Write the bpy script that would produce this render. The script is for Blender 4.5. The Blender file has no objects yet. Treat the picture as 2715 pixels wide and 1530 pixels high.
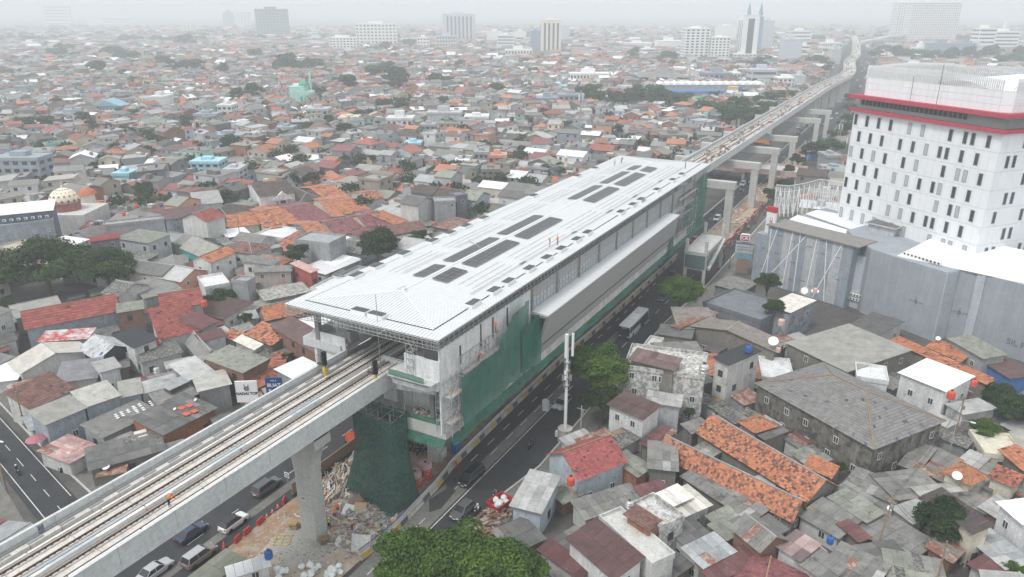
import bpy, math, random
import numpy as np
from mathutils import Vector, Matrix, Euler
random.seed(11)
sc = bpy.context.scene
C = bpy.data.collections.new('place'); sc.collection.children.link(C)
R = math.radians
# ------------------------------------------------------------------ camera, light, air
CAM_Z = 65.0; PITCH = math.atan(735/1955.0); YAW = R(28.827)
cd = bpy.data.cameras.new('camera'); cam = bpy.data.objects.new('camera', cd); C.objects.link(cam)
cd.sensor_fit = 'HORIZONTAL'; cd.sensor_width = 36.0; cd.lens = 36.0*1955/2715
cd.clip_start = 0.5; cd.clip_end = 30000
cam.location = (0, 0, CAM_Z); cam.rotation_euler = (math.pi/2-PITCH, 0, YAW)
sc.camera = cam
w = bpy.data.worlds.new('World'); sc.world = w; w.use_nodes = True
nt = w.node_tree; nt.nodes.clear()
sky = nt.nodes.new('ShaderNodeTexSky'); sky.sky_type = 'NISHITA'; sky.sun_disc = False
SUN_EL, SUN_AZ = R(58), R(200)
sky.sun_elevation = SUN_EL; sky.sun_rotation = SUN_AZ; sky.air_density = 1.0; sky.dust_density = 2.5; sky.ozone_density = 1.0
hs = nt.nodes.new('ShaderNodeHueSaturation'); hs.inputs['Saturation'].default_value = 0.22   # overcast cloud cover greys the sky
bg = nt.nodes.new('ShaderNodeBackground'); bg.inputs['Strength'].default_value = 0.12
wo = nt.nodes.new('ShaderNodeOutputWorld')
mxs = nt.nodes.new('ShaderNodeMix'); mxs.data_type = 'RGBA'; mxs.inputs['Factor'].default_value = 0.72; mxs.inputs['B'].default_value = (6.1, 6.35, 6.5, 1)   # even overcast veil over the clear-sky model
nt.links.new(sky.outputs[0], hs.inputs['Color']); nt.links.new(hs.outputs[0], mxs.inputs['A']); nt.links.new(mxs.outputs['Result'], bg.inputs[0]); nt.links.new(bg.outputs[0], wo.inputs[0])
sl = bpy.data.lights.new('sun', 'SUN'); sl.energy = 1.2; sl.angle = R(14); sl.color = (1.0, 0.97, 0.93)
so = bpy.data.objects.new('sun', sl); C.objects.link(so)
sd = Vector((math.sin(SUN_AZ)*math.cos(SUN_EL), math.cos(SUN_AZ)*math.cos(SUN_EL), math.sin(SUN_EL)))
so.rotation_euler = (-sd).to_track_quat('-Z', 'Y').to_euler(); so.location = (0, 0, 300)
sc.view_settings.view_transform = 'Standard'; sc.view_settings.look = 'None'
sc.view_settings.exposure = 0.68; sc.view_settings.gamma = 1.0; sc.view_settings.use_curve_mapping = False
sc.render.engine = 'CYCLES'
sc.cycles.max_bounces = 5; sc.cycles.diffuse_bounces = 2; sc.cycles.glossy_bounces = 2
sc.cycles.transmission_bounces = 3; sc.cycles.transparent_max_bounces = 6; sc.cycles.volume_bounces = 1
sc.cycles.caustics_reflective = False; sc.cycles.caustics_refractive = False
# ------------------------------------------------------------------ pixel of the photograph -> point of the place (X across, Y along the track)
_F = 1955.0; _cp, _sp, _cy, _sy = math.cos(PITCH), math.sin(PITCH), math.cos(YAW), math.sin(YAW)
def ray(u, v):
 x = (u-1357.5)/_F; y = -(v-765.0)/_F
 f = _cp+y*_sp; z = -_sp+y*_cp
 return Vector((x*_cy-f*_sy, x*_sy+f*_cy, z))
def at(u, v, z=0.0):
 r = ray(u, v); t = (z-CAM_Z)/r.z
 return Vector((r.x*t, r.y*t, z))
CROP = {'a': (0, 510, 2.8464), 'b': (905, 510, 2.8464), 'c': (1810, 510, 2.8464), 'd': (480, 480, 2.693), 'e': (0, 880, 4.761), 'f': (400, 780, 4.761),
  'g': (0, 1020, 2.8464), 'h': (905, 1020, 2.8464), 'i': (1810, 1020, 2.8464), 'k': (1400, 980, 4.761), 'l': (1400, 740, 4.761), 'm': (1700, 460, 4.761),
  't': (0, 0, 2.8464), 'u': (905, 0, 2.8464), 'v': (1810, 0, 2.8464), 'w': (1960, 460, 5.419), 'x': (2240, 140, 5.419), 'y': (1000, 860, 4.761),
  'z': (740, 980, 4.761), 'q': (480, 1225, 4.761), 'r': (940, 1225, 4.761), 'S': (0, 0, 1.0)}
def cp(c, x, y):
 o = CROP[c]; return o[0]+x/o[2], o[1]+y/o[2]
def ap(c, x, y, z=0.0):
 return at(*cp(c, x, y), z)
# ------------------------------------------------------------------ materials
MAT = {}
def _n(nt, t, **k):
 n = nt.nodes.new(t)
 for a, b in k.items(): setattr(n, a, b)
 return n
def mat(name, col, rough=0.8, metal=0.0, mott=0.25, scale=0.6, streak=0.0, bump=0.0, wave=None, attr=False, spec=0.3, objr=0.0, dark=None, darkamt=0.0, fine=0.12, emit=None):
 """base colour with soft blotches, fine grain, optional vertical streaks, corrugation relief and per-object tint"""
 if name in MAT: return MAT[name]
 m = bpy.data.materials.new(name); m.use_nodes = True; t = m.node_tree; L = t.links.new
 b = t.nodes['Principled BSDF']; b.inputs['Roughness'].default_value = rough; b.inputs['Metallic'].default_value = metal
 b.inputs['Specular IOR Level'].default_value = spec
 geo = _n(t, 'ShaderNodeNewGeometry')
 if attr:
  a = _n(t, 'ShaderNodeVertexColor', layer_name='Col'); cur = a.outputs['Color']
 else:
  rgb = _n(t, 'ShaderNodeRGB'); rgb.outputs[0].default_value = (*col, 1); cur = rgb.outputs[0]
 def mul(cur, fac_out, lo, hi):
  mr = _n(t, 'ShaderNodeMapRange'); mr.inputs['From Min'].default_value = 0.3; mr.inputs['From Max'].default_value = 0.7
  mr.inputs['To Min'].default_value = lo; mr.inputs['To Max'].default_value = hi; L(fac_out, mr.inputs['Value'])
  v = _n(t, 'ShaderNodeVectorMath', operation='SCALE'); L(cur, v.inputs[0]); L(mr.outputs[0], v.inputs['Scale']); return v.outputs[0]
 if mott > 0:
  n1 = _n(t, 'ShaderNodeTexNoise'); n1.inputs['Scale'].default_value = scale; n1.inputs['Detail'].default_value = 5.0; n1.inputs['Roughness'].default_value = 0.65
  L(geo.outputs['Position'], n1.inputs['Vector']); cur = mul(cur, n1.outputs['Fac'], 1-mott, 1+mott*0.8)
 if fine > 0:
  n2 = _n(t, 'ShaderNodeTexNoise'); n2.inputs['Scale'].default_value = scale*9; n2.inputs['Detail'].default_value = 3.0
  L(geo.outputs['Position'], n2.inputs['Vector']); cur = mul(cur, n2.outputs['Fac'], 1-fine, 1+fine)
 if streak > 0:
  mp = _n(t, 'ShaderNodeMapping'); mp.inputs['Scale'].default_value = (1.6, 1.6, 0.12); L(geo.outputs['Position'], mp.inputs['Vector'])
  n3 = _n(t, 'ShaderNodeTexNoise'); n3.inputs['Scale'].default_value = 1.0; n3.inputs['Detail'].default_value = 6.0; n3.inputs['Roughness'].default_value = 0.7
  L(mp.outputs[0], n3.inputs['Vector']); cur = mul(cur, n3.outputs['Fac'], 1-streak, 1.06)
 if dark is not None:
  n4 = _n(t, 'ShaderNodeTexNoise'); n4.inputs['Scale'].default_value = scale*1.7; n4.inputs['Detail'].default_value = 8.0; n4.inputs['Roughness'].default_value = 0.72
  L(geo.outputs['Position'], n4.inputs['Vector'])
  cr = _n(t, 'ShaderNodeMapRange'); cr.inputs['From Min'].default_value = 0.62-darkamt*0.3; cr.inputs['From Max'].default_value = 0.70-darkamt*0.22
  L(n4.outputs['Fac'], cr.inputs['Value'])
  mx = _n(t, 'ShaderNodeMix', data_type='RGBA'); L(cr.outputs[0], mx.inputs['Factor']); L(cur, mx.inputs['A']); mx.inputs['B'].default_value = (*dark, 1); cur = mx.outputs['Result']
 if objr > 0:
  oi = _n(t, 'ShaderNodeObjectInfo'); mr = _n(t, 'ShaderNodeMapRange'); mr.inputs['To Min'].default_value = 1-objr; mr.inputs['To Max'].default_value = 1+objr
  L(oi.outputs['Random'], mr.inputs['Value']); v = _n(t, 'ShaderNodeVectorMath', operation='SCALE'); L(cur, v.inputs[0]); L(mr.outputs[0], v.inputs['Scale']); cur = v.outputs[0]
 L(cur, b.inputs['Base Color'])
 if wave:
  tc = _n(t, 'ShaderNodeTexCoord'); wv = _n(t, 'ShaderNodeTexWave', wave_type='BANDS', bands_direction='X'); wv.inputs['Scale'].default_value = wave
  L(tc.outputs['Object'], wv.inputs['Vector']); bp = _n(t, 'ShaderNodeBump'); bp.inputs['Strength'].default_value = 0.55; bp.inputs['Distance'].default_value = 0.05
  L(wv.outputs['Fac'], bp.inputs['Height']); L(bp.outputs[0], b.inputs['Normal'])
 elif bump > 0:
  n5 = _n(t, 'ShaderNodeTexNoise'); n5.inputs['Scale'].default_value = scale*7; n5.inputs['Detail'].default_value = 4.0; L(geo.outputs['Position'], n5.inputs['Vector'])
  bp = _n(t, 'ShaderNodeBump'); bp.inputs['Strength'].default_value = bump; bp.inputs['Distance'].default_value = 0.15
  L(n5.outputs['Fac'], bp.inputs['Height']); L(bp.outputs[0], b.inputs['Normal'])
 if emit: b.inputs['Emission Color'].default_value = (*emit, 1); b.inputs['Emission Strength'].default_value = 1.0
 MAT[name] = m; return m
def M(n): return MAT[n]
# roofs (wave = corrugation); walls; everything takes real-world base colours
for nm, c, kw in [
 ('r_grey', (.235, .23, .22), dict(wave=3.4, dark=(.12, .118, .11), darkamt=.25)), ('r_lgrey', (.43, .43, .425), dict(wave=3.0, dark=(.27, .26, .25), darkamt=.1)),
 ('r_beige', (.40, .39, .36), dict(wave=3.0, dark=(.25, .24, .22), darkamt=.15)), ('r_cream', (.66, .63, .57), dict(wave=2.6)),
 ('r_white', (.80, .81, .82), dict(wave=2.6, mott=.06)), ('r_dark', (.15, .148, .145), dict(wave=3.4)), ('r_black', (.045, .048, .055), dict(mott=.1)),
 ('r_brown', (.125, .082, .078), dict(wave=3.2)), ('r_maroon', (.15, .07, .07), dict(wave=3.2, dark=(.22, .15, .13), darkamt=.1)),
 ('r_rust', (.26, .12, .085), dict(wave=3.2, dark=(.36, .33, .29), darkamt=.45)), ('r_steel', (.22, .22, .235), dict(wave=2.2, streak=.3)),
 ('r_rough', (.30, .295, .28), dict(wave=3.2, dark=(.10, .098, .09), darkamt=.75, scale=1.4)), ('r_concrete', (.38, .37, .345), dict(dark=(.17, .165, .15), darkamt=.55, scale=.7)),
 ('r_silver', (.40, .42, .43), dict(wave=2.2, streak=.2)), ('r_patch', (.62, .62, .62), dict(wave=2.4, dark=(.50, .09, .08), darkamt=.6, scale=.35)),
 ('r_red', (.30, .055, .055), dict(wave=3.0)), ('r_olive', (.20, .21, .17), dict(mott=.15)), ('r_grgreen', (.27, .28, .24), dict(wave=3.2, dark=(.15, .15, .14), darkamt=.3)),
 ('r_palered', (.45, .27, .25), dict(wave=2.2, dark=(.55, .50, .48), darkamt=.35)), ('r_blue', (.28, .47, .58), dict(wave=2.6)), ('r_teal', (.10, .33, .27), dict(wave=2.6)),
 ]:
 kw.setdefault('objr', .2); mat(nm, c, **kw)
for nm, c in [('w_white', (.72, .73, .73)), ('w_dirty', (.60, .60, .58)), ('w_grey', (.36, .37, .375)), ('w_lgrey', (.49, .51, .53)), ('w_slate', (.20, .215, .24)), ('w_navy', (.13, .16, .20)),
              ('w_bluegrey', (.34, .385, .43)), ('w_ltblue', (.50, .58, .63)), ('w_sky', (.40, .66, .76)), ('w_cream', (.68, .64, .52)), ('w_beige', (.50, .46, .40)), ('w_brick', (.27, .16, .12)),
              ('w_redbrick', (.36, .16, .10)), ('w_teal', (.05, .42, .42)), ('w_mint', (.42, .72, .62)), ('w_black', (.05, .055, .06)), ('w_old', (.235, .225, .20)), ('w_green', (.07, .36, .20)), ('w_peach', (.68, .34, .25)),
              ('w_red', (.38, .10, .09)), ('w_yellow', (.70, .50, .24)), ('w_blue', (.08, .20, .48)), ('w_pink', (.55, .38, .38))]:
 mat(nm, c, streak=.22, mott=.16, scale=.5, dark=tuple(x*.55 for x in c), darkamt=.18, bump=.1)
mat('w_stained', (.66, .66, .64), streak=.3, mott=.2, dark=(.26, .25, .23), darkamt=.55, scale=.9)
mat('w_peel', (.33, .36, .40), streak=.3, dark=(.12, .13, .15), darkamt=.35, scale=.5)
mat('w_oldstain', (.235, .225, .20), streak=.5, mott=.35, dark=(.07, .068, .06), darkamt=.45, scale=.5)
for nm, c in [('t_orange', (.42, .17, .095)), ('t_red', (.32, .085, .065)), ('t_brown', (.19, .105, .085)), ('t_maroon', (.21, .085, .09)), ('t_rusty', (.38, .15, .09)), ('t_dkbrown', (.10, .08, .075)), ('t_mottle', (.56, .20, .085)), ('t_grey', (.2, .2, .2))]:
 mat(nm, c, attr=True, mott=.22, scale=.8, fine=.2)
mat('glass', (.05, .06, .07), rough=.12, mott=0, fine=0, spec=.6); mat('glass_pale', (.42, .46, .48), rough=.25, mott=.1); mat('frame_white', (.7, .7, .7), mott=0, fine=0); mat('frame_dark', (.06, .06, .065), mott=0, fine=0)
mat('frame_grey', (.28, .30, .30), mott=0, fine=0)
mat('concrete', (.50, .50, .475), mott=.10, scale=.35, streak=.10, dark=(.36, .355, .33), darkamt=.1); mat('concrete_new', (.56, .58, .58), mott=.08, scale=.3, streak=.06)
mat('concrete_deck', (.60, .575, .54), mott=.14, scale=.7, dark=(.50, .40, .32), darkamt=.2); mat('girder_shade', (.33, .38, .45), mott=.05, scale=.3)  # girder colour holds the bluish shade found below the deck edge
mat('steel_dark', (.09, .085, .085), rough=.5, metal=.3); mat('rail', (.15, .10, .08), rough=.45, metal=.5); mat('galv', (.42, .43, .43), rough=.45, metal=.2, mott=.1); mat('galv_dark', (.25, .25, .25), rough=.5, mott=.1)
mat('white_paint', (.78, .79, .79), mott=.05, fine=.04); mat('pipe_white', (.70, .68, .65), mott=.15); mat('black', (.02, .02, .022), mott=0, fine=0, rough=.5); mat('rubber', (.025, .025, .025), mott=0, fine=0, rough=.85)
mat('asphalt', (.046, .048, .052), mott=.28, scale=.12, bump=.05, dark=(.03, .031, .034), darkamt=.25, fine=.1); mat('asphalt_old', (.12, .118, .112), mott=.25, scale=.2, dark=(.07, .07, .068), darkamt=.3)
mat('road_conc', (.17, .165, .155), mott=.22, scale=.25, dark=(.13, .125, .115), darkamt=.3); mat('road_paint', (.60, .60, .56), mott=.2, scale=2.0)
mat('earth', (.33, .20, .125), mott=.3, scale=.35, dark=(.36, .32, .26), darkamt=.5, bump=.4); mat('sand', (.42, .36, .29), mott=.2, scale=.5, dark=(.30, .20, .14), darkamt=.3, bump=.4); mat('grout', (.36, .35, .32), mott=.15, scale=.6)
mat('pave', (.19, .18, .165), mott=.25, scale=.5, dark=(.15, .145, .135), darkamt=.4); mat('ground', (.10, .096, .09), mott=.3, scale=.2, dark=(.09, .088, .08), darkamt=.3)
mat('solar', (.055, .055, .06), rough=.35, mott=.15, objr=.12, spec=.5); mat('grey_panel', (.365, .36, .355), mott=.04, fine=.03); mat('seam_roof', (.64, .655, .665), mott=.03, fine=.02, rough=.45); mat('vent_grey', (.13, .135, .135), mott=.1)
mat('orange_plastic', (.72, .10, .035), mott=.1, rough=.5); mat('red_paint', (.48, .045, .045), mott=.15, rough=.6); mat('yellow_paint', (.62, .45, .05), mott=.2); mat('blue_plastic', (.03, .12, .40), mott=.1, rough=.5); mat('tank_red', (.62, .10, .06), mott=.08, rough=.5)
mat('wood', (.48, .34, .17), mott=.2, scale=3); mat('timber', (.30, .20, .12), mott=.3, scale=3); mat('plywood', (.55, .40, .22), mott=.15); mat('tarp_brown', (.27, .19, .135), mott=.12); mat('bag_white', (.72, .75, .73), mott=.15, scale=4)
mat('red_band', (.42, .07, .10), mott=.08); mat('white_clad', (.76, .775, .79), mott=.04, fine=.02, objr=.025); mat('green_glaze', (.30, .34, .33), mott=.1); mat('bark', (.16, .12, .09), mott=.3, scale=4); mat('skin', (.40, .24, .16), mott=0, fine=0); mat('tank_steel', (.55, .56, .56), rough=.35, metal=.5)
mat('hiviz', (.85, .20, .04), mott=0, fine=0); mat('lime', (.62, .70, .06), mott=0, fine=0); mat('cloth_black', (.03, .03, .035), mott=0, fine=0); mat('cloth_navy', (.04, .06, .14), mott=0, fine=0); mat('cloth_grey', (.2, .2, .21), mott=0, fine=0); mat('cloth_blue', (.10, .18, .34), mott=0, fine=0); mat('cloth_white', (.6, .6, .6), mott=0, fine=0); mat('cloth_red', (.45, .05, .05), mott=0, fine=0)
mat('helmet_white', (.8, .8, .8), mott=0, fine=0, rough=.3); mat('helmet_orange', (.85, .28, .03), mott=0, fine=0, rough=.3); mat('helmet_black', (.03, .03, .03), mott=0, fine=0, rough=.3)
mat('vcol', (.5, .5, .5), attr=True, mott=.16, scale=.4, fine=.12)
def foliage(name, c1, c2):
 m = bpy.data.materials.new(name); m.use_nodes = True; t = m.node_tree; L = t.links.new; b = t.nodes['Principled BSDF']; b.inputs['Roughness'].default_value = .6; b.inputs['Specular IOR Level'].default_value = .25
 a = _n(t, 'ShaderNodeVertexColor', layer_name='Col'); geo = _n(t, 'ShaderNodeNewGeometry'); n1 = _n(t, 'ShaderNodeTexNoise'); n1.inputs['Scale'].default_value = .55; n1.inputs['Detail'].default_value = 3
 L(geo.outputs['Position'], n1.inputs['Vector']); ad = _n(t, 'ShaderNodeMath', operation='ADD'); sp = _n(t, 'ShaderNodeSeparateColor'); L(a.outputs['Color'], sp.inputs[0]); L(sp.outputs[0], ad.inputs[0]); L(n1.outputs['Fac'], ad.inputs[1])
 mr = _n(t, 'ShaderNodeMapRange'); mr.inputs['From Min'].default_value = .45; mr.inputs['From Max'].default_value = 1.45; L(ad.outputs[0], mr.inputs['Value'])
 mx = _n(t, 'ShaderNodeMix', data_type='RGBA'); L(mr.outputs[0], mx.inputs['Factor']); mx.inputs['A'].default_value = (*c1, 1); mx.inputs['B'].default_value = (*c2, 1); L(mx.outputs['Result'], b.inputs['Base Color'])
 tr = _n(t, 'ShaderNodeBsdfTranslucent'); L(mx.outputs['Result'], tr.inputs['Color']); ms = _n(t, 'ShaderNodeMixShader'); ms.inputs[0].default_value = .25
 L(b.outputs[0], ms.inputs[1]); L(tr.outputs[0], ms.inputs[2]); L(ms.outputs[0], t.nodes['Material Output'].inputs['Surface']); MAT[name] = m
foliage('leaf', (.014, .036, .012), (.07, .125, .03)); foliage('leaf_bright', (.02, .06, .01), (.12, .21, .03)); foliage('leaf_dark', (.010, .027, .011), (.042, .08, .024))
def netting(name, c, alpha):
 m = bpy.data.materials.new(name); m.use_nodes = True; t = m.node_tree; L = t.links.new; b = t.nodes['Principled BSDF']; b.inputs['Roughness'].default_value = .8
 geo = _n(t, 'ShaderNodeNewGeometry'); n1 = _n(t, 'ShaderNodeTexNoise'); n1.inputs['Scale'].default_value = .7; n1.inputs['Detail'].default_value = 5; L(geo.outputs['Position'], n1.inputs['Vector'])
 mx = _n(t, 'ShaderNodeMix', data_type='RGBA'); L(n1.outputs['Fac'], mx.inputs['Factor']); mx.inputs['A'].default_value = (*[x*.45 for x in c], 1); mx.inputs['B'].default_value = (*[x*1.5 for x in c], 1); L(mx.outputs['Result'], b.inputs['Base Color'])
 tp = _n(t, 'ShaderNodeBsdfTransparent'); ms = _n(t, 'ShaderNodeMixShader'); ms.inputs[0].default_value = alpha; L(tp.outputs[0], ms.inputs[1]); L(b.outputs[0], ms.inputs[2]); L(ms.outputs[0], t.nodes['Material Output'].inputs['Surface']); MAT[name] = m
netting('net_green', (.02, .15, .105), .76); netting('net_dark', (.025, .11, .085), .70)
# ------------------------------------------------------------------ mesh builder
class MB:
 def __init__(s): s.v = []; s.f = []; s.c = []; s.m = []
 def face(s, pts, col=None, mi=0):
  k = len(s.v); s.v.extend([tuple(p) for p in pts]); s.f.append(tuple(range(k, k+len(pts)))); s.c.append(col); s.m.append(mi)
 def hexa(s, p, col=None, mi=0):      # p: 4 bottom, 4 top
  k = len(s.v); s.v.extend([tuple(q) for q in p])
  for a in ((0, 3, 2, 1), (4, 5, 6, 7), (0, 1, 5, 4), (1, 2, 6, 5), (2, 3, 7, 6), (3, 0, 4, 7)):
   s.f.append(tuple(k+i for i in a)); s.c.append(col); s.m.append(mi)
 def box(s, x0, x1, y0, y1, z0, z1, col=None, mi=0):
  s.hexa([(x0, y0, z0), (x1, y0, z0), (x1, y1, z0), (x0, y1, z0), (x0, y0, z1), (x1, y0, z1), (x1, y1, z1), (x0, y1, z1)], col, mi)
 def obox(s, c, ux, uy, hx, hy, z0, z1, col=None, mi=0):
  c = Vector(c[:2]).to_3d() if len(c) == 2 else Vector((c[0], c[1], 0)); ux = Vector((ux[0], ux[1], 0)); uy = Vector((uy[0], uy[1], 0))
  b = [c+ux*a*hx+uy*d*hy for a, d in ((-1, -1), (1, -1), (1, 1), (-1, 1))]
  s.hexa([(q.x, q.y, z0) for q in b]+[(q.x, q.y, z1) for q in b], col, mi)
 def beam(s, a, b, r, n=4, col=None, mi=0, r2=None):
  a = Vector(a); b = Vector(b); d = b-a
  if d.length < 1e-6: return
  d.normalize(); u = d.cross(Vector((0, 0, 1)));
  if u.length < 1e-3: u = Vector((1, 0, 0))
  u.normalize(); w_ = d.cross(u); k = len(s.v); r2 = r if r2 is None else r2
  for q, rr in ((a, r), (b, r2)):
   for i in range(n):
    t = 2*math.pi*(i+.5)/n; s.v.append(tuple(q+u*math.cos(t)*rr+w_*math.sin(t)*rr))
  for i in range(n):
   j = (i+1) % n; s.f.append((k+i, k+j, k+n+j, k+n+i)); s.c.append(col); s.m.append(mi)
  s.f.append(tuple(k+i for i in reversed(range(n)))); s.c.append(col); s.m.append(mi)
  s.f.append(tuple(k+n+i for i in range(n))); s.c.append(col); s.m.append(mi)
 def tube(s, pts, r, n=6, **k):
  for a, b in zip(pts, pts[1:]): s.beam(a, b, r, n, **k)
 def lathe(s, prof, n=16, o=(0, 0, 0), col=None, mi=0):
  k = len(s.v)
  for r, z in prof:
   for i in range(n):
    t = 2*math.pi*i/n; s.v.append((o[0]+r*math.cos(t), o[1]+r*math.sin(t), o[2]+z))
  for j in range(len(prof)-1):
   for i in range(n):
    i2 = (i+1) % n; s.f.append((k+j*n+i, k+j*n+i2, k+(j+1)*n+i2, k+(j+1)*n+i)); s.c.append(col); s.m.append(mi)
  s.f.append(tuple(k+(len(prof)-1)*n+i for i in range(n))); s.c.append(col); s.m.append(mi)
  s.f.append(tuple(k+i for i in reversed(range(n)))); s.c.append(col); s.m.append(mi)
 def prism(s, poly, z0, z1, col=None, mi=0):
  n = len(poly); k = len(s.v)
  for z in (z0, z1): s.v.extend([(p[0], p[1], z) for p in poly])
  s.f.append(tuple(k+i for i in reversed(range(n)))); s.f.append(tuple(k+n+i for i in range(n))); s.c += [col]*2; s.m += [mi]*2
  for i in range(n):
   j = (i+1) % n; s.f.append((k+i, k+j, k+n+j, k+n+i)); s.c.append(col); s.m.append(mi)
 def mesh(s, name, mats):
  me = bpy.data.meshes.new(name); me.from_pydata(s.v, [], s.f)
  for m in (mats if isinstance(mats, (list, tuple)) else [mats]): me.materials.append(MAT[m] if isinstance(m, str) else m)
  if any(s.m): me.polygons.foreach_set('material_index', s.m)
  if any(c is not None for c in s.c):
   ca = me.color_attributes.new('Col', 'FLOAT_COLOR', 'CORNER'); n = sum(len(f) for f in s.f); arr = np.empty((n, 4), np.float32); i = 0
   for f, c in zip(s.f, s.c):
    arr[i:i+len(f)] = (*(c or (.5, .5, .5)), 1); i += len(f)
   ca.data.foreach_set('color', arr.ravel())
  me.update(); return me
 def build(s, name, mats, parent=None, loc=(0, 0, 0), rz=0.0, smooth=False):
  me = s.mesh(name, mats)
  if smooth: me.polygons.foreach_set('use_smooth', [True]*len(me.polygons))
  return link(name, me, parent, loc, rz)
def link(name, me, parent=None, loc=(0, 0, 0), rz=0.0):
 o = bpy.data.objects.new(name, me); C.objects.link(o); o.location = loc
 if rz: o.rotation_euler = (0, 0, rz)
 if parent: o.parent = parent
 return o
USED = set()
def tag(o, label, cat, group=None):
 lab = ' '.join(label.split()[:16]); o['label'] = lab; o['category'] = cat
 if group: o['group'] = group
 return o
def empty(name, loc=(0, 0, 0), rz=0.0, label=None, cat=None, group=None):
 o = bpy.data.objects.new(name, None); C.objects.link(o); o.location = loc; o.rotation_euler = (0, 0, rz); o.empty_display_size = .5
 if label: tag(o, label, cat, group)
 return o
KIDS = {}
def dup(o, loc, rz=0.0, label=None, group=None, scale=None):
 """copy of a thing with copies of its parts and sub-parts"""
 def rec(src, par):
  c = src.copy(); C.objects.link(c)
  if par is not None: c.parent = par
  for ch in KIDS.setdefault(src.name, list(src.children)): rec(ch, c)
  return c
 c = rec(o, None); c.location = loc; c.rotation_euler = (0, 0, rz)
 if label: c['label'] = label
 if group: c['group'] = group
 if scale: c.scale = (scale,)*3
 return c
def structure(o): o['kind'] = 'structure'; return o
def stuff(o): o['kind'] = 'stuff'; return o
def text_mesh(txt, size, m, name='lettering', parent=None, bold=0.0, align='CENTER'):
 cu = bpy.data.curves.new(name, 'FONT'); cu.body = txt; cu.size = size; cu.extrude = .01; cu.align_x = align; cu.align_y = 'CENTER'; cu.offset = bold
 to = bpy.data.objects.new('tmp', cu); C.objects.link(to); dg = bpy.context.evaluated_depsgraph_get(); me = bpy.data.meshes.new_from_object(to.evaluated_get(dg)); bpy.data.objects.remove(to)
 me.materials.clear(); me.materials.append(MAT[m]); o = bpy.data.objects.new(name, me); C.objects.link(o)
 if parent: o.parent = parent
 return o
# ------------------------------------------------------------------ ground, roads, kerbs
g = MB(); g.face([(-9000, -400, 0), (9000, -400, 0), (9000, 14000, 0), (-9000, 14000, 0)]); structure(g.build('ground', 'ground'))
def sheet(name, m, poly, z, kind='structure'):
 b = MB(); b.face([(p[0], p[1], z) for p in poly]); o = b.build(name, m); o['kind'] = kind; return o
def strip(pts, hw):
 L_, R_ = [], []
 for i, p in enumerate(pts):
  a = pts[max(i-1, 0)]; c = pts[min(i+1, len(pts)-1)]; d = Vector((c[0]-a[0], c[1]-a[1])).normalized(); n = Vector((d.y, -d.x))
  L_.append((p[0]-n.x*hw, p[1]-n.y*hw)); R_.append((p[0]+n.x*hw, p[1]+n.y*hw))
 return L_, R_
def strip_sheet(name, m, pts, hw, z):
 L_, R_ = strip(pts, hw); b = MB()
 for i in range(len(pts)-1): b.face([(*R_[i], z), (*R_[i+1], z), (*L_[i+1], z), (*L_[i], z)])
 return structure(b.build(name, m))
BEND = [(-61.7, 560), (-59, 640), (-64, 720), (-73, 800), (-80, 940), (-98, 1140), (-118, 1350), (-150, 1700)]
strip_sheet('road', 'asphalt', [(-74.7, -60), (-74.7, 340), (-73.5, 520), (-70, 640), (-76, 760), (-92, 960), (-112, 1180), (-165, 1750)], 5.2, .02)
strip_sheet('road', 'asphalt', [(-47.7, -60), (-47.7, 190), (-49, 215), (-50.8, 260), (-50.8, 520), (-48.5, 640), (-54, 760), (-66, 960), (-84, 1200), (-135, 1750)], 7.0, .02)
sheet('road', 'asphalt', [(-60.2, 185), (-54.4, 185), (-54, 340), (-60.2, 340)], .018)
strip_sheet('side_road', 'asphalt', [(-262, 82), (-113.8, 48.3), (-70, 38.0)], 2.7, .016)
sheet('pavement', 'pave', [(-262, 86.5), (-113, 52.4), (-86, 46.4), (-82, 46.4), (-82, 300), (-91, 300), (-91, 60), (-113, 60), (-262, 95)], .012)
sheet('pavement', 'pave', [(-262, 78), (-113.8, 45), (-82, 36), (-82, -40), (-262, -40)], .012)
sheet('pavement', 'pave', [(-44.2, -40), (-44.0, 77), (-42.5, 86), (-42.8, 110), (-43.0, 150), (-41.2, 178), (-40.8, 300), (-37, 300), (-37.5, 178), (-39, 110), (-39, 86), (-40.5, 77), (-40.5, -40)], .03)
# construction ground between the carriageways
sheet('construction_ground', 'earth', [(-69.6, 30), (-53.4, 30), (-52.9, 68), (-54.6, 95), (-54.6, 185), (-69.6, 185)], .03)
sheet('construction_ground', 'sand', [(-64.5, 47), (-53.4, 44), (-53.0, 62), (-57, 66), (-62, 60), (-66, 55)], .038)
sheet('concrete_pad', 'grout', [(-64.6, 52.8), (-60.6, 51), (-57.2, 53.6), (-57.8, 58), (-62, 59.5), (-65.6, 56.6)], .046)
sheet('construction_ground', 'earth', [(-53.0, 204), (-45.2, 204), (-45.0, 330), (-47, 420), (-53.2, 420)], .03)
sheet('track_bed', 'sand', [(-49.2, 204), (-46.0, 206), (-46, 262), (-49.0, 262)], .038)
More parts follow.
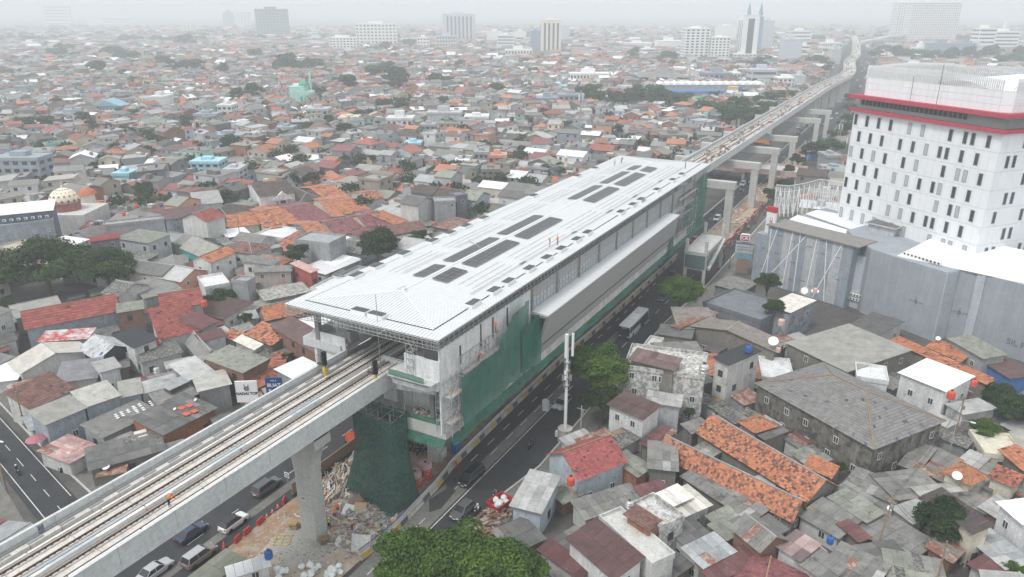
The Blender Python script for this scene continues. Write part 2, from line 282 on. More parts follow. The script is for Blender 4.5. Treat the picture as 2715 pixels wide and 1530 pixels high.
# lighter concrete bands and the long patches in the asphalt
sheet('road_band', 'road_conc', [(-50.7, -40), (-49.1, -40), (-49.1, 108), (-51.0, 116), (-51.0, 96)], .028)
sheet('road_band', 'road_conc', [(-52.3, 40), (-50.75, 40), (-50.75, 73), (-52.6, 75.5)], .026)
sheet('road_band', 'road_conc', [(-50.6, 126), (-49.3, 127), (-49.1, 141), (-50.8, 139)], .028)
sheet('road_band', 'road_conc', [(-72.9, 38), (-71.5, 38), (-71.6, 70), (-73.1, 70)], .028)
def line(pts, wd, name='road_line', dash=None, z=.036):
 b = MB()
 for a, c in zip(pts, pts[1:]):
  a = Vector(a); c = Vector(c); d = c-a; L_ = d.length; d.normalize(); n = Vector((d.y, -d.x))*wd/2; s = 0
  while s < L_:
   e = min(L_, s+(dash[0] if dash else L_)); p, q_ = a+d*s, a+d*e
   b.face([(p.x+n.x, p.y+n.y, z), (q_.x+n.x, q_.y+n.y, z), (q_.x-n.x, q_.y-n.y, z), (p.x-n.x, p.y-n.y, z)]); s = e+(dash[1] if dash else 1)
 return structure(b.build(name, 'road_paint'))
line([(-48.75, 30), (-48.75, 112)], .14); line([(-50.65, 40), (-50.65, 128)], .12, dash=(2.4, 2.6)); line([(-52.4, 82), (-53.2, 175)], .12, dash=(2.2, 3.0))
line([(-46.9, 118), (-46.2, 200)], .12, dash=(3, 4)); line([(-57.2, 205), (-57.2, 340)], .12, dash=(3, 4)); line([(-74.6, 30), (-74.6, 340)], .12, dash=(2.5, 3.5))
line([(-262, 80.1), (-113.8, 46.3), (-84, 39.4)], .12); line([(-262, 84.6), (-113.8, 50.6), (-98, 47.0)], .12); line([(-262, 82.3), (-113.8, 48.5), (-84, 41.6)], .1, dash=(2.4, 3.2))
line([(-50.6, 340), (-50.6, 520), (-48.2, 640), (-53.6, 760), (-65, 960)], .2, dash=(4, 5)); line([(-45.4, 420), (-45, 560), (-42.6, 640), (-48, 760)], .2)
def kerb(pts, h=.14, wd=.28, name='kerb'):
 b = MB()
 for a, c in zip(pts, pts[1:]):
  a = Vector(a); c = Vector(c); d = (c-a); L_ = d.length; d.normalize(); b.obox(((a+c)/2)[:2], d, (d.y, -d.x), L_/2, wd/2, 0, h)
 return structure(b.build(name, 'concrete'))
kerb([(-44.2, -40), (-44.0, 77), (-42.5, 86), (-42.8, 110), (-43.0, 150), (-41.2, 178), (-40.8, 300)]); kerb([(-82, 47), (-82, 300)]); kerb([(-262, 86.2), (-113, 52.1), (-83, 46.2)]); kerb([(-60.1, 205), (-60.1, 520)], .25, .5, 'median'); kerb([(-53.1, 205), (-53.1, 420)], .8, .2, 'site_kerb')
sheet('damp_patch', 'asphalt', [(-52.5, 71), (-50.9, 68.6), (-49.9, 70.2), (-50.3, 74.5), (-51.6, 75.2)], .041)
# ------------------------------------------------------------------ elevated viaduct
VX, ZD, ZT = -61.75, 18.35, 20.0           # centre line, deck floor, top of the parapets
def vx(s):
 P = [(-40, -61.75), (540, -61.75), (600, -59.8), (640, -58.6), (690, -61), (740, -66), (800, -72.5), (870, -76.5), (940, -79.5), (1140, -97), (1350, -117), (1700, -152)]
 for (a, xa), (b, xb) in zip(P, P[1:]):
  if s <= b:
   t = (s-a)/(b-a); return xa+(xb-xa)*t
 return P[-1][1]
via = empty('viaduct', (0, 0, 0), 0, 'long pale concrete rail viaduct crossing the whole scene with tracks on top', 'viaduct')
HWV = 4.85
def span_panels():
 # one girder box, two rows of parapet panels and deck slabs per bay
 bay = 6.0; s = 12.0
 pm = MB(); pm.box(-.11, .11, .02, bay-.02, ZT-2.05, ZT); pm.box(-.16, .16, .02, bay-.02, ZT-.12, ZT+.02); pme = pm.mesh('parapet_panel', 'concrete_new')
 dm = MB(); dm.box(-HWV+.35, HWV-.35, .03, bay-.03, ZD-.3, ZD); dme = dm.mesh('deck_slab', 'concrete_deck')
 n = 0
 while s < 1680:
  x0, x1 = vx(s), vx(s+bay); ang = math.atan2(-(x1-x0), bay)
  for side in (-1, 1):
   if 66 < s < 199: continue
   link('parapet_panel', pme, via, (x0+side*(HWV-.1), s, random.uniform(-.01, .01)), ang)
  link('deck_slab', dme, via, (x0, s, 0), ang)
  s += bay; n += 1
span_panels()
b = MB(); s = 6.0
while s < 1690:
 x0, x1 = vx(s), vx(s+12)
 for side in (-1, 1):
  b.hexa([(x0+side*HWV-.0, s, ZT-2.6), (x1+side*HWV, s+11.98, ZT-2.6), (x1+side*(HWV-.3), s+11.98, ZT-2.6), (x0+side*(HWV-.3), s, ZT-2.6),
    (x0+side*HWV, s, ZT-1.98), (x1+side*HWV, s+11.98, ZT-1.98), (x1+side*(HWV-.3), s+11.98, ZT-1.98), (x0+side*(HWV-.3), s, ZT-1.98)])
 s += 12
b.build('edge_beam', 'concrete_new', via)
k = 0; s = 12.0
while s < 1680:       # girders between piers
 x0, x1 = vx(s), vx(s+35.6); b = MB()
 lo, up = 2.6, 4.35
 b.hexa([(x0-lo, s+.2, 15.9), (x0+lo, s+.2, 15.9), (x1+lo, s+35.8, 15.9), (x1-lo, s+35.8, 15.9), (x0-up, s+.2, ZD-.32), (x0+up, s+.2, ZD-.32), (x1+up, s+35.8, ZD-.32), (x1-up, s+35.8, ZD-.32)])
 for q_ in (9, 18, 27):
  xm = vx(s+q_); b.hexa([(xm-lo-.06, s+q_, 15.85), (xm+lo+.06, s+q_, 15.85), (xm+lo+.06, s+q_+1.6, 15.85), (xm-lo-.06, s+q_+1.6, 15.85), (xm-up-.06, s+q_, ZD-.34), (xm+up+.06, s+q_, ZD-.34), (xm+up+.06, s+q_+1.6, ZD-.34), (xm-up-.06, s+q_+1.6, ZD-.34)])
 b.build('girder', 'girder_shade', via); s += 36.0
def along(name, m, dx0, dx1, z0, z1, s0=12, s1=1680, step=12.0, gap=0.0, par=via, prob=1.0):
 b = MB(); s = s0
 while s < s1:
  e = min(s+step-gap, s1); x0, x1 = vx(s), vx(e)
  if random.random() <= prob:
   b.hexa([(x0+dx0, s, z0), (x0+dx1, s, z0), (x1+dx1, e, z0), (x1+dx0, e, z0), (x0+dx0, s, z1), (x0+dx1, s, z1), (x1+dx1, e, z1), (x1+dx0, e, z1)])
  s += step
 return b.build(name, m, par)
for tc in (-2.05, 1.85):      # two tracks
 for r_ in (-.72, .72):
  along('rail', 'rail', tc+r_-.045, tc+r_+.045, ZD+.17, ZD+.36, step=24)
  along('rail_plinth', 'concrete_deck', tc+r_-.25, tc+r_+.25, ZD, ZD+.17, step=6.0, gap=.28)
  along('fastener_row', 'steel_dark', tc+r_-.17, tc+r_+.17, ZD+.17, ZD+.215, s1=420, step=.6, gap=.44)
along('third_rail_cover', 'pipe_white', -3.30, -3.02, ZD+.30, ZD+.46, step=7.2, gap=.12); along('third_rail_cover', 'pipe_white', 2.85, 3.1, ZD+.30, ZD+.46, step=7.2, gap=.12)
along('cable_trough', 'galv', -.55, -.2, ZD+.05, ZD+.42, step=12, gap=.1); along('trough_lid', 'pipe_white', .05, .45, ZD+.06, ZD+.50, step=12, gap=.15); along('cable_pipe', 'steel_dark', -.1, -.02, ZD+.3, ZD+.38, step=24)
along('cable_trough', 'concrete_deck', -4.35, -3.75, ZD, ZD+.62, step=3.0, gap=.06); along('walkway_rail', 'galv_dark', -4.5, -4.44, ZD+.9, ZD+.96, step=24); along('trough_lid', 'galv_dark', -4.2, -3.9, ZD+.62, ZD+.66, step=3.0, gap=1.6)
along('trough_lid', 'w_ltblue', .06, .44, ZD+.503, ZD+.53, s0=20, s1=62, step=6.0, gap=1.2, prob=.7)
# materials left lying on the deck beyond the station
rb = MB(); rnd = random.Random(4)
for _ in range(420):
 s = rnd.uniform(205, 1400) if _ % 3 else rnd.uniform(205, 420); x = vx(s)+rnd.uniform(-3.6, 3.6); a = rnd.uniform(-.5, .5); hx, hy = rnd.uniform(.1, .5), rnd.uniform(.2, 1.3); z = ZD+.36
 rb.obox((x, s), (math.cos(a), math.sin(a)), (-math.sin(a), math.cos(a)), hx, hy, ZD, z+rnd.uniform(.1, .6), col=rnd.choice([(.3, .2, .13), (.5, .45, .4), (.2, .2, .2), (.55, .55, .55), (.35, .16, .1)]))
o = rb.build('deck_debris', 'vcol'); stuff(o)
def pier(x, s, z1=15.9, w0=1.15, lab=None, head=True):
 t = empty('viaduct_pier', (x, s, 0)); b = MB(); prev = None
 prof = [(0, 1.25, 1.05), (9.8, 1.25, 1.05), (11.8, 1.45, 1.1), (13.2, 1.95, 1.15), (14.4, 2.7, 1.2), (z1, 3.1, 1.25)] if head else [(0, 1.1, 1.1), (z1, 1.1, 1.1)]
 for (za, xa, ya), (zb, xb, yb) in zip(prof, prof[1:]):
  b.hexa([(-xa, -ya, za), (xa, -ya, za), (xa, ya, za), (-xa, ya, za), (-xb, -yb, zb), (xb, -yb, zb), (xb, yb, zb), (-xb, yb, zb)])
 b.build('column', 'concrete', t)
 if head:
  h = MB(); h.box(-3.15, 3.15, -1.4, 1.4, z1-1.3, z1); h.box(-2.5, -1.7, -1.0, 1.0, z1, z1+.02); h.build('pier_cap', 'concrete', t)
  h = MB(); [h.box(x_-.25, x_+.25, y_-.25, y_+.25, z1, z1+.28) for x_ in (-2, 2) for y_ in (-.9, .9)]; h.build('bearing', 'steel_dark', t)
  ss = MB(); [ss.box(-1.29, 1.29, -1.09, 1.09, z, z+.03) for z in (2.4, 4.9, 7.4)]; ss.build('form_joint', 'concrete_deck', t)
 tag(t, lab, 'pier'); return t
p1 = pier(VX+.2, 57.6, lab='wide concrete viaduct pier with a number plate beside the rubble heap')
pl = MB(); pl.box(-.42, .42, -.02, .0, -.24, .24); plo = pl.build('number_plate', 'white_paint', p1, (-.25, -1.08, 6.3)); tx = text_mesh('P98', .42, 'black', 'lettering', plo, .01); tx.rotation_euler = (math.pi/2, 0, 0); tx.location = (0, -.03, 0)
pier(VX, 21.6, lab='viaduct pier just below the bottom edge of the picture, hidden by the deck')
pier(VX, 93.6, lab='viaduct pier in the dark beneath the station'); 
def portal(s, xr=-47.2, zt=16.1, lab=''):
 t = empty('portal_frame', (0, s, 0)); b = MB(); b.box(-77.2, xr, -1.15, 1.15, zt-2.3, zt); b.box(-77.1, xr+.02-.1, -1.19, -1.15, zt-.75, zt-.62); b.build('cross_beam', 'concrete', t)
 for nm, xc in (('column', xr-1.6), ('column', -75.6)):
  c = MB(); c.hexa([(xc-1.1, -1.1, 0), (xc+1.1, -1.1, 0), (xc+1.1, 1.1, 0), (xc-1.1, 1.1, 0), (xc-1.1, -1.0, zt-2.3), (xc+1.1, -1.0, zt-2.3), (xc+1.1, 1.0, zt-2.3), (xc-1.1, 1.0, zt-2.3)])
  c.box(xc-.3, xc-.12, -1.16, -1.05, 0, zt-2.4); c.build(nm, 'concrete', t)
 b = MB(); [b.box(VX+q_-.5, VX+q_+.5, -.8, .8, zt, zt+.5) for q_ in (-2, 2)]; b.build('bearing', 'concrete', t)
 tag(t, lab, 'portal frame', 'concrete portal frames carrying the viaduct over the road'); return t
ords = ['nearest', 'second', 'third', 'fourth', 'fifth', 'sixth', 'seventh', 'eighth', 'ninth']
for i, (s, xr, zt) in enumerate([(228.3, -47.2, 16.0), (264, -47.1, 15.9), (299, -46.8, 15.6), (336, -46.0, 15.0), (402, -45.2, 14.8), (440, -44.8, 14.8)]):
 portal(s, xr, zt, f'{ords[i]} concrete portal frame beyond the station straddling the road under the viaduct')
for i, s in enumerate(range(480, 1640, 36)):
 t = empty('viaduct_pier', (vx(s), s, 0)); b = MB(); b.box(-1.6, 1.6, -1.2, 1.2, 0, 14.5); b.build('column', 'concrete', t); b = MB(); b.hexa([(-1.6, -1.3, 13.8), (1.6, -1.3, 13.8), (1.6, 1.3, 13.8), (-1.6, 1.3, 13.8), (-3.4, -1.3, 16), (3.4, -1.3, 16), (3.4, 1.3, 16), (-3.4, 1.3, 16)]); b.build('pier_cap', 'concrete', t)
 tag(t, 'plain far concrete pier in the row under the distant curving viaduct', 'pier', 'far piers under the viaduct where it bends away')
# crossing flyover seen through the portals
t = empty('crossing_bridge', (0, 0, 0), 0, 'low concrete road bridge crossing the underpass behind the portal frames', 'bridge')
b = MB(); b.box(-84, -38, 303, 317, 4.6, 5.6); b.build('bridge_deck', 'concrete', t); b = MB(); b.box(-84, -38, 302.6, 303, 4.4, 6.4); b.box(-84, -38, 317, 317.3, 5.6, 6.4); b.build('parapet', 'w_pink', t)
for x in (-83, -60.4, -40): b = MB(); b.box(x-.6, x+.6, 303.4, 316, 0, 4.6); b.build('pier_wall', 'concrete', t)
# interchange ramp far away
t = empty('interchange_ramp', (0, 0, 0), 0, 'pale flyover ramp branching right at the far end of the viaduct', 'flyover')
b = MB(); P = [(-118, 1420), (-105, 1560), (-95, 1760), (-40, 2050), (90, 2350)]
for a, c in zip(P, P[1:]): b.hexa([(a[0]-6, a[1], 13), (a[0]+6, a[1], 13), (c[0]+6, c[1], 14), (c[0]-6, c[1], 14), (a[0]-6, a[1], 17), (a[0]+6, a[1], 17), (c[0]+6, c[1], 18), (c[0]-6, c[1], 18)])
b.build('ramp_deck', 'concrete', t); b = MB(); [b.box(x-2, x+2, s-1.5, s+1.5, 0, 14) for x, s in [(-105, 1560), (-99, 1680), (-80, 1850), (-45, 2030), (0, 2150), (40, 2240)]]; b.build('ramp_columns', 'concrete', t)['kind'] = 'stuff'
# ------------------------------------------------------------------ station
st = empty('station', (0, 0, 0), 0, 'long white-roofed elevated railway station under construction above the road', 'station')
RL, RR_, RS0, RS1, RZ = -74.8, -48.7, 69.2, 200.0, 26.35
RC = (RL+RR_)/2; RZR = 27.35; HS = 9.5
def P3(x, y, z): return (x, y, z)
IN = 2.2    # flat outer strip, then a gutter, then the hipped field
zi = RZ+.25
# parallel seams: build each field as rows of seams parallel to the fall line
def seams(name, poly, dirv, step, origin, along_v, n0, n1):
 m = MB(); m.face(poly); poly = [Vector(p) for p in poly]; nrm = (poly[1]-poly[0]).cross(poly[2]-poly[0]).normalized()
 if nrm.z < 0: nrm = -nrm
 A2 = [(p.x, p.y) for p in poly]
 for k_ in range(n0, n1):
  o = Vector(origin)+Vector(along_v)*step*k_; d = Vector(dirv); hits = []
  for i in range(len(A2)):
   x1, y1 = A2[i]; x2, y2 = A2[(i+1) % len(A2)]; den = d.x*(y2-y1)-d.y*(x2-x1)
   if abs(den) < 1e-9: continue
   t = ((x1-o.x)*(y2-y1)-(y1-o.y)*(x2-x1))/den; u = ((x1-o.x)*d.y-(y1-o.y)*d.x)/den
   if 0 <= u <= 1: hits.append((t, u, i))
  if len(hits) < 2: continue
  hits.sort(); pts = []
  for t, u, i in (hits[0], hits[-1]): pts.append(poly[i].lerp(poly[(i+1) % len(poly)], u))
  p, q_ = pts; w_ = Vector(along_v).normalized()*.04
  if (p-q_).length < .2: continue
  m.hexa([p-w_, p+w_, q_+w_, q_-w_, p-w_+nrm*.08, p+w_+nrm*.08, q_+w_+nrm*.08, q_-w_+nrm*.08])
 return m.build(name, 'seam_roof', st)
stp = .55
x0, x1, y0, y1 = RL+IN, RR_-IN, RS0+IN, RS1-IN
r0, r1 = (RC, y0+HS-1.5, RZR), (RC, y1-HS+1.5, RZR)
seams('roof_field', [(x1, y0, zi), (x1, y1, zi), r1, r0], (1, 0, 0), stp, (0, y0, 0), (0, 1, 0), 0, 240)
seams('roof_field', [(x0, y1, zi), (x0, y0, zi), r0, r1], (1, 0, 0), stp, (0, y0, 0), (0, 1, 0), 0, 240)
seams('roof_field', [(x0, y0, zi), (x1, y0, zi), r0], (0, 1, 0), stp, (x0, 0, 0), (1, 0, 0), 0, 60)
seams('roof_field', [(x1, y1, zi), (x0, y1, zi), r1], (0, 1, 0), stp, (x0, 0, 0), (1, 0, 0), 0, 60)
g_ = .22
seams('eave_strip', [(RR_, RS0, RZ), (RR_, RS1, RZ), (x1+g_, y1+g_, RZ+.2), (x1+g_, y0-g_, RZ+.2)], (1, 0, 0), stp, (0, y0, 0), (0, 1, 0), -6, 250)
seams('eave_strip', [(RL, RS1, RZ), (RL, RS0, RZ), (x0-g_, y0-g_, RZ+.2), (x0-g_, y1+g_, RZ+.2)], (1, 0, 0), stp, (0, y0, 0), (0, 1, 0), -6, 250)
seams('eave_strip', [(RL, RS0, RZ), (RR_, RS0, RZ), (x1+g_, y0-g_, RZ+.2), (x0-g_, y0-g_, RZ+.2)], (0, 1, 0), stp, (x0, 0, 0), (1, 0, 0), -6, 60)
seams('eave_strip', [(RR_, RS1, RZ), (RL, RS1, RZ), (x0-g_, y1+g_, RZ+.2), (x1+g_, y1+g_, RZ+.2)], (0, 1, 0), stp, (x0, 0, 0), (1, 0, 0), -6, 60)
b = MB(); zb = RZ+.02
for a in ((x0-g_, x0, y0-g_, y1+g_), (x1, x1+g_, y0-g_, y1+g_), (x0, x1, y0-g_, y0), (x0, x1, y1, y1+g_)): b.box(a[0], a[1], a[2], a[3], zb-.1, zb)
b.build('gutter', 'steel_dark', st)
b = MB(); b.box(RL+.1, RR_-.1, RS0+.1, RS1-.1, RZ-.28, RZ-.1); b.build('roof_deck', 'white_paint', st)
b = MB(); b.beam(r0, r1, .22, 6)
for c in ((x0, y0, zi), (x1, y0, zi)): b.beam(c, r0, .12, 4)
for c in ((x0, y1, zi), (x1, y1, zi)): b.beam(c, r1, .12, 4)
b.build('ridge_cap', 'white_paint', st)
b = MB(); b.tube([(r0[0]-.8, r0[1]-.3, RZR+.1), (r0[0], r0[1]+.6, RZR+.5), (r0[0]+.9, r0[1]-.3, RZR+.1)], .05); b.beam((RC, r0[1]+22, RZR+.3), (RL+8, r0[1]+26, RZ+1.0), .06); b.build('ridge_clutter', 'galv', st)
# thin guard lines lying on the roof field
b = MB()
def rz(x): return zi+(RZR-zi)*min(1, (x1-x)/(x1-RC)) if x > RC else zi+(RZR-zi)*min(1, (x-x0)/(RC-x0))
for xx in (-56.4, -55.2, -54.0, -53.2, -52.9, -69.4, -68.2, -67.0, -66.4):
 for a, e in [(86, 98), (101, 118), (121, 136), (138, 151), (153, 168), (171, 188)]:
  if xx in (-53.2, -52.9): a -= 2; e += 3
  b.box(xx-.035, xx+.035, a, e, rz(xx)+.10, rz(xx)+.17)
b.build('guard_line', 'pipe_white', st)['kind'] = 'stuff'
# roof vents along the gutters: white kerbs with grey louvred tops
vk = MB(); vk.box(-.62, .62, -1.25, 1.25, 0, .62); vkm = vk.mesh('vent', 'white_paint'); vt = MB(); vt.box(-.56, .56, -1.18, 1.18, .62, .68)
for i in range(7): vt.box(-.56, .56, -1.1+i*.34, -1.0+i*.34, .68, .74)
vtm = vt.mesh('louvre', 'vent_grey')
RVENT = [float(at(*cp('b', x, y), 27.2).y) for x, y in [(1032, 830), (1196, 735), (1308, 668), (1460, 570), (1596, 490), (1702, 422), (1812, 350), (1893, 298), (2147, 144), (2236, 88), (2300, 50)]]+[float(at(*(1480+x/4.761, 380+y/4.761), 27.2).y) for x, y in [(1105, 700), (1300, 578), (1500, 455), (1620, 385)]]
for s in RVENT: v = link('vent', vkm, st, (x1+.1, s, RZ+.12)); link('louvre', vtm, v)
LV = [float(at(*cp('b', x, y), 27.2).y) for x, y in [(228, 636), (386, 565), (595, 472), (803, 375), (936, 314), (1047, 260), (1180, 200), (1540, 28)]]+[float(at(*(1480+x/4.761, 380+y/4.761), 27.2).y) for x, y in [(378, 415), (586, 315)]]
for s in LV: v = link('vent', vkm, st, (x0-.1, s, RZ+.12)); link('louvre', vtm, v)
for px in ((1040, 385), (1250, 435)):
 q_ = at(740+px[0]/4.761, 740+px[1]/4.761, 27.0); v = link('vent', vkm, st, (q_.x, y0-.1, RZ+.12), math.pi/2); link('louvre', vtm, v)
# fascia lattice of galvanised sections
b = MB()
def lattice(ax, c, a0, a1, out, step=.72):
 # ax 'y': runs along Y at x=c ; ax 'x': runs along X at y=c
 def pt(t, z, o=0.0): return (c+o, t, z) if ax == 'y' else (t, c+o, z)
 zs = (24.95, 25.45, 25.95, 26.28)
 for o in (0, -out):
  for z in zs: b.beam(pt(a0, z, o), pt(a1, z, o), .035, 4)
 t = a0
 while t <= a1:
  b.beam(pt(t, 24.9), pt(t, 26.42), .04, 4); b.beam(pt(t, 24.95), pt(t, 24.95, -out), .03, 4); b.beam(pt(t, 25.95), pt(t, 25.95, -out), .03, 4); b.beam(pt(t, 24.9, -out), pt(t, 26.3, -out), .035, 4); t += step
lattice('x', RS0-.05, RL, RR_, -.7); lattice('y', RR_+.05, RS0, RS1, .7, 1.2); lattice('y', RL-.05, RS0, RS1, -.7, 2.4)
o = b.build('fascia_frame', 'galv', st); o['kind'] = 'stuff'
# soffit edge boards and under-roof dark volume elements: trusses
b = MB()
for s in range(72, 199, 8): b.beam((RL+1.5, s, 25.6), (RR_-1.5, s, 25.6), .16, 4); b.beam((RL+1.5, s, 24.4), (RC, s, 24.0), .12, 4); b.beam((RR_-1.5, s, 24.4), (RC, s, 24.0), .12, 4)
b.build('roof_truss', 'galv_dark', st)['kind'] = 'stuff'
# columns
colm = MB(); colm.box(-.35, .35, -.35, .35, 12.4, 25.4); cm_ = colm.mesh('station_column', 'galv_dark')
for s in range(72, 199, 12):
 for x in (-71.5, -51.8): link('station_column', cm_, st, (x, s, 0))
big = MB(); big.box(-.9, .9, -.9, .9, 0, 11.3); bm_ = big.mesh('concrete_column', 'concrete')
for s in range(80, 199, 18):
 for x in (-70, -57.5): link('concrete_column', bm_, st, (x, s, 0))
# platforms and concourse
b = MB(); b.box(-56.3, -48.9, 69.0, 197, 19.2, 20.5); b.build('platform', 'concrete_new', st)
b = MB(); b.box(-74.3, -67.2, 71.5, 197, 19.2, 20.5); b.build('platform', 'concrete_new', st)
b = MB(); b.box(-74.3, -49.0, 70.6, 197, 11.3, 12.4); b.build('concourse_slab', 'concrete', st)
b = MB(); b.box(-56.0, -48.9, 70.5, 70.75, 11.2, 13.3); b.box(-49.15, -48.85, 70.75, 197, 11.2, 13.3)
rr = random.Random(3)
for i in range(60): s = 71+i*2.1; b.box(-49.2, -48.8, s, s+rr.uniform(.6, 1.9), 13.3, 13.3+rr.uniform(.05, .35))
b.build('slab_upstand', 'concrete', st)
b = MB(); b.box(-56.8, -50.3, 74.0, 74.2, 12.4, 15.2); b.box(-50.3, -49.1, 73.9, 74.15, 12.4, 19.2); b.box(-62, -56.9, 74.0, 74.2, 12.4, 19.1); b.box(-61.9, -49.1, 74.2, 74.4, 15.2, 19.2); b.build('concourse_wall', 'w_white', st)
b = MB(); b.box(-59.4, -58.5, 73.88, 73.98, 12.5, 15.0); b.build('door', 'galv', st)
b = MB(); b.box(-56.7, -50.4, 76.5, 76.7, 12.4, 15.1); b.build('painted_shade_sheet', 'steel_dark', st)  # dark sheet whose colour stands in for the shade inside the concourse
b = MB()   # big slanting white beam and the angular soffit under the platform nose
b.hexa([(-56.9, 70.6, 16.8), (-49.3, 70.6, 17.7), (-49.3, 71.2, 17.7), (-56.9, 71.2, 16.8), (-56.9, 70.6, 19.2), (-49.3, 70.6, 19.2), (-49.3, 71.2, 19.2), (-56.9, 71.2, 19.2)])
b.hexa([(-55.8, 68.6, 19.0), (-50.4, 68.6, 19.0), (-49.0, 70.0, 19.0), (-55.8, 70.3, 18.6), (-55.8, 68.4, 19.75), (-50.2, 68.4, 19.75), (-48.8, 69.9, 19.75), (-55.8, 70.3, 19.75)])
b.build('nose_beam', 'w_white', st)
b = MB(); b.box(-56.1, -49.0, 67.9, 69.0, 20.3, 20.5); b.build('platform_ledge', 'concrete', st)
b = MB(); b.box(-54.2, -48.7, 69.3, 69.5, 20.5, 23.4); b.build('front_wall', 'w_white', st)
b = MB(); b.box(-51.0, -49.0, 69.28, 69.3, 23.5, 24.9); b.build('opening_shade_sheet', 'steel_dark', st)  # thin dark sheet painted as the shade in the gap under the eave
b = MB(); b.box(-48.98, -48.78, 69.5, 94.5, 12.5, 24.9)
b.build('side_wall', 'w_white', st)
b = MB()
for s, za, zb_ in [(74.2, 20.9, 23.6), (79.5, 21.0, 24.7), (82.8, 21.2, 24.5), (77.6, 17.5, 19.2), (87, 21.5, 24.5)]: b.box(-48.77, -48.72, s, s+.32, za, zb_)
b.build('slit_window', 'steel_dark', st)
b = MB(); b.box(-72.5, -66.5, 71.8, 72.0, 16.4, 21.8); b.box(-72.6, -72.4, 72, 76, 16.4, 21.8); b.build('front_wall', 'w_white', st)
b = MB(); b.box(-68.6, -68.2, 71.74, 71.8, 17.6, 18.4); b.build('slit_window', 'steel_dark', st)
b = MB()
for s in (74.8, 75.6, 76.4): b.beam((-71, s, 20.5), (-71, s, 22.6), .05)
b.box(-66.9, -66.6, 72, 196, 12.4, 19.3); b.build('track_wall', 'w_grey', st)
b = MB(); b.box(-66.9, -66.2, 72, 74.5, 20.5, 20.9); b.box(-66.8, -66.0, 72.4, 74.2, 20.9, 22.6); b.build('platform_gate', 'galv_dark', st)
# glazed right flank with mullions and grey upper band
gp = MB(); gp.box(-.03, .03, .04, 1.16, 20.6, 23.1); gpm = gp.mesh('glass_panel', 'glass_pale'); up = MB(); up.box(-.04, .04, .02, 2.38, 23.2, 24.8); upm = up.mesh('upper_panel', 'grey_panel')
s = 94.6; n = 0
while s < 195:
 if not (172 < s < 196): link('glass_panel', gpm, st, (-48.95, s, 0))
 if n % 2 == 0 and s < 184: link('upper_panel', upm, st, (-48.9, s, 0))
 s += 1.2; n += 1
b = MB(); s = 94.6
while s < 196: b.box(-48.92, -48.8, s-.04, s+.04, 20.5, 24.9); s += 1.2
for z in (20.5, 21.3, 22.2, 23.12, 24.0, 24.85): b.box(-48.93, -48.79, 94.6, 196, z, z+.07)
b.build('mullion', 'galv', st)['kind'] = 'stuff'
b = MB()
for s in range(95, 196, 9): b.box(-48.95, -48.62, s, s+.5, 20.0, 25)
b.build('pilaster', 'galv_dark', st)
b = MB(); b.box(-56, -50, 94.6, 196, 20.5, 20.52); b.build('screen_backing', 'galv_dark', st)
# side canopy box over the entrance wing
b = MB(); b.hexa([(-48.4, 95.4, 13.0), (-48.15, 95.4, 13.0), (-48.15, 168.5, 13.0), (-48.4, 168.5, 13.0), (-46.2, 95.4, 20.9), (-45.95, 95.4, 20.9), (-45.95, 163.6, 20.9), (-46.2, 163.6, 20.9)])
b.build('clad_face', 'grey_panel', st)
b = MB()
for zc, dz in ((14.9, .22),):
 t_ = (zc-13.0)/7.9; xx = -48.15+2.2*t_; b.hexa([(xx+.02, 95.6, zc), (xx+.08, 95.6, zc), (xx+.08, 167.5, zc), (xx+.02, 167.5, zc), (xx+.09, 95.6, zc+dz), (xx+.15, 95.6, zc+dz), (xx+.15, 167.2, zc+dz), (xx+.09, 167.2, zc+dz)])
b.build('recess_line', 'steel_dark', st)
b = MB(); b.face([(-49.0, 94.8, 21.1), (-45.8, 94.8, 20.95), (-45.8, 163.8, 20.95), (-49.0, 163.8, 21.1)])
s = 95.0
while s < 163.6: b.hexa([(-49.0, s, 21.1), (-45.8, s, 20.95), (-45.8, s+.06, 20.95), (-49.0, s+.06, 21.1), (-49.0, s, 21.18), (-45.8, s, 21.03), (-45.8, s+.06, 21.03), (-49.0, s+.06, 21.18)]); s += .55
b.box(-49, -45.85, 94.85, 163.75, 20.7, 20.9); b.build('canopy_roof', 'seam_roof', st)
b = MB(); b.box(-49.0, -45.9, 94.9, 95.2, 20.3, 20.6); b.beam((-46.1, 95.3, 20.8), (-48.3, 95.3, 13.0), .22, 4); b.beam((-48.9, 95.3, 20.4), (-48.9, 95.3, 13), .1, 4); b.build('canopy_frame', 'galv_dark', st)
b = MB(); b.hexa([(-48.7, 95.5, 13.2), (-48.4, 95.5, 13.2), (-48.4, 95.9, 13.2), (-48.7, 95.9, 13.2), (-48.7, 95.5, 20.3), (-46.4, 95.5, 20.3), (-46.4, 95.9, 20.3), (-48.7, 95.9, 20.3)]); b.build('canopy_end', 'steel_dark', st)
# long dirty skirt wall and beam below the canopy
b = MB(); b.box(-48.8, -48.3, 95.5, 180, 11.4, 13.0); s = 96
while s < 180: b.box(-48.3, -48.2, s, s+.3, 11.4, 13.0); s += 2.4
b.build('skirt_beam', 'w_dirty', st)
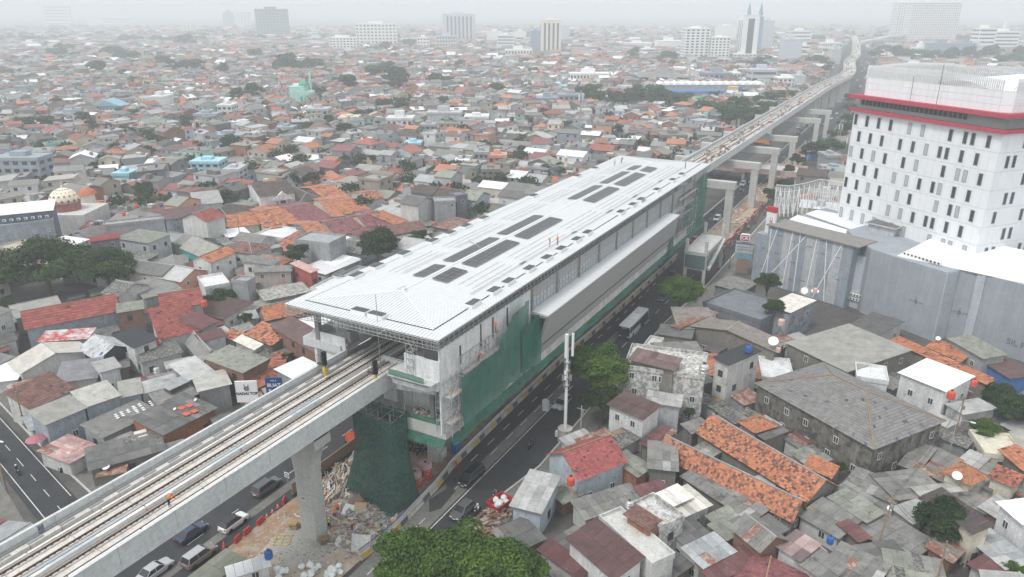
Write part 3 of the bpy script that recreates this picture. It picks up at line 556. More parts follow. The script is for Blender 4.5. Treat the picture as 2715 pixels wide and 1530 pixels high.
# ------------------------------------------------------------------ solar panels: every array is a thing, its panels parts
for side, xa, xb, sx in (('right', -60.7, -58.05, 1), ('left', -64.25, -62.15, -1)):
 pw_ = (xb-xa)/3; PM = MB(); PM.box(.03, pw_-.03, .03, 1.42, 0, .05); pmesh = PM.mesh('panel', 'solar')
 for nm, s0, n in [('nearest', 85.4, 4), ('second', 93.6, 10), ('third', 111.0, 10), ('fourth', 141.4, 10), ('fifth', 159.2, 10), ('farthest', 176.9, 4)]:
  t = empty('solar_array', (xa, s0, rz(xa)+.2), 0, f'{nm} dark solar panel array from the near end, {side} of the station roof ridge', 'solar panels', 'solar panel arrays along the station roof ridge'); t.rotation_euler = (0, math.atan2(rz(xa)-rz(xb), xb-xa), 0)
  for i in range(n):
   for j in range(3): link('panel', pmesh, t, (j*pw_, i*1.47, .05))
  b = MB(); b.box(-.03, xb-xa+.03, 0, n*1.47, -.02, .035); b.build('rack', 'galv', t)
# ------------------------------------------------------------------ nets, scaffolding
def net(name, pts, m, lab, nseg=14, sag=.25, seed=1, cat='safety net'):
 """pts: list of (x,y,ztop,zbottom) along the sheet; a hanging wavy cloth with thickness from its folds"""
 r_ = random.Random(seed); b = MB(); cols = []
 P = []
 for (a, c) in zip(pts, pts[1:]):
  for i in range(nseg): t = i/nseg; P.append([a[j]+(c[j]-a[j])*t for j in range(4)])
 P.append(list(pts[-1])); nv = 12; V = []
 dx = pts[-1][0]-pts[0][0]; dy = pts[-1][1]-pts[0][1]; L_ = math.hypot(dx, dy) or 1; nx, ny = dy/L_, -dx/L_
 ph = [r_.uniform(0, 6) for _ in range(4)]
 for i, p in enumerate(P):
  for j in range(nv+1):
   v = j/nv; z = p[2]+(p[3]-p[2])*v; o = sag*(math.sin(i*.55+ph[0]+v*1.5)*.6+math.sin(i*1.3+ph[1]-v*3)*.3+math.sin(v*7+i*.2+ph[2])*.25)
   V.append((p[0]+nx*o, p[1]+ny*o, z))
 b.v = V
 for i in range(len(P)-1):
  for j in range(nv): a = i*(nv+1)+j; b.f.append((a, a+nv+1, a+nv+2, a+1)); b.c.append(None); b.m.append(0)
 o = b.build(name, m, smooth=True); tag(o, lab, cat); return o
net('safety_net', [(-47.2, 72.2, 20.2, 12.2), (-47.2, 77.5, 20.3, 12.6), (-47.2, 82.0, 20.2, 12.8), (-47.2, 84.2, 22.8, 13.2), (-47.3, 87.5, 24.3, 13.1), (-47.4, 91.6, 24.4, 13.0)], 'net_green', 'large green safety net hung on the near right flank of the station', 9, .3, 2)
net('safety_net', [(-47.1, 88.5, 20.9, 13.2), (-47.2, 95.4, 20.9, 12.4)], 'net_green', 'green netting flap hanging right at the canopy end of the station', 8, .3, 3)
net('safety_net', [(-48.5, 186.0, 24.3, 11.5), (-48.5, 196.5, 24.9, 11.0)], 'net_green', 'tall green net sheet at the far end of the station flank', 10, .35, 4)
net('safety_net', [(-48.35, 176.5, 18.5, 11.5), (-48.35, 185.4, 19.6, 11.5)], 'net_green', 'shorter green net beside the tall one at the far station end', 8, .35, 5)
net('safety_net', [(-47.6, 163.5, 19.6, 10.8), (-47.9, 167.5, 14.0, 9.6)], 'net_green', 'narrow green net strip draped where the grey canopy ends', 6, .3, 6)
# sloping catch net below the slab edge
b = MB(); n = 60
for i in range(n+1):
 s = 71+i*(199-71)/n; wv = math.sin(i*1.7)*.25
 for j in range(4): b.v.append((-48.75+j*.3+wv*j/5, s, 11.3-j*.3-abs(math.sin(i*.9+j))*.2))
for i in range(n):
 for j in range(3): a = i*4+j; b.f.append((a, a+4, a+5, a+1)); b.c.append(None); b.m.append(0)
tag(b.build('catch_net', 'net_green'), 'long sloping green catch net sagging below the station slab edge', 'safety net')
b = MB(); 
for i in range(14):
 x = -56+i*.55
 for j in range(4): b.v.append((x, 70.4-j*.3, 11.3-j*.3-abs(math.sin(i*.8+j))*.2))
for i in range(13):
 for j in range(3): a = i*4+j; b.f.append((a, a+4, a+5, a+1)); b.c.append(None); b.m.append(0)
tag(b.build('catch_net', 'net_green'), 'short green catch net below the front corner of the station slab', 'safety net')
net('balcony_net', [(-56.0, 70.45, 14.0, 13.0), (-49.0, 70.45, 14.0, 13.2)], 'net_green', 'low green net railing along the front edge of the concourse slab', 8, .1, 8)
net('balcony_net', [(-55.9, 67.95, 21.4, 20.5), (-50.2, 67.95, 21.3, 20.5)], 'net_green', 'low green net railing on the platform ledge', 8, .1, 9)
def scaffold(name, nodes_x, nodes_y, z0, z1, lift, lab, boards=True):
 t = empty(name, (0, 0, 0), 0, lab, 'scaffolding'); b = MB(); h = MB()
 for x in nodes_x:
  for y in nodes_y: b.beam((x, y, z0), (x, y, z1), .05, 4)
 z = z0+lift; k_ = 0
 while z <= z1+.01:
  for y in nodes_y: b.beam((nodes_x[0], y, z), (nodes_x[-1], y, z), .045, 4); b.beam((nodes_x[0], y, z-1), (nodes_x[-1], y, z-1), .035, 4)
  for x in nodes_x: b.beam((x, nodes_y[0], z), (x, nodes_y[-1], z), .045, 4)
  for i, (xa, xb) in enumerate(zip(nodes_x, nodes_x[1:])): b.beam((xa if (k_+i) % 2 else xb, nodes_y[0], z-lift), (xb if (k_+i) % 2 else xa, nodes_y[0], z), .035, 4)
  for i, (ya, yb) in enumerate(zip(nodes_y, nodes_y[1:])): b.beam((nodes_x[-1], ya if (k_+i) % 2 else yb, z-lift), (nodes_x[-1], yb if (k_+i) % 2 else ya, z), .035, 4)
  z += lift; k_ += 1
 b.build('tube_frame', 'galv', t)['kind'] = 'stuff'
 if boards:
  z = z0+lift
  while z <= z1: h.box(nodes_x[0]+.1, nodes_x[-1]-.1, nodes_y[0]+.1, nodes_y[-1]-.1, z-.02, z+.03); z += lift*2
  h.build('board', 'w_beige', t)
 return t
scaffold('scaffold', [-49.9, -48.5, -47.4], [69.9, 71.6, 73.0], 12.4, 20.6, 1.9, 'steel scaffold bay at the front corner of the station')
scaffold('scaffold', [-48.6, -47.7], [74, 76.5, 79, 81.5, 84], 12.9, 22.2, 2.3, 'scaffold run behind the green net on the station flank')
scaffold('scaffold', [-48.6, -47.9], [171, 174, 177, 180, 183, 186], 11.5, 22.6, 2.2, 'scaffold run at the far end of the station flank')
scaffold('scaffold', [-53.6, -52.6], [69.0, 70.0], 20.6, 25.0, 1.1, 'slim access ladder tower in front of the platform wall', False)
scaffold('stair_scaffold', [-61.0, -59.0, -57.0, -55.0], [66.6, 69.8], 0.0, 15.4, 2.0, 'scaffold stair tower wrapped in dark green net below the station', False)
t = empty('stair_flight', (0, 0, 0), 0, 'steel stair flights zigzagging inside the netted scaffold tower', 'stairs')
sm = MB(); sm.box(-.5, .5, -.13, .13, 0, .04); smm = sm.mesh('stair_tread', 'galv')
for f_ in range(4):
 for i in range(10): link('stair_tread', smm, t, (-60.4+i*.5 if f_ % 2 == 0 else -55.9-i*.5, 67.4, 5.0+f_*2.4+i*.24), math.pi/2)
# dark net round the tower, flared at the base
b = MB(); ring_t = [(-61.2, 66.3), (-54.8, 66.3), (-54.8, 70.0), (-61.2, 70.0)]; ring_b = [(-64.6, 67.2), (-54.6, 64.9), (-53.6, 70.2), (-63.5, 70.6)]
lv = 14; n = 10; rr = random.Random(5)
for j in range(lv+1):
 v = j/lv; vb = max(0, (v-.35)/.65)**1.2
 for i in range(4):
  for q_ in range(n):
   t_ = q_/n; a = ring_t[i]; c = ring_t[(i+1) % 4]; d = ring_b[i]; e = ring_b[(i+1) % 4]
   x = (a[0]+(c[0]-a[0])*t_)*(1-vb)+(d[0]+(e[0]-d[0])*t_)*vb; y = (a[1]+(c[1]-a[1])*t_)*(1-vb)+(d[1]+(e[1]-d[1])*t_)*vb
   o_ = .12*math.sin(q_*2.1+j*.4+i)*v; b.v.append((x+o_*.7, y+o_, 14.0-13.9*v+(0 if j else .6*rr.random())))
W = 4*n
for j in range(lv):
 for i in range(W): a = j*W+i; c = j*W+(i+1) % W; b.f.append((a, c, c+W, a+W)); b.c.append(None); b.m.append(0)
tag(b.build('tower_net', 'net_dark', smooth=True), 'dark green net shroud flaring to the ground around the scaffold stair tower', 'safety net')
# ------------------------------------------------------------------ houses
FOOT = []          # occupied footprints: (cx, cy, ux, uy, half w, half d)
def occupy(cx, cy, ux, uy, hw, hd): FOOT.append((cx, cy, ux, uy, hw, hd))
TCOL = {'t_orange': (.42, .17, .095), 't_red': (.27, .08, .07), 't_brown': (.19, .105, .09), 't_maroon': (.22, .085, .09), 't_rusty': (.38, .14, .09), 't_dkbrown': (.095, .075, .07), 't_mottle': (.46, .19, .105), 't_grey': (.21, .205, .2)}
TDARK = {'t_orange': .06, 't_red': .03, 't_brown': .05, 't_maroon': .03, 't_rusty': .22, 't_dkbrown': .0, 't_mottle': .30, 't_grey': .02}
def tiles(b, eA, eB, rB, rA, kind, size, rnd, rough=.03):
 eA, eB, rB, rA = Vector(eA), Vector(eB), Vector(rB), Vector(rA); L_ = ((rA+rB)/2-(eA+eB)/2).length; nr = max(2, int(L_/size)); n = (eB-eA).cross(rA-eA).normalized()
 if n.z < 0: n = -n
 base = TCOL[kind]; pd = TDARK[kind]; Wd = (eB-eA).length; nc = max(2, int(Wd/size)); ph = rnd.uniform(0, 50)
 for r in range(nr):
  t0, t1 = r/nr, (r+1)/nr; a0, b0, a1, b1 = eA.lerp(rA, t0), eB.lerp(rB, t0), eA.lerp(rA, t1), eB.lerp(rB, t1); ncr = max(1, int(nc*(b0-a0).length/Wd)); dn = (a1-a0).normalized()*.05
  for c in range(ncr):
   u0, u1 = c/ncr, (c+1)/ncr; k = rnd.uniform(.86, 1.12) if kind == 't_grey' else rnd.uniform(.76, 1.2); big = .5+.5*math.sin(c*.21*size*3+ph)*math.cos(r*.33+ph*.7)
   col = (base[0]*k, base[1]*k, base[2]*k)
   if rnd.random() < pd*(.75+.5*big): q_ = rnd.uniform(.35, .75); col = (base[0]*.5*q_*1.5, base[1]*.62*q_*1.5, base[2]*.9*q_*1.5)
   lift = n*(.05+rnd.uniform(0, rough)); j = rnd.uniform(-rough, rough)
   p0 = a0.lerp(b0, u0)-dn+lift; p1 = a0.lerp(b0, u1)-dn+lift+n*rnd.uniform(-rough, rough)*.5; p2 = a1.lerp(b1, u1)+n*.01; p3 = a1.lerp(b1, u0)+n*.01
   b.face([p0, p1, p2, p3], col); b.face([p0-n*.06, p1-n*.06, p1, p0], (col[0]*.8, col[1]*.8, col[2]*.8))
WIN = {}
def window_mesh(wd, ht, fr='frame_white'):
 k = (wd, ht, fr)
 if k not in WIN:
  a = MB(); f = .07; a.box(-wd/2, wd/2, -.05, .04, 0, f); a.box(-wd/2, wd/2, -.05, .04, ht-f, ht); a.box(-wd/2, -wd/2+f, -.05, .04, f, ht-f); a.box(wd/2-f, wd/2, -.05, .04, f, ht-f); a.box(-.03, .03, -.04, .04, f, ht-f)
  p = MB(); p.box(-wd/2+f, wd/2-f, -.015, .02, f, ht-f); WIN[k] = (a.mesh('window', fr), p.mesh('pane', 'glass'))
 return WIN[k]
def add_window(root, x, y, z, ang, wd=.9, ht=1.1, fr='frame_white', pane=True):
 f, p = window_mesh(wd, ht, fr); o = link('window', f, root, (x, y, z), ang)
 if pane: link('pane', p, o)
 return o
def house_rect(a, ang, W, D, z, rise, kind, roof, wall, label, cat='house', group=None, win=True, seed=None, near=None, z0=0.0, over=.3, name=None, sheet=True):
 rnd = random.Random(seed if seed is not None else int(a[0]*97+a[1]*31)); W = max(1.6, W); D = max(1.6, D)
 ca, sa = math.cos(ang), math.sin(ang); ctr = (a[0]+ca*W/2-sa*D/2, a[1]+sa*W/2+ca*D/2); dist = math.hypot(ctr[0], ctr[1]); occupy(ctr[0], ctr[1], ca, sa, W/2, D/2)
 istile = roof.startswith('t_'); nm = name or ('tiled_house' if istile else 'concrete_house' if kind == 'f' else 'tin_roof_house')
 t = empty(nm, (a[0], a[1], 0), ang, label, cat, group); o_ = over if kind != 'f' else 0; i_ = .12
 wb = MB(); x0, x1, y0, y1 = i_, W-i_, i_, D-i_
 if kind == 's': zt = [z, z, z+rise, z+rise]
 else: zt = [z]*4
 wz = z0
 base = [(x0, y0), (x1, y0), (x1, y1), (x0, y1)]
 wb.hexa([(x, y, wz) for x, y in base]+[(x, y, zz-.04) for (x, y), zz in zip(base, zt)])
 if kind == 'g': wb.hexa([(x0, y0, z-.04), (x1, y0, z-.04), (x1, y1, z-.04), (x0, y1, z-.04), (x0, D/2-.01, z+rise-.12), (x1, D/2-.01, z+rise-.12), (x1, D/2+.01, z+rise-.12), (x0, D/2+.01, z+rise-.12)])
 if kind == 'x': wb.hexa([(x0, y0, z-.04), (x1, y0, z-.04), (x1, y1, z-.04), (x0, y1, z-.04), (W/2-.01, y0, z+rise-.12), (W/2+.01, y0, z+rise-.12), (W/2+.01, y1, z+rise-.12), (W/2-.01, y1, z+rise-.12)])
 wb.build('wall', wall, t)
 slopes = []      # (eaveA, eaveB, ridgeB, ridgeA)
 def drop(h, run, o): return h*o/run
 if kind == 'g':
  dz = drop(rise, D/2, o_); slopes = [[(-o_, -o_, z-dz), (W+o_, -o_, z-dz), (W+o_, D/2, z+rise), (-o_, D/2, z+rise)], [(W+o_, D+o_, z-dz), (-o_, D+o_, z-dz), (-o_, D/2, z+rise), (W+o_, D/2, z+rise)]]
 elif kind == 'x':
  dz = drop(rise, W/2, o_); slopes = [[(-o_, D+o_, z-dz), (-o_, -o_, z-dz), (W/2, -o_, z+rise), (W/2, D+o_, z+rise)], [(W+o_, -o_, z-dz), (W+o_, D+o_, z-dz), (W/2, D+o_, z+rise), (W/2, -o_, z+rise)]]
 elif kind == 's':
  dz = drop(rise, D, o_); slopes = [[(-o_, -o_, z-dz), (W+o_, -o_, z-dz), (W+o_, D+o_, z+rise+dz), (-o_, D+o_, z+rise+dz)]]
 elif kind == 'h':
  m = min(W, D)/2; q0, q1 = ((m, D/2), (W-m, D/2)) if W >= D else ((W/2, m), (W/2, D-m)); dz = drop(rise, m, o_)
  A, B_, C_, D_ = (-o_, -o_, z-dz), (W+o_, -o_, z-dz), (W+o_, D+o_, z-dz), (-o_, D+o_, z-dz); q0 = (*q0, z+rise); q1 = (*q1, z+rise)
  if W >= D: slopes = [[A, B_, q1, q0], [C_, D_, q0, q1], [B_, C_, q1, q1], [D_, A, q0, q0]]
  else: slopes = [[D_, A, q0, q1], [B_, C_, q1, q0], [A, B_, q0, q0], [C_, D_, q1, q1]]
 if kind == 'f':
  rb_ = MB(); rb_.box(.2, W-.2, .2, D-.2, z-.3, z-.25); rb_.build('flat_roof', roof, t)
  pb = MB(); pt = .16
  pb.box(0, W, 0, pt, z-.4, z+.45); pb.box(0, W, D-pt, D, z-.4, z+.45); pb.box(0, pt, pt, D-pt, z-.4, z+.45); pb.box(W-pt, W, pt, D-pt, z-.4, z+.45); pb.build('parapet', wall, t)
 elif istile:
  size = .34 if dist < 115 else .5 if dist < 160 else .8 if dist < 260 else 1.3
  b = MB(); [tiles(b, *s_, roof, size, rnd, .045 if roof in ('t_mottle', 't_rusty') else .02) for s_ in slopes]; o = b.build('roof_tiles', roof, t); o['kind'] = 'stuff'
  b = MB()
  for s_ in slopes: b.face(s_)
  b.build('roof_batten', 'timber', t)
  b = MB()
  if kind in 'gx': b.beam(Vector(slopes[0][2])+Vector((0, 0, .08)), Vector(slopes[0][3])+Vector((0, 0, .08)), .13, 4)
  if kind == 'h':
   for s_ in slopes: b.beam(Vector(s_[0])+Vector((0, 0, .08)), Vector(s_[3])+Vector((0, 0, .08)), .11, 4)
   b.beam(Vector(q0)+Vector((0, 0, .08)), Vector(q1)+Vector((0, 0, .08)), .11, 4)
  if b.v: b.build('ridge', 'w_grey' if rnd.random() < .5 else 'timber', t)
 else:
  usep = sheet and dist < 118 and kind != 'h'
  b = MB()
  for s_ in slopes:
   S_ = [Vector(p) for p in s_]; n = (S_[1]-S_[0]).cross(S_[3]-S_[0]).normalized()*(.03 if usep else .06)
   if kind == 'h' and (S_[2]-S_[3]).length < .01: b.face([S_[0], S_[1], S_[2]]); b.face([S_[0]+n, S_[1]+n, S_[2]+n])
   else: b.hexa(S_+[p+n for p in S_])
  b.build('roof_sheet' if not usep else 'roof_frame', roof if not usep else 'timber', t)
  if usep:
   for s_ in slopes:
    S_ = [Vector(p) for p in s_]; ux = (S_[1]-S_[0]); wl = ux.length; ux.normalize(); uy = (S_[3]-S_[0]); ll = uy.length; uy.normalize(); uz = ux.cross(uy)
    nx = max(1, min(16, round(wl/1.06))); ny = max(1, min(6, round(ll/2.5))); pw, pl_ = wl/nx, ll/ny
    pb = MB(); pb.box(.0, pw-.03, -.10, pl_+.02, 0, .035); pm = pb.mesh('roof_panel', roof); alts = [pb.mesh('roof_panel', q_) for q_ in ALT.get(roof, ())]; RM = Matrix((ux, uy, uz)).transposed()
    for i in range(nx):
     for j in range(ny):
      p = S_[0]+ux*(i*pw)+uy*(j*pl_)+uz*(.035+.02*(j % 2)+rnd.uniform(0, .015)); mt = RM.to_4x4() @ Matrix.Rotation(rnd.uniform(-.012, .012), 4, 'Z') @ Matrix.Rotation(-.012+rnd.uniform(-.006, .006), 4, 'X'); o = link('roof_panel', rnd.choice(alts) if alts and rnd.random() < .13 else pm, t); mt.translation = p; o.matrix_local = mt
  if kind in 'gx': b = MB(); b.beam(Vector(slopes[0][2])+Vector((0, 0, .1)), Vector(slopes[0][3])+Vector((0, 0, .1)), .12, 4); b.build('ridge_cap', 'r_lgrey' if roof != 'r_brown' else 'r_brown', t)
 if win and dist < 420:
  fr = 'frame_white' if rnd.random() < .6 else 'frame_dark'
  for lv in range(0, 3):
   zz = .9+lv*2.9
   if zz+1.6 > z or zz < z0: continue
   if dist > 150 and zz+3.4 < z: continue
   for q_ in range(max(1, min(5, int(W/3.2)))):
    if rnd.random() < .72: add_window(t, (q_+.5+rnd.uniform(-.15, .15))*W/max(1, min(5, int(W/3.2))), i_-.03, zz, 0, .9, 1.15, fr, dist < 240)
   for q_ in range(max(1, min(4, int(D/3.6)))):
    if rnd.random() < .55: add_window(t, (W-i_+.03 if ca*ctr[0]+sa*ctr[1] < 0 else i_-.03), (q_+.5)*D/max(1, min(4, int(D/3.6))), zz, math.pi/2 if ca*ctr[0]+sa*ctr[1] < 0 else -math.pi/2, .9, 1.15, fr, dist < 240)
 return t
def house(c, kind, ax, ay, bx, by, cx_, cy_, z, rise, roof, wall, label, **k):
 dz = rise if kind in 'gs' else 0
 a, b, cc = ap(c, ax, ay, z), ap(c, bx, by, z), ap(c, cx_, cy_, z+dz); ex = (b-a).xy; W = ex.length; ex.normalize(); ey = Vector((-ex.y, ex.x)); d = (cc-a).xy.dot(ey)
 if d < 0: a, b = b, a; ex = -ex; ey = -ey; d = -d
 D = 2*d if kind == 'g' else d
 return house_rect((a.x, a.y), math.atan2(ex.y, ex.x), W, min(D, 45), z, rise, kind, roof, wall, label, **k)
ALT = {'r_grey': ('r_rust', 'r_lgrey', 'r_dark', 'r_dark', 'r_rough', 'r_grgreen'), 'r_grgreen': ('r_rough', 'r_lgrey', 'r_grey'), 'r_dark': ('r_grey', 'r_rough'), 'r_maroon': ('r_rust', 'r_brown'), 'r_lgrey': ('r_beige', 'r_lgrey', 'r_silver'), 'r_beige': ('r_lgrey',), 'r_rough': ('r_grey', 'r_dark'), 'r_brownpale': ('r_grey',), 'r_cream': ('r_beige', 'r_white'), 'r_silver': ('r_rust', 'r_lgrey'), 'r_palered': ('r_rust',), 'r_rust': ('r_grey', 'r_maroon'), 'r_patch_grey': ('r_white', 'r_dark', 'r_grey')}
ZF = {'a': .8, 'd': .8, 'b': .8, 'q': .9}
def zf(c, z): return z if z >= 12.4 and c == 'a' else max(2.3, z*ZF.get(c, .72))
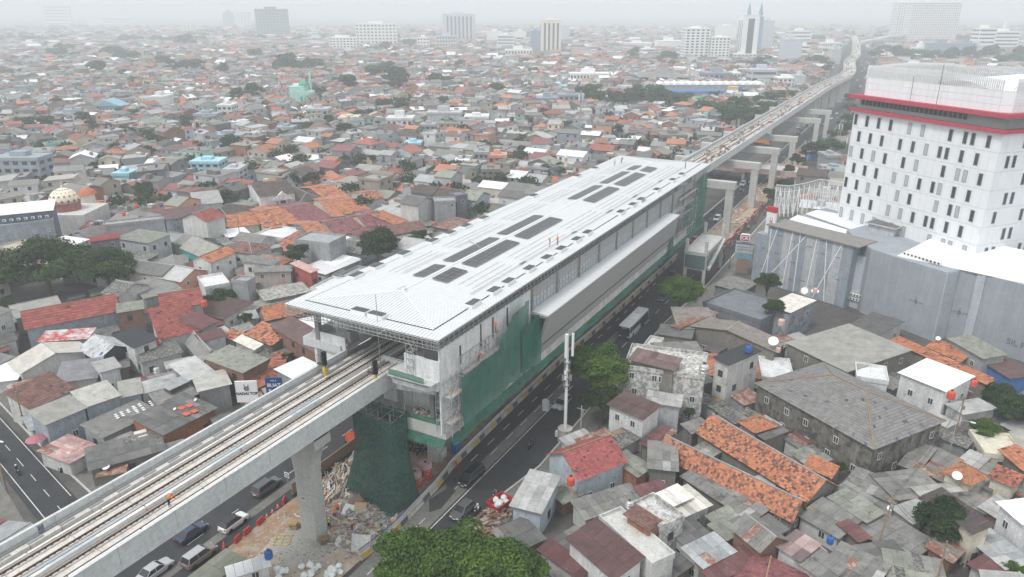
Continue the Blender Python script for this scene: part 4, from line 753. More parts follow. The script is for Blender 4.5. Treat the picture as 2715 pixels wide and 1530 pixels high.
HH = [
 # left middle ground (crop a)
 ('a','f',-60,275,405,205,385,158,10,0,'r_concrete','w_bluegrey','tall plain blue-grey wall block behind the big tree at far left'),
 ('a','s',-60,180,395,135,300,65,12.5,.5,'r_white','w_navy','navy upper storey with bright white roof and wall air conditioners'),
 ('a','s',680,374,905,341,890,310,11,.3,'r_red','w_slate','dark slate cube building with a small red roof'),
 ('a','f',545,318,668,412,705,385,8.3,0,'r_concrete','w_slate','dark low wing joined left of the slate cube building'),
 ('a','f',780,257,1243,206,1225,180,9,0,'r_concrete','w_grey','long bare grey plastered wall building right of the slate cube'),
 ('a','s',1245,207,1528,171,1455,105,9,1.2,'r_brown','w_peel','brown-roofed building with peeling slate blue paint wall'),
 ('a','x',1560,502,1765,452,1605,362,5.2,2.4,'r_beige','w_teal','large beige gabled roof with a turquoise gable wall'),
 ('a','x',1215,607,1432,578,1350,500,4,1.3,'r_grey','w_cream','small grey gabled house with a cream front below the long grey wall'),
 ('a','s',1450,566,1575,516,1530,490,4.4,.6,'r_maroon','w_dirty','maroon lean-to in front of the turquoise gable'),
 ('a','f',1545,727,1738,692,1660,618,6.5,0,'r_concrete','w_white','white balcony house with a littered flat concrete roof'),
 ('a','f',1745,672,1868,682,1990,650,8.2,0,'r_concrete','w_grey','bare concrete two-storey block with graffiti at its foot'),
 ('a','s',1912,602,2195,592,2180,555,7,.6,'r_grey','w_beige','long grey-roofed upper storey behind the graffiti block'),
 ('a','s',1830,520,2060,548,1990,490,8,.5,'r_grey','w_dirty','stepped grey roof at the left end of the long beige storey'),
 ('a','s',2195,537,2345,606,2415,592,8.4,.2,'r_palered','w_red','narrow red corrugated rooftop hut beside the station eave'),
 ('a','s',2005,817,2345,747,2215,690,4.2,.3,'r_concrete','w_grey','low flat grey roof just left of the station roof corner'),
 ('a','x',2175,470,2475,432,2285,345,4,2.3,'t_rusty','w_cream','cream house with a wide rusty-orange gabled roof by the row houses'),
 ('a','g',195,1030,905,888,285,878,6.4,2.1,'t_red','w_bluegrey','long red tiled roof over a blue-grey wall at left'),
 ('a','g',1225,885,1530,835,1195,772,8,1.6,'t_red','w_dirty','upper bright red tiled roof beside an orange water tank'),
 ('a','s',1205,1105,1512,1042,1120,885,6,2.2,'t_red','w_dirty','lower bright red tiled roof with a white pipe down it'),
 ('a','s',1520,1030,1640,975,1560,865,6.5,1.2,'r_maroon','w_grey','maroon metal roof hanging over the red tiled pair'),
 ('a','s',890,908,1080,878,850,850,7.5,.3,'r_grgreen','w_brick','patched hut with brick wall at the right end of the long red roof'),
 ('a','g',120,950,470,872,135,845,5,1.4,'r_beige','w_grey','beige hipped sheet roof behind the long red tiled roof'),
 ('a','s',1090,800,1372,737,1280,622,6,.5,'r_grey','w_grey','weathered grey terrace roof with a roof window in the left middle'),
 ('a','s',820,667,975,627,765,590,4.5,.4,'r_grey','w_white','small grey roof with white fascia right of the big left tree'),
 ('a','s',980,645,1195,602,960,530,4,.4,'r_grgreen','w_dirty','flat greenish grey roof below the red-topped slate cube'),
 ('a','s',290,1127,660,1102,620,1032,4.8,.3,'r_patch','w_grey','ragged red and white painted tin roof at left'),
 ('a','s',1010,1171,1182,1106,1040,1012,7,.9,'r_black','w_white','black sheet roof framed in white below the red tiled pair'),
 ('a','s',400,200,545,185,500,120,5,.4,'r_grey','w_old','dark open-fronted house beside the blue-grey wall block'),
 # lower left (crop e, f, g)
 ('e','x',265,522,1160,246,1068,105,5,1.9,'r_cream','w_dirty','wide cream metal gabled roof at lower left'),
 ('e','x',1240,352,1680,202,1560,30,5.6,1.8,'r_patch_grey','w_black','patchy silver gabled roof with a black gable wall'),
 ('e','s',1780,387,2293,256,2130,132,4.8,.5,'r_rough','w_dirty','rough mossy corrugated roof over a long dirty white wall'),
 ('e','s',700,642,1215,575,1130,345,5,.8,'r_steel','w_dirty','dark streaked steel sheet roof beside the white box'),
 ('e','s',390,977,925,708,590,520,5,2.0,'t_brown','w_dirty','large brown tiled slope with one bright red strip at far left'),
 ('e','s',1260,512,1513,442,1400,332,6.6,.2,'r_lgrey','w_white','white box hut with pale metal lid among the lower left roofs'),
 ('e','s',1080,947,1505,802,1365,612,7,.6,'r_beige','w_bluegrey','beige sheet roof over a blue-grey side wall, right half of the pair'),
 ('e','s',577,1167,1080,957,965,772,7,.6,'r_beige','w_bluegrey','beige sheet roof over an open dark loft, left half of the pair'),
 ('e','s',1530,827,1785,772,1650,607,6.4,.4,'r_beige','w_bluegrey','small beige sheet roof right of the beige roof pair'),
 ('e','s',1790,782,2260,652,2180,537,6,.4,'r_lgrey','w_dirty','pale grey roof below the rooftop drum with tanks'),
 ('f','s',475,1082,785,972,570,782,7,.6,'r_lgrey','w_grey','large plain pale grey roof with a white edge cap'),
 ('f','s',605,1225,1000,1132,800,985,6.4,.4,'r_beige','w_grey','lower pale roof beside the round white pawnshop sign'),
 ('e','s',2145,727,2370,622,2310,560,7.3,.2,'r_silver','w_dark','raised light metal lid over a dark roof gap'),
 ('e','s',2010,935,2490,782,2370,642,5.4,.4,'r_grey','w_grey','plain brownish grey roof above the roof with red patches'),
 ('e','s',2062,1292,2720,960,1838,1000,5.6,.4,'r_dark','w_redbrick','dark asbestos roof with red patches and an orange brick end wall'),
 ('e','s',1300,1330,1990,1005,1150,1122,4.6,.4,'r_grey','w_grey','grey roof dotted with rows of small white patches'),
 ('g','s',522,590,740,468,430,425,3.4,.3,'r_palered','w_dirty','low rusting white metal roof near the pink umbrella'),
 ('g','s',680,642,1242,487,560,508,4.2,.4,'r_dark','w_old','broad dark grey roof with a cream square skylight beside the viaduct'),
 ('g','s',740,690,940,655,700,600,3.2,.2,'r_rust','w_old','small rusty roof carrying a dish beside the viaduct parapet'),
 ('g','s',235,345,320,318,180,245,2.8,.2,'r_silver','w_dirty','tiny street kiosk with white tin roof near the umbrella'),
 ('e','s',0,400,175,318,380,65,4,.3,'r_grey','w_dirty','long grey roof slope at the left picture edge'),
 ('e','s',-100,172,205,102,130,20,5,.3,'r_dark','w_dirty','weathered dark roof over a wall with air conditioner at left edge'),
 ('e','s',-120,640,205,600,120,385,3.4,.2,'r_white','w_white','white shopfront canopy at the far left edge'),
 ('f','g',1450,322,2150,172,1345,167,5,2.0,'t_orange','w_old','orange tiled roof partly hidden by the station roof corner'),
 ('f','s',1205,500,1530,642,1500,395,5,1.3,'t_mottle','w_old','steep rough orange tiled slope below the station corner'),
 ('f','s',1050,580,1180,492,960,490,5,.6,'t_mottle','w_old','small ragged orange tiled slope left of the steep one'),
 ('f','s',642,600,945,517,862,442,6.6,.4,'r_maroon','w_white','white rooftop hut with maroon sheet roof and terrace'),
 ('f','x',655,852,890,790,590,570,4.6,1.7,'r_grey','w_old','grey gabled roof pointing at the brick shed'),
 ('f','s',1058,580,1312,697,1372,627,5.2,.4,'r_cream','w_dirty','cream flat sheet wedged between orange tiles'),
 ('f','s',1160,987,1470,822,838,722,8,.7,'r_grgreen','w_brick','tall greenish grey shed roof over brown brick walls'),
 ('f','s',960,1112,1060,1100,905,930,3.6,.6,'t_rusty','w_old','rusty red tile patch left of the brown brick shed'),
 ('f','s',1215,1247,1610,1032,1490,932,4,.9,'t_rusty','w_old','rusty red tiled porch roof between sign boards and brick shed'),
 ('f','s',1575,947,1790,1058,2112,897,6,.2,'r_white','w_grey','bright white flat roof close behind the viaduct parapet'),
 ('f','s',1520,402,2088,742,2260,560,8,.8,'r_brown','w_brick','brown roof with a long brick side wall beside the station end'),
 ('f','s',1470,962,1640,960,1400,742,4,.8,'t_rusty','w_old','dark orange roof under the brick-walled house'),
 # row houses and surroundings (crop d, b)
 ('d','g',562,113,812,83,505,18,8.6,2.4,'t_dkbrown','w_white','white two-storey house with pediment portico and dark brown roof'),
 ('d','h',345,277,520,182,440,97,5,2.2,'t_dkbrown','w_grey','charcoal hipped roof house left of the white portico house'),
 ('d','s',95,173,297,153,200,72,9,.5,'r_lgrey','w_dirty','pale box building with light roof and air conditioners'),
 ('d','h',850,150,1010,126,900,40,5,1.9,'t_dkbrown','w_dirty','black-brown hipped roofs right of the portico house'),
 ('d','g',1030,128,1190,102,1010,38,5,1.8,'t_orange','w_old','clean orange gabled roof above the row houses'),
 ('d','g',1340,135,1454,117,1330,75,6,1.2,'t_mottle','w_dirty','rough orange-topped house at the right end above the row'),
 ('d','s',332,404,495,379,312,347,3.4,.2,'r_white','w_slate','white awning roof at the left end of the row houses'),
 ('d','s',1030,666,1280,562,1150,508,4,.2,'r_white','w_dirty','broad white flat roof left of the dark tree by the station'),
 ('d','s',1066,500,1185,472,1072,407,3.2,.2,'r_white','w_dirty','white carport roof with grey skylight below the lower row'),
 ('d','s',1222,456,1298,434,1228,378,3.2,.2,'r_white','w_dirty','second white carport roof right of the grey skylight one'),
 ('d','s',1115,440,1225,470,1180,400,3.2,.2,'r_grey','w_dirty','grey strip roof between two white carports'),
 ('d','g',340,330,560,308,500,225,4.1,1.6,'t_orange','w_cream','hipped orange end house of the upper row'),
 ('d','g',600,340,712,325,568,215,4.2,2.0,'t_mottle','w_cream','mottled orange-black tiled unit of the upper row'),
 ('d','g',740,320,857,300,710,193,4.2,2.0,'t_orange','w_cream','plain orange unit beside the mottled one in the upper row'),
 ('d','g',865,298,967,280,835,173,4.2,2.0,'t_maroon','w_cream','left of two purple-maroon units in the upper row'),
 ('d','g',975,278,1077,258,942,153,4.2,2.0,'t_maroon','w_cream','right of two purple-maroon units in the upper row'),
 ('d','g',1085,256,1162,246,1050,133,4.2,2.0,'t_orange','w_cream','narrow orange unit right of the maroon ones'),
 ('d','g',1180,236,1355,201,1190,110,4.2,2.0,'t_orange','w_cream','wide orange unit closing the upper row at right'),
 ('d','g',965,416,1092,391,918,298,4,2.0,'t_orange','w_slate','orange first unit of the lower row with slate end wall'),
 ('d','g',1115,386,1222,366,1068,280,4,2.0,'t_maroon','w_cream','large maroon second unit of the lower row'),
 ('d','g',1222,342,1292,326,1190,258,4,2.0,'t_maroon','w_cream','maroon third unit of the lower row, partly overlapped'),
 ('d','g',1330,328,1412,314,1295,240,4,2.0,'t_maroon','w_cream','maroon fourth unit of the lower row'),
 ('d','s',1280,402,1374,362,1345,318,4.6,1.0,'t_maroon','w_grey','maroon roof with dormer in front of the lower row'),
 ('b','g',408,246,496,213,372,118,4,2,'t_orange','w_cream','orange unit ending the lower row near the station'),
 ('b','g',300,262,394,246,250,143,4,2,'t_maroon','w_cream','maroon fifth unit beside the orange end of the lower row'),
 ('b','g',400,316,640,274,365,252,5,1.4,'t_brown','w_grey','brown gabled roof with grey walls next to the station roof'),
 ('b','s',838,288,1000,216,895,172,4.2,.3,'r_rust','w_old','mossy rust-green roof next to the station roof'),
 ('b','f',700,76,865,69,850,38,10.5,0,'r_concrete','w_grey','grey concrete house with balcony beside a dark slate block'),
 ('b','f',868,32,955,22,940,-12,11.5,0,'r_concrete','w_slate','dark slate block beside the grey balcony house'),
 ('b','s',985,0,1130,-25,1040,-80,5.6,.8,'r_grey','w_dirty','grey shed roof just left of the station eave'),
 ('b','s',475,360,690,300,560,235,4,.3,'r_grey','w_grey','low grey roof behind the dark tree beside the station'),
 ('b','s',20,420,110,395,45,330,3.6,.2,'r_grey','w_dirty','grey and white carport roof left of the dark tree'),
 ('b','s',-10,560,130,500,60,455,4,.2,'r_white','w_dirty','dirty white roof under the dark tree beside the station'),
 # right side (crops k, h, l, c, i)
 ('k','g',640,1380,1226,1146,1045,828,7,2.2,'t_redpatch','w_ltblue','steep red roof with bright tile patches on pale blue walls'),
 ('h','s',1287,906,1505,962,1795,735,6,.7,'r_lgrey','w_ltblue','pale corrugated roof on a light blue wall by the roadside'),
 ('k','s',1020,436,1455,621,1702,471,8.5,.4,'r_brown','w_white','white-painted house with brown sheet roof and graffiti side'),
 ('k','s',1500,402,1915,465,2012,345,7.4,.2,'r_lgrey','w_lgrey','light grey flat roof with skylight strip behind the white-painted house'),
 ('k','s',530,985,820,865,650,782,4.6,.4,'r_lgrey','w_dirty','small curved pale roof beside the road kerb'),
 ('k','s',700,975,1060,830,1040,740,5.2,.3,'r_rust','w_old','rusty brown roof strip behind the red patched roof'),
 ('k','s',1430,932,1600,1002,1830,762,4.2,.3,'r_maroon','w_old','maroon tin roof between the white-painted house and orange hall'),
 ('k','s',1372,1340,1520,1238,1238,1095,5,.6,'r_grgreen','w_redbrick','small grey sheet roof over an orange brick gable'),
 ('k','s',1525,1235,1880,1272,1400,892,5.6,.4,'r_grey','w_old','long ragged grey roof left of the orange tiled halls'),
 ('l','f',1205,1112,2228,1250,2160,940,12,0,'r_concrete','w_stained','tall stained white building with a littered open roof and steel tank'),
 ('l','s',1290,1012,1838,1146,1932,1010,13.4,.5,'r_browngrey','w_old','rounded slate and brown canopy roof over the stained white building'),
 ('c','s',345,1302,585,1197,520,1130,13.2,.2,'r_black','w_dirty','white tower house with a black roof edge and a blue tank'),
 ('c','x',0,1002,690,1197,772,1130,7,1.6,'r_brownpale','w_old','wide brown-grey gabled roof with a lattice dish'),
 ('c','s',790,1137,1240,1353,1905,1267,8,.4,'r_beige','w_old','very long stained beige sheet roof below the blue-grey mall wall'),
 ('c','s',1575,1117,2290,1442,2325,1398,6.6,.4,'t_orange','w_old','long narrow bright orange tiled strip roof'),
 ('c','s',1850,1162,2100,1272,2032,1160,6.2,1.0,'t_orange','w_grey','orange tiled roof under the grey upper storey house'),
 ('c','s',2010,1107,2270,1253,2420,1212,9,.4,'r_grgreen','w_grey','grey-roofed upper storey with two dark windows below the mall wall'),
 ('c','s',2250,1267,2470,1402,2575,1332,7,.3,'r_brown','w_blue','brown patched tin roof over blue wall at the right'),
 ('c','s',640,852,810,906,1058,834,9.2,.1,'r_cream','w_peel','slate blue rooftop block with peeling paint and cream lid'),
 ('c','f',150,836,588,976,700,822,7,0,'r_concrete','w_slate','grey roof terrace with zigzag parapet left of the peeling block'),
 ('c','s',240,697,450,752,600,690,6.4,.3,'r_grey','w_slate','grey sheet roof with slate wall under the diagonal-striped building'),
 ('c','s',1260,1002,1480,1076,1742,1002,5,.4,'r_dark','w_dirty','dark grey low roof at the foot of the blue-grey mall wall'),
 ('c','f',1310,1402,1555,1440,1650,1345,8,0,'r_concrete','w_white','sunken concrete roof deck edged by a white wall'),
 ('c','s',1640,1362,1985,1500,2200,1392,10,.3,'r_white','w_white','white three-storey shophouse with a white and pale red roof'),
 ('l','s',1900,620,2370,628,2190,365,7,1.0,'r_brownpale','w_old','brown-grey roof slope behind the roadside tree'),
 ('l','s',1820,585,1905,620,2190,355,7.5,.3,'r_rust','w_white','rust-red stained tin roof slope beside the roadside tree'),
 ('l','s',1640,690,2050,750,2240,650,6.4,.3,'r_dark','w_old','dark corrugated roof behind the white roadside parapet'),
 ('l','s',1620,925,2180,905,2240,790,6.8,.3,'r_grey','w_dirty','grey roof between the parapet deck and stained white building'),
 ('l','f',1430,880,1610,915,1740,770,6.5,0,'r_concrete','w_dirty','small whitish roof deck behind the roadside parapet'),
 ('i','h',560,-12,1440,476,1905,236,9,3.2,'t_grey','w_oldstain','big old concrete hall with a grey corrugated hipped roof'),
 ('i','g',112,354,940,870,1062,712,4.6,2.1,'t_mottle','w_old','upper of two long mottled orange tiled roofs'),
 ('i','g',-174,508,830,1010,945,897,4.2,2.1,'t_mottle','w_old','lower of two long mottled orange tiled roofs'),
 ('i','s',0,692,520,1027,812,1020,3.4,.5,'r_grey','w_old','long grey sheet apron along the lower orange roof'),
 ('i','h',430,272,545,350,677,286,6,1.0,'t_orange','w_grey','small orange hipped roof with turquoise edge by the old hall'),
 ('i','s',520,342,622,411,770,340,5,.3,'r_dark','w_old','dark grey lean-to below the small orange roof'),
 ('i','s',930,607,1120,692,1167,666,4.5,.8,'t_orange','w_old','small bright orange roof at the hall foot'),
 ('i','s',1430,682,1620,866,1845,696,4,.2,'r_grey','w_dirty','plain grey square roof in front of the old hall corner'),
 ('i','s',1640,602,1770,652,1950,502,3.8,.2,'r_grey','w_old','grey awning roof along the old hall right side'),
 ('i','s',1230,742,1600,892,1430,672,3.5,.2,'r_grey','w_dirty','grey sheet roof left of the square one'),
 ('i','s',1110,852,1390,1032,1490,952,4,.2,'r_grgreen','w_dirty','faded grey roof ending at a jagged edge below the square one'),
 ('i','s',885,985,1175,1150,1385,1035,3.6,.2,'r_grey','w_dirty','grey roof beyond the orange roofs right end'),
 ('i','s',1590,932,1740,1042,1795,892,3.8,.2,'r_lgrey','w_dirty','pale roof beside the leaning street pole'),
 ('i','s',1745,782,1800,835,2050,752,4.5,.3,'r_beige','w_dirty','beige-grey roof with curved front edge'),
 ('i','s',1260,1062,1700,1332,2050,1272,3.2,.2,'r_grey','w_old','wide patched grey roof field in the lower right'),
 ('i','s',1310,1222,1420,1342,1672,1272,3.7,.1,'r_dark','w_old','dark grey square roof on the patched roof field'),
 ('i','s',1182,1052,1330,1176,1400,1165,4,.1,'r_maroon','w_old','narrow maroon roof strip on the patched field'),
 ('i','s',720,1217,885,1321,1082,1241,6,.3,'r_silvermaroon','w_white','white-walled hut with half silver half maroon roof'),
 ('i','s',870,1332,1085,1480,1270,1400,5.5,.3,'r_grey','w_dirty','grey roof in front of the half silver hut'),
 ('i','x',590,1245,775,1165,570,1000,6.8,1.2,'r_grey','w_brick','grey gabled roof over a brown plastered end wall'),
 ('i','s',30,1222,210,1136,60,1022,5,.3,'r_dark','w_dirty','dark grey roof with faint red and white painted letters'),
 ('i','s',150,1372,385,1252,205,1142,5,.3,'r_silver','w_dirty','bright silver corrugated roof with a bent pale gutter'),
 ('i','s',220,1480,580,1337,430,1237,4.5,.3,'r_maroon','w_old','wide maroon roof at the bottom beside the silver one'),
 ('i','s',-20,1000,205,902,20,772,5,.3,'r_cream','w_dirty','cream sheet roof with a white patch left of the silver one'),
 ('i','s',330,1162,420,1112,300,1012,4,.2,'r_grgreen','w_old','narrow dull roof above the silver corrugated one'),
 ('i','s',1060,1380,1420,1560,1640,1400,4.4,.2,'r_grey','w_dirty','grey roof with a maroon square at the bottom edge'),
 ('i','s',1560,1470,2000,1560,2050,1350,3.8,.2,'r_grgreen','w_dirty','dull grey roof at the bottom edge below the patched field'),
 ('i','h',1980,642,2165,742,2322,702,6,1.2,'t_orange','w_cream','clean orange hipped roof beside a white dish'),
 ('i','s',2322,692,2500,767,2578,692,6,.6,'t_rusty','w_cream','rusty tiled slope right of the clean orange hipped roof'),
 ('i','s',1830,842,2195,1117,2330,1060,7.6,.6,'r_dkbrown2','w_cream','large dark brown felt roof with cream end panels'),
 ('i','s',2390,892,2576,1052,2600,700,9,.4,'r_white','w_white','white house with bright white sheet roof and olive band at the right edge'),
 ('i','s',2140,1142,2440,1386,2600,1312,4,.2,'r_silver','w_dark','grey carport roof over parked motorbikes'),
 ('i','s',2400,492,2576,640,2640,560,5,.7,'t_orange','w_old','orange tiled corner of a roof at the right edge'),
 ('i','s',2232,107,2365,178,2190,262,6,.2,'r_lgrey','w_dirty','pale canopy roof right of the white shophouse'),
 ('h','s',1716,1160,2060,1462,2335,1357,8,.8,'r_maroonbig','w_white','large dark maroon sheet roof in front of the flat concrete roof'),
 ('h','f',1942,1005,2345,1371,2520,1290,8.6,0,'r_concrete','w_dirty','cracked flat concrete roof with parapet beside the maroon slope'),
 ('h','f',2165,917,2400,1100,2505,940,8.7,0,'r_concrete','w_stained','raised back corner of the cracked flat concrete roof'),
 ('h','s',2150,977,2320,1089,2392,1020,10.3,.3,'t_brown','w_redbrick','brick stair hut with brown tiled lid on the flat roof'),
 ('h','s',1500,1242,1800,1452,1885,1385,4.2,.3,'r_maroon','w_dirty','low maroon roof beside the bottom trees'),
 ('h','s',1842,1010,2280,872,2150,760,4.2,.3,'r_grey','w_dirty','long grey corrugated roof below the pale blue house'),
 ('h','s',2280,852,2470,802,2390,730,4.6,.2,'r_maroon','w_old','dark maroon roof right of the pale blue house'),
 ('h','s',2490,912,2640,842,2400,822,6,.2,'r_cream','w_dirty','cream roof patch with grey square beside the brick hut'),
 ('q','s',610,1452,1110,1300,1165,1240,2.8,.1,'r_white','w_white','white site container with rusty white lid'),
 ('g','s',1440,1452,1570,1520,1855,1327,3.2,.1,'r_olive','w_old','olive tarpaulin roof of a site hut at the bottom edge'),
]
mat('r_patch_grey', (.52, .53, .54), wave=2.6, dark=(.25, .25, .25), darkamt=.45, scale=.5, objr=.2); mat('w_dark', (.10, .10, .105)); mat('r_browngrey', (.17, .12, .115), wave=2.2, objr=.3, scale=.2)
mat('r_brownpale', (.26, .235, .215), wave=3.2, objr=.08, dark=(.16, .13, .12), darkamt=.2); mat('r_greyhall', (.25, .248, .24), wave=2.2, mott=.1, dark=(.17, .17, .165), darkamt=.2); mat('r_silvermaroon', (.30, .22, .22), wave=2.6, objr=.5)
mat('r_dkbrown2', (.075, .062, .058), mott=.2, fine=.25); mat('r_maroonbig', (.115, .065, .065), wave=2.4, objr=.06)
mat('t_redpatch', (.3, .1, .09), attr=True, mott=.15); TCOL['t_redpatch'] = (.33, .10, .095); TDARK['t_redpatch'] = .05
HOBJ = {}
for i, r in enumerate(HH): HOBJ[r[12]] = house(*r[:8], r[8] if i == 0 else zf(r[0], r[8]), *r[9:13])
# ------------------------------------------------------------------ mall, hotel and their roofs (right)
def prism_thing(name, label, cat, poly, z0, z1, m): 
 b = MB(); b.prism(poly, z0, z1); return tag(b.build(name, m), label, cat)
ex = Vector((23.2, -10.3)).normalized(); ey = Vector((-ex.y, ex.x)); fa = math.atan2(ex.y, ex.x)
def F(o, x, y): return (o[0]+ex.x*x+ey.x*y, o[1]+ex.y*x+ey.y*y)
t = empty('striped_building', (-32.4, 187.3, 0), fa, 'blue-grey building with white diagonal stripes across its windowless wall', 'building'); TL = 25.4
b = MB(); b.box(0, 3.2, 0, 7, 0, 12.6); b.build('side_wing', 'w_bluegrey', t)
cols = ['w_bluegrey', 'w_lgrey', 'w_slate2', 'w_lgrey', 'w_bluegrey', 'w_lgrey', 'w_slate2']
mat('w_slate2', (.30, .335, .385), streak=.15, mott=.14, scale=.4); mat('w_mall', (.335, .365, .40), streak=.14, mott=.1, scale=.3, fine=.06); mat('w_mall_light', (.46, .50, .54), streak=.15, mott=.1, scale=.3)
b = MB(); b.box(3.2, TL, .12, 7, 0, 15.2); b.build('wall', 'w_bluegrey', t)
xs = [3.2, 7.6, 10.6, 13.8, 17.2, 20.4, 23.0, TL]
for i in range(7): b = MB(); b.box(xs[i]+.02, xs[i+1]-.02, 0, .12, .2, 15.1); b.build('wall_panel', cols[i], t)
def stripe(x0, z0_, x1, z1_): b = MB(); d = Vector((x1-x0, 0, z1_-z0_)); n = Vector((d.z, 0, -d.x)).normalized()*.11; b.hexa([(x0-n.x, -.06, z0_-n.z), (x0+n.x, -.06, z0_+n.z), (x0+n.x, 0, z0_+n.z), (x0-n.x, 0, z0_-n.z), (x1-n.x, -.06, z1_-n.z), (x1+n.x, -.06, z1_+n.z), (x1+n.x, 0, z1_+n.z), (x1-n.x, 0, z1_-n.z)]); b.build('stripe', 'white_paint', t)
for a in [(2.2, .5, 5.8, 15), (4.0, 14.6, 4.3, .5), (3.6, .3, 13.6, 15), (10.0, 15, 9.0, .3), (12.0, 15, 12.2, .3), (16.4, 15, 15.4, .3), (18.8, 15, 20.4, .3), (17.4, .3, 22.6, 15)]: stripe(*a)
for x, z in [(6.2, 13.2), (6.0, 8.6), (9.8, 12.6), (10.4, 7.4), (14.2, 12.4), (18.0, 11.6), (19.2, 6.0), (21.6, 11.6), (22.4, 6.4), (7.0, 3.4), (10.6, 3.0), (14.0, 3.6), (2.0, 9.0), (2.2, 4.2)]:
 b = MB(); [b.box(x+i*.42, x+i*.42+.22, -.05, .02 if x > 3 else -.01, z, z+.2) for i in range(3)]; b.build('vent_hole', 'steel_dark', t)
b = MB(); b.box(2.8, TL+1.6, -.5, 7.4, 15.2, 15.5); b.build('roof', 'r_browngrey2', t) if mat('r_browngrey2', (.24, .23, .215), mott=.12) else 0
b = MB(); b.box(TL-.2, TL+6.2, 2.4, 7, 0, 12.6); b.build('side_wall', 'w_mall_light', t)
AC = MB(); AC.box(-.42, .42, -.18, .18, 0, .62); ACm = AC.mesh('air_conditioner', 'white_paint'); AF = MB(); AF.lathe([(.24, 0), (.24, .03)], 10); 
AFm = AF.mesh('fan', 'steel_dark')
def ac(par, x, y, z, rz_=0): o = link('air_conditioner', ACm, par, (x, y, z), rz_); f = link('fan', AFm, o, (-.08, -.185, .31)); f.rotation_euler = (math.pi/2, 0, 0)
rr = random.Random(7)
for i in range(14): ac(t, TL+.5+(i % 7)*.72, 2.1, 2.0+(i//7)*1.0)
for i in range(8): ac(t, TL+4.5+(i % 4)*.72, 2.1, 12.8+(i//4)*.8)
P_ = [(-5.5, 176.6), (-.39, 172.8), (9.3, 166.5), (11.5, 170), (14.8, 169.3), (22.3, 165.5), (60, 147), (90, 200), (10, 235), (-12, 190)]
t = empty('mall', (0, 0, 0), 0, 'huge windowless blue-grey mall block with faint diamond ornaments and white roof', 'building')
b = MB(); b.prism(P_, 0, 15.3); b.build('wall', 'w_mall', t)
b = MB(); b.hexa([(9.28, 166.3, 0), (11.45, 169.85, 0), (11.6, 169.75, 0), (9.43, 166.2, 0), (9.28, 166.3, 15.2), (11.45, 169.85, 15.2), (11.6, 169.75, 15.2), (9.43, 166.2, 15.2)]); b.build('pilaster', 'w_mall_light', t)
b = MB(); b.hexa([(14.7, 169.1, 0), (16.2, 168.3, 0), (16.3, 168.6, 0), (14.8, 169.4, 0), (14.7, 169.1, 15.2), (16.2, 168.3, 15.2), (16.3, 168.6, 15.2), (14.8, 169.4, 15.2)]); b.build('pilaster', 'w_mall_light', t)
def on_wall(p, q_, u, z, off=.06): x = p[0]+(q_[0]-p[0])*u; y = p[1]+(q_[1]-p[1])*u; d = Vector((q_[0]-p[0], q_[1]-p[1])).normalized(); return Vector((x+d.y*off, y-d.x*off, z)), math.atan2(d.y, d.x)
dm_ = MB(); dm_.hexa([(-.5, -.03, 0), (0, -.03, -.62), (0, 0, -.62), (-.5, 0, 0), (0, -.03, .62), (.5, -.03, 0), (.5, 0, 0), (0, 0, .62)])
[dm_.box(x-.13, x+.13, -.03, 0, -.12, .12) for x in (-1.35, -.9, .9, 1.35)]; dm_.box(-.12, .12, -.03, 0, .85, 1.05); dm_.box(-.12, .12, -.03, 0, -1.05, -.85); dmm = dm_.mesh('diamond_ornament', 'w_slate')
for p, q_, u, z in [(P_[1], P_[2], .55, 7.2), (P_[3], P_[4], .5, 6.2), (P_[2], P_[3], .5, 9), (P_[2], P_[3], .4, 5.2), (P_[5], P_[6], .1, 6.4), (P_[5], P_[6], .5, 8)]:
 v, a = on_wall(p, q_, u, z); link('diamond_ornament', dmm, t, v, a)
v, a = on_wall(P_[5], P_[6], .13, 3.2); tx = text_mesh('SIL FLIY  W/ HIL', 1.7, 'w_slate', 'graffiti', t, .03); tx.rotation_euler = (math.pi/2, 0, a); tx.location = v
# white roofs
b = MB()
for pl_, z_ in (([(840, 592), (2330, 1042), (2060, 1188), (1900, 1010), (720, 655)], 14.2), ([(960, 575), (1110, 522), (1500, 590), (2574, 900), (2700, 1120), (2330, 1035)], 14.6)): b.prism([tuple(ap('w', x, y, z_).xy) for x, y in pl_][::-1], z_-.3, z_)
b.hexa([(-.2, 173.6, 15.3), (22, 166.4, 15.3), (30, 180, 15.3), (8, 190, 15.3), (-.2, 173.6, 15.42), (22, 166.4, 15.42), (30, 180, 17.6), (8, 190, 17.6)])
b.hexa([(22.1, 166.3, 15.3), (60, 148, 15.3), (80, 190, 15.3), (30.1, 180, 15.3), (22.1, 166.3, 15.46), (60, 148, 15.46), (80, 190, 18), (30.1, 180, 17.7)])
b.build('white_roof', 'r_whitemall', t) if mat('r_whitemall', (.80, .82, .84), wave=1.2, mott=.05, fine=.03) else 0
b = MB(); b.hexa([(-26.5, 199, 0), (-9.5, 190, 0), (-2, 206, 0), (-20, 216, 0), (-26.5, 199, 14.1), (-9.5, 190, 14.1), (-2, 206, 14.1), (-20, 216, 14.1)]); b.build('rear_block', 'w_mall', t)
for i in range(10): v, a = on_wall(P_[1], P_[2], .05+i*.075, 14.3, .0); ac(t, v.x+1.2, v.y+2.2, 15.5, a)
s_ = tag((lambda bb: (bb.box(-3.2, 3.2, -2.6, 2.6, 13, 17.2), bb.build('stair_hut', 'w_lgrey', None, (-3.6, 193, 0), fa))[1])(MB()), 'grey stair hut with dark flat lid on the white mall roof', 'stair hut')
b = MB(); b.box(-3.8, 3.8, -3.2, 3.2, 17.2, 17.5); b.build('lid', 'w_lgrey', s_); b = MB(); b.box(-3.5, 3.5, -2.9, 2.9, 17.5, 17.56); b.build('lid_felt', 'r_dark', s_)
